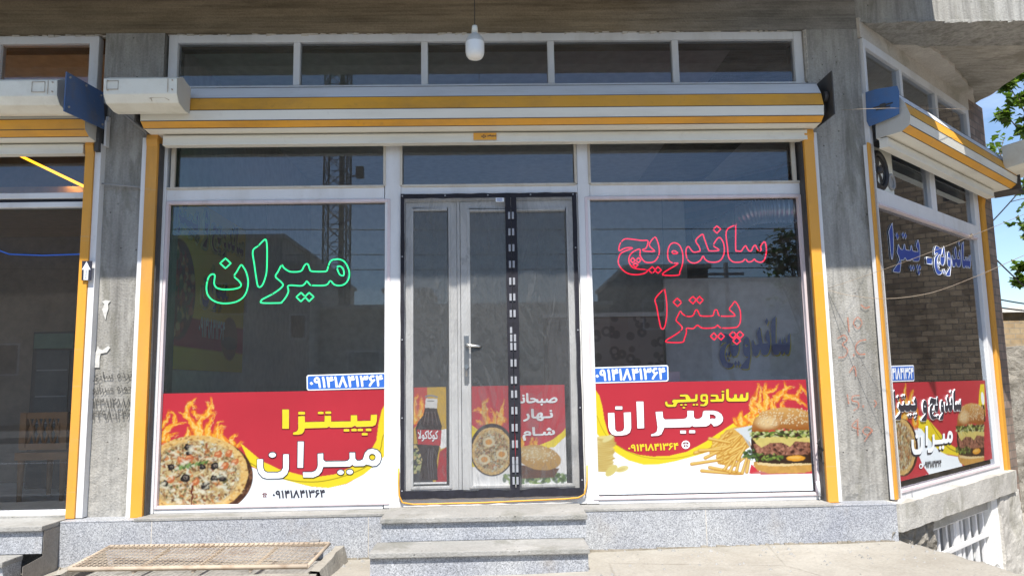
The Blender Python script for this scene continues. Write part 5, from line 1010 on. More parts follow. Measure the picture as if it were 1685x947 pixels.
# ---- neon lettering (outlines of light)
NE = {'mim': [[(897, 362), (920, 390), (960, 420), (1000, 434), (1080, 432), (1115, 415), (1135, 375), (1160, 350), (1180, 358), (1195, 400), (1220, 428), (1360, 430), (1385, 410), (1395, 370), (1420, 320), (1460, 302), (1520, 302), (1570, 330), (1605, 390), (1620, 450), (1610, 510), (1575, 560), (1520, 580), (1460, 570), (1415, 530), (1370, 575), (1220, 578), (1190, 560), (1165, 535), (1140, 565), (1100, 583), (970, 580), (970, 640), (945, 700), (900, 755), (880, 765), (690, 765), (680, 740), (700, 722), (800, 670), (880, 615), (912, 575), (890, 540), (832, 485), (860, 430)],
               [(1500, 375), (1530, 378), (1555, 410), (1562, 455), (1550, 475), (1520, 465), (1500, 430), (1490, 395)],
               [(715, 92), (735, 110), (742, 200), (740, 380), (730, 470), (700, 560), (675, 592), (655, 595), (640, 575), (625, 490), (605, 350), (590, 212), (650, 155)],
               [(463, 362), (490, 385), (520, 440), (540, 530), (530, 620), (495, 695), (430, 745), (340, 768), (240, 766), (160, 735), (110, 680), (95, 610), (105, 530), (130, 475), (165, 458), (185, 475), (180, 520), (178, 560), (200, 600), (250, 618), (320, 622), (400, 615), (450, 598), (465, 570), (440, 530), (392, 482), (420, 430)],
               [(298, 290), (356, 343), (298, 397), (240, 343)], [(1105, 655), (1150, 702), (1103, 750), (1053, 702)], [(1190, 655), (1240, 700), (1190, 748), (1145, 700)]],
      'sand': [[(1275, 65), (1283, 80), (1283, 310), (1300, 328), (1340, 330), (1360, 300), (1385, 275), (1400, 300), (1420, 328), (1445, 325), (1460, 290), (1485, 270), (1500, 300), (1520, 328), (1545, 320), (1540, 280), (1575, 235), (1592, 260), (1598, 320), (1590, 380), (1570, 430), (1530, 445), (1490, 430), (1475, 412), (1450, 435), (1410, 440), (1382, 410), (1350, 438), (1280, 445), (1240, 430), (1210, 390), (1200, 300), (1187, 125)],
               [(940, 158), (960, 200), (1000, 310), (1020, 328), (1100, 325), (1105, 310), (1055, 270), (1110, 190), (1150, 230), (1165, 290), (1162, 360), (1130, 420), (1080, 443), (1010, 440), (970, 415), (948, 382), (920, 425), (870, 452), (820, 445), (785, 410), (772, 350), (778, 300), (800, 285), (820, 310), (850, 340), (900, 335), (918, 325), (905, 280), (873, 220)],
               [(1090, 72), (1130, 105), (1090, 148), (1050, 108)],
               [(655, 245), (700, 265), (730, 320), (742, 390), (735, 470), (710, 540), (690, 577), (545, 577), (540, 555), (600, 515), (660, 480), (690, 455), (640, 452), (600, 430), (585, 380), (590, 310), (615, 260)], [(630, 335), (655, 328), (685, 345), (680, 355), (640, 355)],
               [(450, 188), (480, 230), (498, 310), (490, 380), (450, 435), (400, 448), (350, 440), (315, 400), (300, 370), (300, 312), (250, 325), (205, 360), (185, 410), (195, 460), (230, 500), (290, 515), (360, 520), (375, 535), (340, 560), (260, 572), (180, 560), (120, 520), (80, 460), (82, 400), (115, 345), (225, 300), (150, 298), (90, 328), (85, 290), (105, 240), (150, 205), (230, 210), (320, 222), (382, 225), (362, 300), (330, 312), (345, 330), (440, 333), (445, 322), (395, 265)],
               [(425, 490), (460, 525), (425, 560), (388, 525)], [(485, 490), (520, 525), (485, 558), (452, 525)], [(225, 397), (252, 425), (225, 450), (200, 425)], [(285, 397), (310, 422), (285, 450), (258, 425)], [(253, 452), (280, 472), (255, 495), (228, 472)]],
      'piz': [[(250, 95), (262, 120), (285, 250), (292, 400), (285, 530), (265, 630), (240, 680), (215, 680), (195, 640), (170, 520), (140, 350), (120, 235)], [(445, 228), (512, 287), (450, 350), (385, 285)], [(680, 202), (725, 250), (680, 312), (620, 255)], [(775, 200), (830, 255), (780, 310), (728, 255)],
              [(490, 422), (520, 455), (570, 490), (630, 498), (680, 485), (700, 440), (720, 405), (745, 405), (765, 450), (800, 490), (960, 490), (985, 460), (1000, 410), (1030, 402), (1050, 440), (1080, 490), (1280, 492), (1300, 480), (1280, 450), (1220, 390), (1260, 330), (1300, 278), (1345, 330), (1375, 400), (1387, 480), (1380, 580), (1350, 640), (1290, 665), (1100, 668), (1045, 628), (990, 665), (820, 670), (745, 628), (680, 678), (588, 672), (580, 740), (550, 830), (515, 882), (300, 880), (285, 850), (400, 780), (490, 715), (520, 665), (480, 610), (428, 555), (460, 480)],
              [(990, 740), (1035, 795), (995, 848), (937, 792)], [(1090, 740), (1145, 793), (1095, 845), (1045, 795)], [(1275, 718), (1320, 768), (1275, 825), (1220, 770)], [(1375, 718), (1430, 770), (1380, 825), (1325, 768)], [(1328, 800), (1385, 860), (1330, 912), (1270, 860)]]}
NF = {'mim': (325, 380, .15430), 'sand': (1005, 360, .16024), 'piz': (1065, 465, .11089)}
def neon(key, mat, label, base, r):
    t = thing('neon_sign', label, 'neon sign', base); f = crop(*NF[key], lambda px, py: at(px, py, .016))
    for ct in NE[key]:
        m = MB(); P = [Vector((a, b, 0)) for a, b in ct]
        if len(P) > 4: P = catmull(P, 4)
        else: P = [P[i].lerp(P[(i+1) % 4], k/5) for i in range(4) for k in range(5)]
        m.tube([f((q.x, q.y)) for q in P], r, 8, closed=True); m.build('light_tube', M[mat], t)
    m = MB(); A = [f(q) for ct in NE[key] for q in ct]; zt = max(q.z for q in A); xm = (min(q.x for q in A)+max(q.x for q in A))/2
    tp = max(A, key=lambda q: q.z); m.tube([tp+Vector((0, .004, 0)), tp+Vector((.01, .012, .2)), Vector((tp.x+.015, .03, 2.56))], .0018, 5); m.build('power_lead', M['rubber'], t)
    for q in A[::13]:
        m = MB(); m.box(q.x-.004, q.x+.004, .003, .022, q.z-.004, q.z+.004); m.build('clip', M['grey'], t)
    return t
neon('mim', 'neon_green', 'green glowing outline lettering hanging inside the left window', (-1.35, .016, 1.86), .0056)
neon('sand', 'neon_red', 'longer red glowing outline word, upper one in the window right of the door', (1.5, .016, 2.0), .0047)
neon('piz', 'neon_red', 'shorter red glowing outline word, lower one in the window right of the door', (1.6, .016, 1.5), .0047)

# ---- blue phone number stickers
def plate(tl, tr, br, bl, fn, label, key='phone', inset=.08):
    c4 = [fn(*q) for q in (tl, tr, br, bl)]; Q = quad_map(*c4); nrm = (c4[1]-c4[0]).cross(c4[3]-c4[0]).normalized()
    if nrm.dot(CAM-c4[0]) < 0: nrm = -nrm
    asp = (c4[1]-c4[0]).length/(c4[0]-c4[3]).length
    def rr(ins, lift, rad):
        P = []; hw, hh = asp/2-ins, .5-ins
        for sx, sy, a0 in ((1, 1, 0), (-1, 1, 90), (-1, -1, 180), (1, -1, 270)):
            for k in range(6):
                a = math.radians(a0+18*k); P.append((sx*(hw-rad)+rad*math.cos(a), sy*(hh-rad)+rad*math.sin(a)))
        return [Q(.5+x/asp, .5+y) + nrm*lift for x, y in P]
    m = MB(); m.prism(rr(0, .003, .14), -nrm*.002); o = m.build('phone_sticker', M['ink_white'])
    m = MB(); P = rr(.075, .0042, .10); m.add(P, [tuple(range(len(P)))]); bl_ = m.build('blue_field', M['plate_blue'], o)
    lo = nrm*.0055
    text('lettering', key, [Q(.045, .84)+lo, Q(.955, .84)+lo, Q(.955, .16)+lo, Q(.045, .16)+lo], 'ink_white', o)
    return tag(o, label, 'sticker', 'blue phone number stickers')
plate((504.5, 616.5), (635.5, 612.5), (636, 638.5), (505, 642), lambda a, b: at(a, b, YB), 'blue phone number sticker above the pizza banner, left of the door')
plate((975, 604), (1099.5, 600), (1100, 627), (975, 630.5), lambda a, b: at(a, b, YB), 'blue phone number sticker above the burger and fries banner, right of the door')
plate((1456, 601.5), (1503, 600), (1504, 626.5), (1457, 628), lambda a, b: chp(a, b, .008), 'blue phone number sticker cut off by the amber guide on the angled corner window', 'phone_side')

# ---- lettering on the angled window: blue words with a white rim
def crop_box(key): 
    P = np.array([q for ct in NE[key] for q in ct], float); return P.min(0), P.max(0)
def side_words(name, items, quad, fnp, fill_mat, rim_mat, rim, off):
    """items: (key, u0, u1, subset) laid along the quad"""
    Q = quad_map(*[fnp(*q) for q in quad]); t = None; fm = MB(); rm = MB()
    for key, u0, u1, sub, v0, v1 in items:
        cts = NE[key] if sub is None else [NE[key][i] for i in sub]
        A = np.array([q for ct in cts for q in ct], float); mn, mxx = A.min(0), A.max(0)
        f = lambda a, b: Q(u0+(a-mn[0])/(mxx[0]-mn[0])*(u1-u0), v1-(b-mn[1])/(mxx[1]-mn[1])*(v1-v0))
        sm = []
        for ct in cts:
            P = [Vector((a, b, 0)) for a, b in ct]
            if len(P) > 4: P = catmull(P, 3)
            sm.append([(q.x, q.y) for q in P])
        fm.poly(sm, lambda a, b: f(a, b)+CN*off)
        for P in sm: rm.tube([f(a, b)+CN*(off-.0) for a, b in P], rim, 6, closed=True)
    return fm, rm
fm, rm = side_words('x', [('piz', .0, .345, None, .0, 1.0), ('sand', .505, 1.0, None, .03, .98)], [(1461, 366), (1596, 400), (1596, 458), (1462, 450)], lambda a, b: chp(a, b, .0), 0, 0, .0022, .006)
Qd = quad_map(*[chp(*q, .0) for q in ((1461, 366), (1596, 400), (1596, 458), (1462, 450))])
P = [Qd(u, v)+CN*.006 for u, v in ((.41, .27), (.475, .27), (.475, .42), (.41, .42))]; fm.add(P, [(0, 1, 2, 3)]); rm.tube(P, .004, 6, closed=True)
lo_ = rm.build('window_lettering', M['ink_white']); tag(lo_, 'slanting blue lettering with white rims high on the angled corner window', 'lettering')
fm.build('letter_fill', M['ink_blue'], lo_)

# ---- banner on the angled window
ctl, cbr = chp(1461, 628, .010), chp(1630, 762, .010); z0, z1 = .435, 1.135; sA, sB = .068, 2.20
fnS = lambda u, v: CW(sA+u, .010, z0+v)
def invS(px, py): p = chp(px, py, .010); return ((p-CP).dot(CD)-sA, p.z-z0)
c = Canvas(fnS, invS, sB-sA, z1-z0, .0042); c.fill(RED*.95); c.frame(1440, 600, .2112)
c.poly([(310, 380), (420, 430), (500, 520), (560, 600), (620, 640), (660, 660), (660, 710), (600, 700), (530, 690), (470, 640), (400, 560), (330, 480)], YEL)
c.poly([(300, 480), (360, 500), (430, 590), (500, 670), (560, 700), (650, 715), (680, 780), (660, 850), (400, 860), (340, 700)], WHT)
c.poly([(330, 720), (420, 850), (300, 870)], RED)
c.stroke([(420, 430), (500, 560), (580, 650), (680, 690)], 3, S3(90, 80, 20))
c.flames([([(240, 300), (230, 220), (240, 145)], 34), ([(270, 320), (280, 240), (300, 190)], 30), ([(180, 380), (190, 300), (170, 220)], 40), ([(130, 380), (140, 280), (120, 230)], 34), ([(310, 430), (320, 350), (300, 300)], 40), ([(220, 420), (250, 360), (235, 300)], 40)])
c.ell((215, 640), 120, 225, S3(70, 40, 28)); pizza(c, (200, 635), 118, 222, 21)
c.warp(0); c.poly([(820, 150), (850, 150), (860, 400), (830, 420), (805, 330), (810, 230)], YEL); c.ell((838, 260), 12, 50, WHT); c.poly([(828, 310), (852, 310), (862, 460), (820, 450)], S3(40, 20, 15)); c.poly([(822, 440), (880, 440), (885, 525), (835, 520)], S3(200, 50, 55))
burger(c, 640, 850, 300, 785, 31)
b3 = c.build('window_banner', 'print', 'red banner with black headline, pizza and tall burger on the angled corner window', 'banner', 'food banners stuck on the shop glass')
fm, rm = side_words('x', [('piz', .0, .335, None, .04, .96), ('sand', .385, .47, [3, 4], .0, .66), ('sand', .50, 1.0, None, .02, 1.0)], [(1465, 640), (1580, 641), (1580, 689), (1466, 694)], lambda a, b: chp(a, b, .010), 0, 0, .006, .004)
rm.build('letter_edge', M['ink_white'], b3); fm2 = fm.build('lettering', M['ink_dark'], b3)
for o in (fm2,):
    for v in o.data.vertices: v.co += CN*.006
# white word under the headline
Qm = quad_map(*[chp(*q, .016) for q in ((1499, 700), (1568, 700), (1568, 742), (1500, 748))])
Qs = quad_map(*[chp(*q, .013) for q in ((1498, 703), (1567, 703), (1567, 745), (1499, 751))])
nm = lambda q: ((q[0]-68)/(1214-68), 1-(q[1]-363)/(707-363))
shapes('letter_shadow', MIR, lambda q: Qs(*nm(q)), 'ink_dark', b3); shapes('lettering', MIR, lambda q: Qm(*nm(q)), 'ink_white', b3)
text('lettering', 'phone', [chp(*q, .014) for q in ((1521, 759), (1549, 756), (1549, 767), (1521, 769))], 'ink_dark', b3)
m = MB(); m.poly([ellp(1515.5, 766, 3.2, 4.2)], lambda a, b: chp(a, b, .014)); m.poly([ellp(1515.5, 766, 1.6, 2.2)], lambda a, b: chp(a, b, .0155), 1); m.build('telephone_symbol', [M['ink_white'], M['ink_maroon']], b3)

# ---- posters behind the door glass
YD = .017
fn, inv, w_, h_ = front((679, 637), (735, 795), YD)
c = Canvas(fn, inv, w_, h_, .0026); c.fill(S3(215, 175, 60)*.95); c.frame(660, 620, .2112)
c.poly([(80, 70), (205, 70), (200, 300), (80, 420)], S3(205, 70, 60)); c.flames([([(110, 330), (100, 220), (130, 130)], 50), ([(150, 300), (160, 220), (150, 150)], 40)])
c.poly([(270, 420), (360, 400), (360, 540), (310, 560)], WHT); c.poly([(300, 580), (360, 540), (360, 820), (270, 820)], S3(180, 40, 50)); c.poly([(80, 520), (200, 520), (250, 820), (80, 820)], S3(60, 60, 65))
rs = np.random.RandomState(2)
for k in range(70): c.ell((rs.uniform(80, 190), rs.uniform(530, 760)), rs.uniform(8, 22), rs.uniform(6, 16), [S3(110, 130, 70), S3(190, 195, 140), S3(60, 70, 45), S3(220, 200, 140)][rs.randint(4)], rs.uniform(0, 3), .85)
c.poly([(188, 235), (278, 238), (290, 290), (318, 380), (312, 420), (300, 540), (280, 640), (285, 800), (140, 800), (165, 640), (130, 540), (112, 400), (130, 350), (170, 300)], S3(48, 28, 26)*(.7+.7*c.noise(.02, 4)[..., None]))
for x in (195, 215, 240, 262): c.stroke([(x, 270), (x+(x-228)*.6, 370)], 6, S3(150, 130, 130), 3, .6)
for x in (215, 235, 250): c.stroke([(x, 560), (x-8, 660), (x, 740), (x+2, 790)], 7, S3(130, 125, 135), 4, .5)
c.poly([(192, 165), (283, 168), (280, 243), (186, 238)], S3(232, 232, 230)); c.stroke([(192, 150), (235, 143), (280, 155)], 14, S3(150, 150, 150)); c.stroke([(205, 185), (255, 186)], 6, S3(90, 90, 95))
c.poly([(125, 408), (316, 412), (308, 532), (130, 522)], S3(190, 50, 58)); c.put((c.Y < inv(700, 792.5)[1]).astype(float), WHT)
c.A = np.clip(c.A*1.45, 0, .85); pb = c.build('door_poster', 'print', 'narrow poster of a dark soft drink bottle in the slim left door panel', 'poster')
text('lettering', 'cola', [at(660+x*.2112, 620+y*.2112, YD-.003) for x, y in ((132, 415), (288, 415), (286, 500), (132, 496))], 'ink_white', pb)
fn, inv, w_, h_ = front((774, 635), (933, 798), YD)
c = Canvas(fn, inv, w_, h_, .003); c.fill(RED*.95); c.frame(760, 620, .2112)
c.poly([(455, 740), (600, 530), (700, 490), (780, 430), (830, 370), (830, 850), (60, 850), (60, 360), (140, 420), (300, 560)], YEL); c.poly([(60, 700), (330, 700), (560, 560), (720, 545), (830, 440), (830, 850), (60, 850)], WHT)
c.flames([([(200, 370), (180, 290), (140, 250), (95, 258)], 44), ([(180, 260), (170, 200), (215, 160)], 30), ([(240, 370), (260, 290), (220, 240)], 34), ([(290, 360), (310, 260), (330, 170)], 40), ([(150, 350), (125, 340), (110, 350)], 18), ([(330, 330), (290, 290), (270, 260)], 30), ([(470, 540), (480, 480), (490, 450)], 30), ([(540, 540), (545, 490), (550, 460)], 30), ([(580, 540), (575, 500), (585, 470)], 26)])
c.ell((235, 565), 172, 205, S3(55, 40, 38)); pizza(c, (235, 575), 158, 185, 41)
for (x, y) in ((210, 505), (175, 640), (310, 600)): c.ell((x, y), 46, 38, S3(235, 220, 180)); c.ell((x, y), 26, 22, S3(225, 160, 70))
for k in range(80): c.ell((rs.uniform(330, 800), rs.uniform(760, 830)), rs.uniform(12, 30), rs.uniform(8, 18), [S3(105, 140, 70), S3(150, 175, 100), S3(70, 95, 50)][rs.randint(3)], rs.uniform(0, 3), .85)
c.poly([(440, 680), (600, 700), (760, 710), (720, 780), (440, 790)], S3(110, 70, 50)*(.7+.6*c.noise(.02, 6)[..., None]))
mk = c.mell((600, 625), 175, 95, -.2); c.put(mk, S3(205, 160, 85)); c.put(c.mell((560, 590), 110, 45, -.2, 14)*mk, S3(232, 205, 145), .7)
for k in range(90):
    a = rs.uniform(0, 6.28); r = math.sqrt(rs.rand()); c.ell((600+150*r*math.cos(a), 605+65*r*math.sin(a)), 5.5, 4, S3(246, 232, 195), rs.uniform(0, 3), .9)
c.warp(0); c.A = np.clip(c.A*1.3, 0, .85); pd = c.build('door_poster', 'print', 'wide poster with fried eggs, burger and three white words in the main door leaf', 'poster')
for key, q in (('breakfast', ((412, 128), (742, 124), (742, 214), (412, 220))), ('lunch', ((482, 250), (706, 246), (706, 336), (482, 342))), ('dinner', ((478, 392), (722, 388), (722, 478), (478, 492)))):
    text('lettering', key, [at(760+x*.2112, 620+y*.2112, YD-.003) for x, y in q], 'ink_white', pd)

# ================================================================ SMALLER THINGS ON THE FRONT
# insect screen curtain in front of the door
YS = -.052
sc_ = thing('insect_screen', 'grey insect net curtain with black borders and white magnets hanging over the shop door', 'insect screen', (-.03, YS, .40))
def wavy(x0, x1, z0, z1, y, amp, fold, nx=26, nz=60, thick=0):
    vs = []; fs = []
    for j in range(nz+1):
        for i in range(nx+1):
            x = x0+(x1-x0)*i/nx; z = z0+(z1-z0)*j/nz; k = 1-(z-z0)/(z1-z0)
            q = amp*(noise.noise(Vector((x*6, z*1.3, fold)))*(.35+k)+.6*noise.noise(Vector((x*9+z*5, z*4, fold+3)))*k)
            vs.append((x, y+q, z))
    for j in range(nz):
        for i in range(nx): a = j*(nx+1)+i; fs.append((a, a+1, a+nx+2, a+nx+1))
    m = MB(); m.add(vs, fs, 0, True); return m
wavy(-.645, .105, .44, 2.54, YS, .022, 1).build('net_panel', M['net'], sc_); wavy(.165, .590, .44, 2.54, YS, .034, 5).build('net_panel', M['net'], sc_)
def band(x0, x1, z0, z1, y, j=.004, n=40, vert=True):
    m = MB(); P = []
    for k in range(n):
        a = k/n; b = (k+1)/n
        w = lambda t, s: j*noise.noise(Vector((t*14, s, x0*3)))
        if vert: m.hexa([(x0+w(a, 1), y-.004+w(a, 9), z0+(z1-z0)*a), (x1+w(a, 2), y-.004+w(a, 8), z0+(z1-z0)*a), (x1+w(a, 2), y+.002+w(a, 8), z0+(z1-z0)*a), (x0+w(a, 1), y+.002+w(a, 9), z0+(z1-z0)*a),
                         (x0+w(b, 1), y-.004+w(b, 9), z0+(z1-z0)*b), (x1+w(b, 2), y-.004+w(b, 8), z0+(z1-z0)*b), (x1+w(b, 2), y+.002+w(b, 8), z0+(z1-z0)*b), (x0+w(b, 1), y+.002+w(b, 9), z0+(z1-z0)*b)])
        else:
            m.hexa([(x0+(x1-x0)*a, y-.006+w(a, 4), z0+w(a, 1)), (x0+(x1-x0)*b, y-.006+w(b, 4), z0+w(b, 1)), (x0+(x1-x0)*b, y+.003, z0+w(b, 1)), (x0+(x1-x0)*a, y+.003, z0+w(a, 1)),
                    (x0+(x1-x0)*a, y-.006+w(a, 5), z1+w(a, 2)), (x0+(x1-x0)*b, y-.006+w(b, 5), z1+w(b, 2)), (x0+(x1-x0)*b, y+.003, z1+w(b, 2)), (x0+(x1-x0)*a, y+.003, z1+w(a, 2))])
    return m
band(-.668, -.640, .42, 2.565, YS-.003).build('border', M['blackcloth'], sc_); band(.586, .618, .44, 2.558, YS-.003).build('border', M['blackcloth'], sc_)
band(-.668, .616, 2.530, 2.562, YS-.003, .005, 40, False).build('border', M['blackcloth'], sc_); band(-.668, .612, .392, .448, YS-.004, .006, 50, False).build('hem', M['blackcloth'], sc_)
band(.096, .136, .44, 2.56, YS-.005).build('border', M['blackcloth'], sc_); band(.139, .178, .44, 2.56, YS-.004).build('border', M['blackcloth'], sc_)
mz = [355, 382, 408, 435, 463, 489, 516, 543, 556, 570, 597, 625, 648, 675, 703, 730, 757, 770, 790]
for k, y in enumerate(mz):
    z = at(842, y, YS).z; h = .026 if k != 7 else .022
    for x in (.123, .150):
        if k == 7 and x > .13: continue
        m = MB(); m.box(x-.0080, x+.0080, YS-.016, YS-.009, z-h, z+h); m.build('magnet', M['magnet'], sc_, bevel=.002)
m = MB()
for k in range(5):
    x = -.655+1.25*k/4; m.tube([(x, YS-.010, 2.548), (x, YS-.014, 2.548)], .006, 8)
for z in (2.1, 1.5, .95, .45): 
    m.tube([(-.655, YS-.009, z), (-.655, YS-.014, z)], .0055, 8); m.tube([(.603, YS-.009, z+.05), (.603, YS-.014, z+.05)], .0055, 8)
m.build('press_stud', M['magnet'], sc_)
m = MB(); p = at(822, 329, YS); m.box(p.x-.028, p.x+.032, YS-.013, YS-.008, p.z-.016, p.z+.014); o = m.build('label_tag', M['ink_white'], sc_)
m = MB(); 
for k in range(3): m.box(p.x-.02, p.x+.02, YS-.0145, YS-.0135, p.z-.010+k*.008, p.z-.007+k*.008)
m.build('label_print', M['ink_blue'], o)
# hanging bulb
bx, by = -.1, -.75
pz = [at(781, q, by).z for q in (44, 56, 66, 98)]; r_ = abs(at(797, 78, by).x-at(766, 78, by).x)/2; bx = at(781.5, 78, by).x
lb = thing('hanging_bulb', 'white LED bulb hanging on a thin cord in front of the high windows', 'light bulb', (bx, by, pz[3]))
m = MB(); m.tube([(bx, by, pz[0]), (bx+.002, by+.003, 3.9), (bx-.002, by, 4.27)], .003, 6); m.build('cord', M['rubber'], lb)
m = MB(); m.lathe([(0, pz[0]+.006), (.017, pz[0]+.004), (.019, pz[0]-.01), (.022, pz[1]), (.0, pz[1])], (bx, by, 0), 16); m.build('socket', M['boxcream'], lb)
m = MB(); m.lathe([(.021, pz[1]+.002), (r_*.62, pz[1]-.012), (r_*.95, pz[2]), (r_, pz[2]-.02)], (bx, by, 0), 24); m.build('collar', M['boxgrey'], lb)
Hh = pz[2]-.02-pz[3]
m = MB(); m.lathe([(r_, pz[2]-.02), (r_*1.0, pz[2]-.02-Hh*.55), (r_*.93, pz[2]-.02-Hh*.75), (r_*.72, pz[2]-.02-Hh*.92), (r_*.35, pz[3]+.002), (0, pz[3])], (bx, by, 0), 24)
t = NT('opal_bulb'); mat = t.bsdf((.85, .85, .82), .25); t.p.inputs['Subsurface Weight'].default_value = 0; M['opal'] = mat
m.build('globe', M['opal'], lb)
# yellow cord along the threshold
m = MB(); m.tube([at(q[0], q[1], -.06) for q in ((656, 770), (656, 795), (657, 815), (662, 826), (680, 829), (800, 826), (930, 820), (952, 818), (962, 812), (966, 792), (966, 765))], .006, 6)
tag(rebase(m.build('door_trim_cord', M['yellow'])), 'thin yellow cord running round the threshold of the pizza shop door', 'cord')
# black cable coil beside the right guide
m = MB(); rs2 = random.Random(3); cx, cz = 2.232+.0, at(1348, 740, -.08).z
m.tube([at(1342, 330, -.06), at(1346, 500, -.06), at(1349, 640, -.06), at(1350, 690, -.07)], .004, 6)
for k in range(5):
    P = []
    for q in range(17):
        a = 2*math.pi*q/16; P.append((cx+.075+(.020+.006*k*rs2.random())*math.cos(a)+rs2.uniform(-.004, .004), -.075-.008*k, cz+.02+(.10+.015*rs2.uniform(-1, 1))*math.sin(a)-.006*k))
    m.tube(P, .0042, 6)
m.tube([(cx+.07, -.10, cz+.1), (cx+.03, -.11, cz+.05), (cx+.09, -.12, cz-.02), (cx+.07, -.11, cz-.09)], .0042, 6)
tag(rebase(m.build('cable_coil', M['rubber'])), 'bunch of black cable hanging beside the right amber guide rail', 'cable')
m = MB(); p = at(1348, 815, -.06); m.tube([(p.x-.008, -.07, p.z+.10), (p.x, -.075, p.z)], [.014, .008], 8); m.build('cable_plug', M['ink_white'], None); 
o = bpy.data.objects['cable_plug']; parent_to(o, bpy.data.objects['cable_coil'])
# torn paper scraps, arrow sticker, graffiti on the left pillar
M['paper'] = plain('weathered_paper', (.60, .59, .56), .9, 0, .3, 30)
def scrap(pts, fr, label):
    m = MB(); f = crop(*fr, lambda a, b: at(a, b, -.068)); m.prism([f(q) for q in pts], (0, .002, 0)); tag(rebase(m.build('paper_scrap', M['paper'])), label, 'paper', 'torn papers on the left pillar')
scrap([(148, 62), (170, 52), (205, 58), (188, 78), (190, 110), (180, 140), (172, 182), (160, 150), (150, 110), (165, 80)], (130, 480, .2535), 'upper torn white paper scrap glued on the left concrete pillar')
scrap([(122, 350), (132, 368), (150, 378), (190, 350), (202, 362), (180, 392), (140, 400), (134, 430), (132, 490), (84, 490), (100, 420)], (130, 480, .2535), 'lower torn white paper scrap glued on the left concrete pillar')
a = [at(*q, -.156) for q in ((135, 429), (152, 429), (150, 461), (134, 461))]
m = MB(); m.prism(a, (0, .002, 0)); ar = m.build('arrow_sticker', M['ink_dark'])
Qa = quad_map(*a)
m = MB(); m.poly([[(.22, .02), (.22, .55), (.02, .55), (.45, .97), (.88, .55), (.68, .55), (.68, .02)]], lambda u, v: Qa(u, v)+Vector((0, -.0015, 0))); m.build('arrow', M['ink_white'], ar)
m = MB()
for k in range(9):
    v = .1+.05*k; m.poly([[(.38+.04*(k % 3), v), (.52+.03*(k % 2), v+.004), (.5, v+.022), (.4, v+.02)]], lambda u, v: Qa(u, v)+Vector((0, -.003, 0)))
m.build('lettering', M['ink_dark'], ar)
tag(rebase(ar), 'small dark sticker with a white up arrow on the left amber guide rail', 'sticker')
fL = crop(130, 480, .2535, lambda a, b: at(a, b, -.0745))
for key, q in (('stencil1', ((78, 520), (343, 505), (345, 570), (78, 580))), ('stencil2', ((68, 600), (343, 590), (345, 655), (66, 668))), ('stencil3', ((45, 690), (338, 688), (336, 745), (44, 757))), ('stencil4', ((42, 768), (336, 762), (334, 822), (40, 832)))):
    text('stencil_graffiti', key, [fL(z) for z in q], 'stencil', PL)
fR = crop(1350, 480, .2955, lambda a, b: at(a, b, -.0745))
m = MB()
def scrawl(pts, w=6, closed=False):
    P = catmull([Vector((a, b, 0)) for a, b in pts], 4, closed)
    for i in range(len(P)-(0 if closed else 1)):
        a, b = P[i], P[(i+1) % len(P)]; d = b-a
        if d.length < 1e-6: continue
        n_ = Vector((-d.y, d.x, 0)).normalized()*w/2
        m.add([fR((q.x, q.y)) for q in (a+n_, b+n_, b-n_, a-n_)], [(0, 1, 2, 3)])
for s_ in ([(152, 140), (156, 180), (160, 225)], [(95, 260), (130, 240), (150, 265), (122, 292), (152, 322), (135, 360), (100, 364)], [(255, 265), (215, 275), (195, 310), (215, 345), (250, 345)], [(160, 450), (190, 412), (198, 470)], [(150, 570), (154, 595), (158, 622)],
           [(218, 575), (180, 580), (178, 605), (208, 612), (212, 640), (185, 660)], [(300, 600), (312, 620), (300, 640)], [(212, 705), (175, 745), (218, 762)], [(208, 715), (207, 760), (210, 800)], [(225, 70), (250, 90), (275, 82)]): scrawl(s_, 8)
scrawl([(208, 140), (232, 172), (208, 204), (184, 172)], 7, True); scrawl([(255, 750), (290, 770), (262, 795), (236, 775)], 7, True); scrawl([(285, 768), (265, 800), (245, 832)], 7); scrawl([(183, 345), (188, 352), (183, 358)], 9); scrawl([(236, 630), (241, 637), (236, 642)], 9)
m.build('crayon_graffiti', M['chalk'], PR)
# strings from the pillar across the angled window
def string(name, pts, r, mat, label, cat='string'):
    m = MB(); m.tube(catmull(pts, 5, False), r, 6); tag(rebase(m.build(name, M[mat])), label, cat)
KN = at(1599, 388, -1.0)
string('twine', [at(1363, 474, -.075), at(1440, 448, -.42), at(1520, 419, -.72), KN, at(1720, 338, -1.5)], .0014, 'rust', 'upper straight piece of pale twine stretched in front of the angled corner window')
string('twine', [at(1363, 477, -.075), at(1400, 486, -.26), at(1460, 491, -.5), at(1530, 482, -.76), at(1600, 457, -1.0), at(1662, 430, -1.25), at(1740, 395, -1.5)], .0017, 'rust', 'lower sagging piece of pale twine in front of the angled corner window')
string('twine', [at(1385, 181, -.2), chp(1430, 179, .36), chp(1500, 178, .40), chp(1600, 180, .40)], .0014, 'rust', 'thin pale string passing in front of the bright blue end plate')
m = MB(); p = KN
for k in range(5): m.tube([p+Vector((rnd(-.014, .014), rnd(-.014, .014), rnd(-.016, .016))) for _ in range(5)], .0016, 5)
o = m.build('knot', M['rust'], bpy.data.objects['twine'])
# small iron bar across the left pillar
m = MB(); m.tube([at(168, 302, -.10), at(232, 308, -.09)], .006, 8); m.lathe([(0, -.014), (.014, -.012), (.014, .012), (0, .014)], tuple(at(233, 308, -.09)), 10)
tag(rebase(m.build('tie_bar', M['grey'])), 'small grey iron bar bridging the left concrete pillar', 'bar')

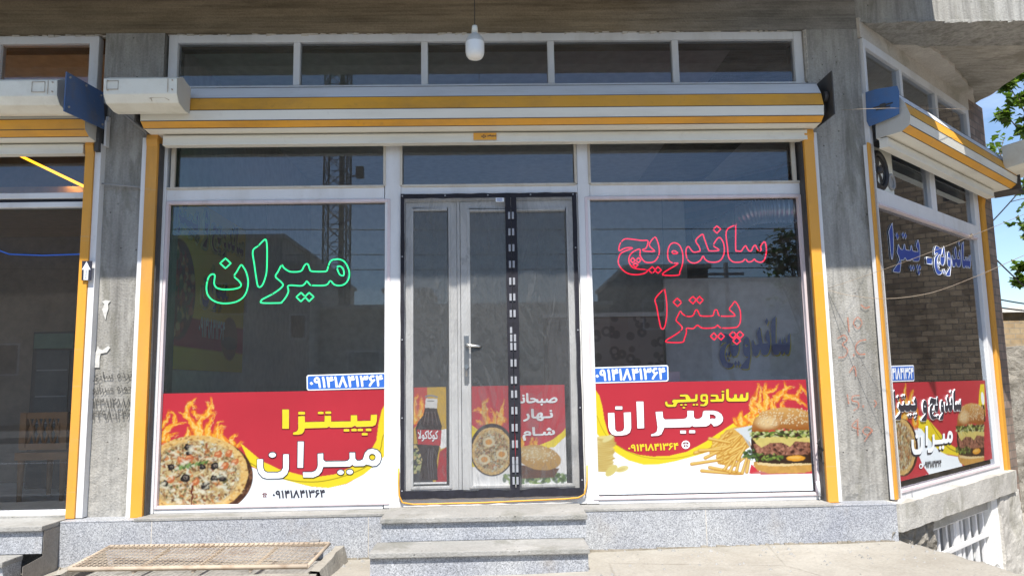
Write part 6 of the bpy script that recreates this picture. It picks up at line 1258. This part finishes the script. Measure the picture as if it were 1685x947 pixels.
# ================================================================ INSIDE
# left room: two glowing strips, a fridge and a carved bench
m = MB(); m.tube([at(20, 250, 1.0), at(143, 309, .35)], .011, 8); o = m.build('led_strip', M['led_yellow']); tag(rebase(o), 'glowing yellow LED strip under the ceiling of the left shop', 'LED strip')
ll = bpy.data.lights.new('led_strip_glow', 'AREA'); ll.shape = 'RECTANGLE'; ll.size = 1.1; ll.size_y = .03; ll.energy = 1.2; ll.color = (1, .55, .18)
la = bpy.data.objects.new('led_strip_glow', ll); COL.objects.link(la); la.parent = o; qa, qb = at(20, 250, 1.0), at(143, 309, .35)
ld = (qb-qa).normalized(); lz = Vector((0, 0, 1)); ly = lz.cross(ld).normalized(); lz = ld.cross(ly); lc0 = (qa+qb)/2-Vector((0, 0, .02))
la.matrix_parent_inverse = Matrix.Translation(-o.location); la.matrix_basis = Matrix(((ld.x, ly.x, lz.x, lc0.x), (ld.y, ly.y, lz.y, lc0.y), (ld.z, ly.z, lz.z, lc0.z), (0, 0, 0, 1)))
m = MB(); m.tube([at(-20, 405, 2.2), at(15, 418, 2.2), at(70, 420, 2.2), at(132, 418, 2.2)], .007, 8); o = m.build('led_strip', M['led_blue']); tag(rebase(o), 'glowing blue LED strip on the dark wall of the left shop', 'LED strip')
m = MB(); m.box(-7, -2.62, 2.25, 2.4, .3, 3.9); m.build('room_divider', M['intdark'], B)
m = MB(); m.box(-7, -2.62, .5, 2.25, 2.75, 2.80); m.build('wood_soffit', plain('warm_wood', (.55, .36, .18), .5), B)
fx0, fx1 = at(52, 600, 1.7).x, at(124, 600, 1.7).x; fz1, fz0 = at(90, 545, 1.7).z, .3
fr = thing('display_fridge', 'dark glass door display fridge inside the left shop', 'fridge', ((fx0+fx1)/2, 1.95, .3))
m = MB(); m.box(fx0, fx1, 1.7, 2.2, fz0, fz1); m.build('cabinet', M['dark'], fr, bevel=.01)
m = MB(); m.box(fx0+.05, fx1-.05, 1.685, 1.70, fz0+.25, fz1-.18); m.build('glass_door', plain('dim_fridge_glass', (.10, .11, .115), .15), fr)
m = MB(); m.box(fx0+.02, fx1-.02, 1.68, 1.70, fz1-.16, fz1-.02); m.build('header', plain('fridge_header', (.10, .16, .12), .4), fr)
m = MB()
for k in range(4): z = fz0+.35+k*.24; m.box(fx0+.06, fx1-.06, 1.678, 1.686, z, z+.012)
m.build('shelf', M['grey'], fr)
wd = plain('carved_wood', (.34, .17, .07), .5)
bx0, bx1 = at(36, 700, .9).x, at(113, 700, .9).x; z1 = at(70, 678, .9).z; z0 = at(70, 735, .9).z
bn = thing('carved_bench', 'brown wooden bench with a carved lattice back inside the left shop', 'bench', ((bx0+bx1)/2, 1.1, .3))
m = MB(); m.box(bx0, bx1, .88, .92, z1-.05, z1); m.box(bx0, bx1, .88, .92, z0-.02, z0+.03); m.box(bx0, bx0+.05, .87, .93, z0, z1); m.box(bx1-.05, bx1, .87, .93, z0, z1)
N = 4
for k in range(N):
    u0 = bx0+.05+(bx1-bx0-.1)*k/N; u1 = bx0+.05+(bx1-bx0-.1)*(k+1)/N
    m.tube([(u0, .9, z0), (u1, .9, z1)], .010, 6); m.tube([(u1, .9, z0), (u0, .9, z1)], .010, 6)
    m.lathe([(.02, -.03), (.03, 0), (.02, .03)], ((u0+u1)/2, .9, (z0+z1)/2), 8)
m.build('carved_back', wd, bn)
m = MB(); m.box(bx0-.02, bx1+.02, .86, 1.35, z0-.10, z0-.04); m.build('seat', wd, bn)
for x in (bx0+.02, bx1-.02):
    for y in (.89, 1.3):
        m = MB(); m.tube([(x, y, .30), (x, y, z0-.10)], [.018, .028], 8); m.build('leg', wd, bn)
# poster on the pizza shop's left wall
XW = -2.432
wy0, wy1 = .10, 1.92; wz0, wz1 = 1.33, 2.72
fnW = lambda u, v: Vector((XW, wy0+u, wz0+v))
def invW(px, py): p = atx(px, py, XW); return (p.y-wy0, p.z-wz0)
c = Canvas(fnW, invW, wy1-wy0, wz1-wz0, .008); c.fill(S3(235, 200, 40)); H2 = wz1-wz0
c.put((c.Y < H2*.30).astype(float), S3(190, 40, 60)); c.put((c.Y < H2*.13).astype(float), S3(235, 205, 60))
def uvell(c, u, v, a, b, col, k=1):
    d = np.sqrt(((c.X-u)/a)**2+((c.Y-v)/b)**2); c.put(np.clip((1-d)*30, 0, 1), col, k)
uvell(c, .28, .62, .34, .40, S3(110, 60, 35)); rs = np.random.RandomState(9)
for k in range(120):
    a = rs.uniform(0, 6.28); r = math.sqrt(rs.rand())*.95; uvell(c, .28+.31*r*math.cos(a), .62+.37*r*math.sin(a), rs.uniform(.015, .05), rs.uniform(.015, .05), [S3(170, 50, 40), S3(225, 190, 130), S3(90, 110, 60), S3(200, 110, 60)][rs.randint(4)], .9)
uvell(c, 1.45, .30, .22, .2, S3(150, 95, 45)); uvell(c, 1.45, .26, .21, .06, S3(90, 60, 40))
c.A = np.clip(c.A*1.75, 0, .85)
wp = c.build('wall_poster', 'print', 'large yellow poster with dark red words and a pizza on the left wall inside', 'poster')
def wall_words(items, u0, u1, v0, v1, mat, rim, name='lettering'):
    fm, rm = MB(), MB()
    for key, a0, a1, sub in items:
        cts = NE[key] if sub is None else [NE[key][i] for i in sub]; A = np.array([q for ct in cts for q in ct], float); mn, mxx = A.min(0), A.max(0)
        f = lambda a, b: fnW(u0+(u1-u0)*(a0+(a-mn[0])/(mxx[0]-mn[0])*(a1-a0)), v1-(b-mn[1])/(mxx[1]-mn[1])*(v1-v0))
        sm = [[(q.x, q.y) for q in (catmull([Vector((a, b, 0)) for a, b in ct], 3) if len(ct) > 4 else [Vector((a, b, 0)) for a, b in ct])] for ct in cts]
        fm.poly(sm, lambda a, b: f(a, b)+Vector((.010, 0, 0)))
        for P in sm: rm.tube([f(a, b)+Vector((.003, 0, 0)) for a, b in P], .014, 5, closed=True)
    fm.build(name, M[mat], wp); rm.build('letter_edge', M[rim], wp)
wall_words([('piz', 0, .34, None), ('sand', .38, .46, [3, 4]), ('sand', .50, 1, None)], .06, 1.74, 1.02, 1.36, 'ink_maroon', 'ink_outline')
wall_words([('mim', 0, 1, None)], .72, 1.35, .52, .90, 'ink_blue', 'ink_outline')
text('lettering', 'phone', [fnW(.70, .44)+Vector((.006, 0, 0)), fnW(1.3, .44)+Vector((.006, 0, 0)), fnW(1.3, .28)+Vector((.006, 0, 0)), fnW(.70, .28)+Vector((.006, 0, 0))], 'ink_white', wp)
# aluminium duct
m = MB(); P = catmull([at(1150, 392, 1.7), at(1190, 376, 1.5), at(1235, 352, 1.25), at(1270, 347, 1.2), at(1330, 346, 1.15)], 26, False); R = [.105+.013*math.sin(i*2.1) for i in range(len(P))]
m.tube(P, R, 18); dm = plain('crinkled_foil', (.72, .73, .75), .38, .9); tag(rebase(m.build('foil_duct', dm)), 'bendy silver foil duct under the ceiling behind the right window', 'duct')
# patterned counter front and the pale partition with blue word
def dots():
    t = NT('ringed_tile'); v = t.vor(9, (1, 1, 1)); c = t.ramp(v, [(.18, (.30, .24, .2)), (.26, (.07, .055, .05)), (.42, (.09, .07, .06)), (.5, (.26, .21, .18))]); return t.bsdf(c, .3, v, .2)
ct = thing('shop_counter', 'dark counter clad in ringed tiles behind the right window', 'counter', (1.3, 2.2, .3))
x0, x1 = at(968, 560, 1.9).x, at(1091, 560, 1.9).x; z1 = at(1030, 521, 1.9).z
m = MB(); m.box(x0-.4, x1, 1.9, 2.5, .30, z1); m.build('tiled_front', dots(), ct)
m = MB(); m.box(x0-.45, x1+.03, 1.86, 2.55, z1, z1+.04); m.build('worktop', M['intwall'], ct)
m = MB(); xb0, xb1 = at(1097, 600, 2.4).x, at(1330, 600, 2.4).x; zt = at(1200, 457, 2.4).z
m.box(xb0, xb1+.5, 2.4, 2.46, .3, zt); pt_ = m.build('pale_partition', plain('pale_partition_panel', (.76, .77, .78), .6), B)
pq = [at(*q, 2.385) for q in ((1184, 528), (1300, 518), (1300, 606), (1184, 606))]; Qp = quad_map(*pq)
A = np.array([q for ct_ in NE['sand'] for q in ct_], float); mn, mxx = A.min(0), A.max(0)
for mat, dx, lift in (('ink_yellow', .018, 0), ('ink_blue', 0, -.006)):
    m = MB(); cts = [[(q.x, q.y) for q in (catmull([Vector((a, b, 0)) for a, b in ct_], 3) if len(ct_) > 4 else [Vector((a, b, 0)) for a, b in ct_])] for ct_ in NE['sand']]
    m.poly(cts, lambda a, b: Qp((a-mn[0])/(mxx[0]-mn[0])+dx, 1-(b-mn[1])/(mxx[1]-mn[1])-dx*1.5)+Vector((0, lift, 0))); m.build('lettering', M[mat], pt_)
m = MB(); p = at(1106, 618, .35); m.box(p.x-.05, p.x+.05, .30, .42, p.z-.10, p.z+.03); o = m.build('napkin_box', M['ink_white'], None, None, .008)
tag(rebase(o), 'small white box standing behind the burger banner glass', 'box')
m = MB(); m.box(.9, 2.2, .28, .6, p.z-.125, p.z-.10); m.box(1.0, 1.04, .4, .5, .315, p.z-.125); m.box(2.1, 2.14, .4, .5, .315, p.z-.125); tag(rebase(m.build('window_shelf', M['intwall'])), 'low shelf behind the right window under the white box', 'shelf')
# exhaust fan in the angled window
def ring(c, R, seg=30): return [c+CD*(R*math.cos(2*math.pi*k/seg))+Vector((0, 0, R*math.sin(2*math.pi*k/seg))) for k in range(seg)]
zc = chp(1450, 282, .015).z; pc = CW(.17, .012, zc)
ef = thing('exhaust_fan', 'black round exhaust fan set in the upper pane of the angled window', 'fan', tuple(pc))
m = MB(); m.tube(ring(pc, .135), .022, 8, closed=True); m.tube(ring(pc-CN*.004, .105), .008, 6, closed=True); m.build('housing_ring', M['rubber'], ef)
m = MB()
for k in range(5):
    a = 2*math.pi*k/5; d = CD*math.cos(a)+Vector((0, 0, math.sin(a))); e = CD*math.cos(a+.9)+Vector((0, 0, math.sin(a+.9))); m.add([pc+d*.03, pc+d*.115, pc+e*.115-CN*.012, pc+e*.03-CN*.006], [(0, 1, 2, 3)])
m.lathe([(0, -.03), (.03, -.02), (.03, .02), (0, .03)], tuple(pc), 12); m.build('blade', M['dark'], ef)
m = MB(); m.cbox(.065, .46, -.004, .004, zc-.17, 2.915); m.build('mounting_panel', M['boxcream'], ef)
p2 = CW(.40, .010, zc-.05); m = MB(); m.tube(ring(p2, .055), .013, 8, closed=True)
m.add(ring(p2-CN*.002, .055), [tuple(range(30))]); m.build('vent_ring', M['grey'], ef)

# ================================================================ VEGETATION
def leafmat(name, a, b):
    t = NT(name); n = t.n('ShaderNodeNewGeometry'); c = t.mix(n.outputs['Random Per Island'], a, b)
    d = t.n('ShaderNodeBsdfDiffuse'); tl = t.n('ShaderNodeBsdfTranslucent'); g = t.n('ShaderNodeBsdfGlossy'); g.inputs['Roughness'].default_value = .4; g.inputs[0].default_value = (.5, .5, .5, 1)
    t.l(c, d.inputs[0]); t.l(t.mix(1, c, (1.3, 1.4, .5), 'MULTIPLY'), tl.inputs[0]); m = t.n('ShaderNodeMixShader'); m.inputs[0].default_value = .45; t.l(d.outputs[0], m.inputs[1]); t.l(tl.outputs[0], m.inputs[2])
    m2 = t.n('ShaderNodeMixShader'); m2.inputs[0].default_value = .06; t.l(m.outputs[0], m2.inputs[1]); t.l(g.outputs[0], m2.inputs[2]); t.l(m2.outputs[0], t.out.inputs[0]); return t.mat
M['leaf'] = leafmat('young_leaf', (.06, .12, .02, 1), (.19, .28, .055, 1)); M['leafdark'] = leafmat('street_leaf', (.045, .085, .02, 1), (.10, .16, .035, 1))
M['bark'] = concrete('bark', (.10, .08, .06), (.22, .18, .14), (3, 3, .6))
LEAF = [(0, 0), (.18, .10), (.46, .02), (.36, .26), (.52, .46), (.26, .50), (.22, .66), (0, 1.0), (-.22, .66), (-.26, .50), (-.52, .46), (-.36, .26), (-.46, .02), (-.18, .10)]
def leaf(m, p, size, rg, droop=.3):
    d = Vector((rg.uniform(-1, 1), rg.uniform(-1, 1), rg.uniform(-1, .5)-droop)).normalized(); s = d.cross(Vector((rg.uniform(-.4, .4), rg.uniform(-.4, .4), 1))).normalized(); n_ = d.cross(s)
    m.add([p+(s*a+d*b+n_*(.25*abs(a)-.18*b*b))*size for a, b in LEAF], [(0, 1, 2), (0, 2, 3), (0, 3, 4, 5), (0, 5, 6, 7), (0, 7, 8, 9), (0, 9, 10, 11), (0, 11, 12), (0, 12, 13)])
def tree(label, base, h, clusters, leaf_size, n_per, mat, seed, group=None, tr=.09):
    rg = random.Random(seed); base = Vector(base); t = thing('leafy_tree', label, 'tree', tuple(base), group)
    top = base+Vector((0, 0, h)); mid = base+Vector((.06, .04, h*.55))
    m = MB(); m.tube(catmull([base, base+Vector((.03, 0, h*.3)), mid, top], 5, False), [tr*(1-.7*i/15) for i in range(16)], 10); m.build('trunk', M['bark'], t)
    mb, ml = MB(), MB()
    for c, r in clusters:
        c = Vector(c); st = base+Vector((0, 0, h*rg.uniform(.45, .95))); k = st.lerp(c, .5)+Vector((0, 0, .15))
        mb.tube(catmull([st, k, c], 5, False), [tr*.35*(1-.85*i/10) for i in range(11)], 6)
        for tw in range(7):
            e = c+Vector((rg.gauss(0, 1), rg.gauss(0, 1), rg.gauss(0, .8))).normalized()*r*rg.uniform(.6, 1.1)
            P = catmull([c, c.lerp(e, .5)+Vector((0, 0, .04)), e], 4, False); mb.tube(P, [.006]*len(P), 4)
            for q in range(n_per//7):
                p = P[rg.randrange(2, len(P))]+Vector((rg.gauss(0, .07), rg.gauss(0, .07), rg.gauss(0, .06)))*(r/.4); leaf(ml, p, leaf_size*rg.uniform(.55, 1.15), rg)
    mb.build('branch', M['bark'], t); ml.build('crown', M[mat], t); return t
YT = 4.6
cl = [(at(1676, 165, YT), .24), (at(1692, 125, YT), .28), (at(1690, 205, YT), .26), (at(1692, 378, YT), .20), (at(1686, 438, YT), .17), (at(1655, 188, YT), .12), (at(1705, 300, YT), .22), (at(1660, 140, YT), .10), (at(1678, 462, YT), .08)]
rg = random.Random(2); big = [((9.2+rg.gauss(0, .4), 5.2+rg.gauss(0, .5), 4.9+rg.gauss(0, .8)), .55) for _ in range(14)]
tree('young street tree whose green leaves reach in at the right edge', (9.0, 5.3, -.6), 4.6, cl+big, .125, 70, 'leaf', 3, None, .09)

# ================================================================ BEYOND THE CORNER
def rough_wall(name, label, x0, x1, y, z0, z1, th, mat, amp, cat='wall'):
    m = MB(); n = 40; nz = 16
    f = lambda i, j, yy: Vector((x0+(x1-x0)*i/n, yy, z0+(z1-z0)*j/nz + (.05*noise.noise(Vector((i*.6, 3, 1))) if j == nz else 0)))+noise.noise_vector(Vector((i*.9, j*.9, yy)))*amp
    vs = [f(i, j, y) for j in range(nz+1) for i in range(n+1)]+[f(i, nz, y+th) for i in range(n+1)]+[f(i, 0, y+th) for i in range(n+1)]
    rows = nz+3; m.add(vs, [(j*(n+1)+i, j*(n+1)+i+1, (j+1)*(n+1)+i+1, (j+1)*(n+1)+i) for j in range(rows-1) for i in range(n)])
    return tag(rebase(m.build(name, M[mat])), label, cat)
zt = at(1668, 569, 4.2).z
rough_wall('rubble_wall', 'low grey rubble wall beyond the shop corner under the brick house', 5.9, 12, 4.2, -.7, zt, .3, 'rubble', .05)
hz1, hz2, hx = at(1665, 514, 9).z, at(1665, 500, 9).z, at(1642, 530, 9).x
hs = thing('brick_house', 'buff brick house with a white parapet far beyond the rubble wall', 'house', (hx+4, 11, -.6))
m = MB(); m.box(hx-.6, hx+9, 9, 14, -.7, hz1); m.build('wall', M['brickfar'], hs)
m = MB(); m.prism([(hx-.3, 8.9, hz1), (hx+9.1, 8.9, hz1), (hx+9.1, 8.9, hz2+.45), (hx-.3, 8.9, hz2-.10)], (0, .25, 0)); m.build('parapet', plain('white_parapet', (.75, .75, .73), .8), hs)
def wire(name, a, b, sag, r, label):
    P = [a.lerp(b, k/14)-Vector((0, 0, sag*4*(k/14)*(1-k/14))) for k in range(15)]; m = MB(); m.tube(P, r, 5); tag(rebase(m.build(name, M['rubber'])), label, 'power line')
wire('power_line', at(1625, 488, 7), at(1720, 503, 7.5), .02, .012, 'upper dark power line passing in front of the brick house parapet')
wire('power_line', at(1625, 502, 7), at(1720, 513, 7.5), .02, .012, 'lower dark power line passing in front of the brick house parapet')
wire('power_line', at(1612, 385, 3), at(1720, 262, 4), .03, .008, 'thin power line rising steeply to the right into the leaves')
wire('power_line', at(1606, 392, 2.5), at(1720, 500, 3), .03, .008, 'thin power line falling to the right below the leaves')

# ================================================================ THE OTHER SIDE OF THE STREET (seen mirrored in the glass)
def mir(px, py, d): p = at(px, py, d); return Vector((p.x, -p.y, p.z))
def house(label, x0, x1, y0, y1, z1, wall, wins, wm='dark', extra=None):
    t = thing('street_house', label, 'house', ((x0+x1)/2, (y0+y1)/2, -.1))
    m = MB(); m.box(x0, x1, y0, y1, -.3, z1); m.build('wall', wall, t)
    m = MB(); m.box(x0-.15, x1+.15, y0-.1, y1+.15, z1, z1+.18); m.build('parapet', M['slab'], t)
    for (wx, wz, ww, wh) in wins:
        m = MB(); m.box(wx, wx+ww, y1, y1+.06, wz, wz+wh); w_ = m.build('window', M['white'], t)
        m = MB(); m.box(wx+.07, wx+ww-.07, y1+.06, y1+.07, wz+.07, wz+wh-.07); m.build('window_pane', M['dark'], w_)
    return t
wl1, wl2, wl3 = plain('grey_render', (.44, .42, .37), .9), brick('brown_street_brick', (.40, .32, .24), (.50, .41, .32), (.3, .27, .23), 2.4, (1, 0, 0)), plain('pale_sheet_cladding', (.78, .80, .83), .6)
house('tall grey house across the street, mirrored in the left window', -19, -9.9, -42, -30, 8.2, wl1, [(-17, 4.6, 1.6, 1.5), (-13, 4.6, 1.6, 1.5), (-17, 1.2, 1.6, 1.6)])
house('stepped grey annex across the street', -9.9, -8.35, -40, -30, 6.9, wl1, [(-9.5, 3.4, .8, 1.2)])
house('long low brown brick house across the street', -8.3, 5.6, -42, -31, 4.9, wl2, [(-7, 1.2, 1.6, 1.7), (-3.5, 1.2, 1.6, 1.7), (0, 1.2, 1.6, 1.7), (3, 1.2, 1.4, 1.7)])
house('small round cornered water room on the low brick house roof', -5.3, -3.2, -36, -31.5, 5.75, wl1, [])
house('dark square house across the street, mirrored in the right window', 6.3, 10.2, -40, -30, 6.5, plain('dark_render', (.10, .09, .08), .9), [(7, 3.6, 1.2, 1.4), (8.8, 3.6, 1.0, 1.4)])
house('pale corrugated building across the street', 10.25, 19, -42, -30.5, 5.9, wl3, [(13, 1.3, 2, 1.6)])
house('distant plain house beside the pale building', 19.2, 34, -44, -31, 5.0, wl1, [(22, 2, 1.6, 1.5)]); house('wide tall brown house at the left end of the street', -44, -19.2, -44, -31, 10.2, wl2, [(-24, 2, 1.6, 1.5), (-30, 2, 1.6, 1.5)])
# lattice mast
mx0, my0 = -8.6, -36.0; hw = .62
ms = thing('lattice_mast', 'tall dark lattice radio mast behind the houses across the street', 'mast', (mx0, my0, -.3))
m = MB(); cs = [(mx0-hw, my0-hw), (mx0+hw, my0-hw), (mx0+hw, my0+hw), (mx0-hw, my0+hw)]
for x, y in cs: m.tube([(x, y, -.3), (x, y, 24)], .055, 5)
m.build('leg', M['dark'], ms); m = MB()
for k in range(24):
    for i in range(4):
        a, b = cs[i], cs[(i+1) % 4]; z = k*1.0
        m.tube([(*a, z), (*b, z+1)], .028, 4); m.tube([(*b, z), (*a, z+1)], .028, 4); m.tube([(*a, z), (*b, z)], .025, 4)
m.build('bracing', M['dark'], ms)
m = MB(); m.box(mx0+.2, mx0+.45, my0+.3, my0+.55, 0, 24); m.build('cable_ladder', M['dark'], ms)
m = MB(); m.tube([(mx0+.6, my0+.6, 12.6), (mx0+1.4, my0+.9, 12.7)], .05, 5); m.box(mx0+1.2, mx0+1.6, my0+.7, my0+1.1, 12.5, 13.1); m.build('antenna', M['dark'], ms)
def pole(x, y, h, label):
    t = thing('utility_pole', label, 'pole', (x, y, -.1)); m = MB(); m.tube([(x, y, -.2), (x, y, h)], [.13, .09], 8); m.build('shaft', M['grey'], t)
    m = MB(); m.box(x-.7, x+.7, y-.05, y+.05, h-.5, h-.4); m.build('cross_arm', M['grey'], t)
pole(9.2, -24, 5.8, 'grey utility pole in front of the dark square house'); pole(-22, -20, 7, 'grey utility pole at the left end of the street')
for k, (z, s) in enumerate(((7.2, .3), (6.2, .3), (5.6, .3))): wire('power_line', Vector((-40, -24, z+.8)), Vector((40, -24.5, z)), s, .02, ['top', 'middle', 'bottom'][k]+' street power line of three running along the houses opposite')
rg = random.Random(8)
tc_ = [mir(1286, 445, 17.5), mir(1305, 470, 17.5), mir(1262, 432, 17.6), mir(1310, 425, 17.4), mir(1312, 500, 17.5), mir(1300, 400, 17.6), mir(1325, 450, 17.5)]
tree('dark leafed street tree across the road, mirrored at the right window edge', (mir(1322, 450, 17.5).x, -17.5, -.05), 3.2, [(q+Vector((rg.gauss(0, .15), rg.gauss(0, .3), rg.gauss(0, .15))), .5) for q in tc_ for _ in range(2)], .17, 63, 'leafdark', 5, 'street trees opposite', .11)
lc = [mir(1300, 585, 14.9), mir(1318, 560, 14.9), mir(1285, 600, 14.9), mir(1315, 610, 14.9)]
tree('small low street tree across the road', (mir(1308, 600, 14.9).x, -14.9, -.05), 1.0, [(q, .42) for q in lc for _ in range(2)], .14, 49, 'leafdark', 6, 'street trees opposite', .05)
# brick house across the side street: mirrored in the angled window
t = thing('side_street_house', 'brown brick house across the side street, mirrored in the angled window', 'house', (16, 4, -.6))
wl4 = brick('buff_side_brick', (.12, .085, .055), (.24, .175, .115), (.07, .055, .045), 2.9, (-math.sin(.45), math.cos(.45), 0))
hr = Matrix.Rotation(.45, 3, 'Z'); hp = Vector((14.0, -6.0, 0))
def hbox(m, a0, a1, d0, d1, z0, z1): m.hexa([hp+hr@Vector(q) for q in ((d0, a0, z0), (d1, a0, z0), (d1, a1, z0), (d0, a1, z0), (d0, a0, z1), (d1, a0, z1), (d1, a1, z1), (d0, a1, z1))])
m = MB(); hbox(m, -1, 12, 0, 6, -.7, 6.4); m.build('wall', wl4, t)
for a in (1.0, 4.2):
    m = MB(); hbox(m, a, a+1.1, -.05, .02, 1.3, 3.1); w_ = m.build('window', M['white'], t)
    m = MB(); hbox(m, a+.08, a+1.02, -.06, -.05, 1.38, 3.02); m.build('window_pane', M['dark'], w_)
m = MB(); hbox(m, -1.1, 12.1, -.12, 6.1, 6.4, 6.6); m.build('parapet', M['slab'], t)
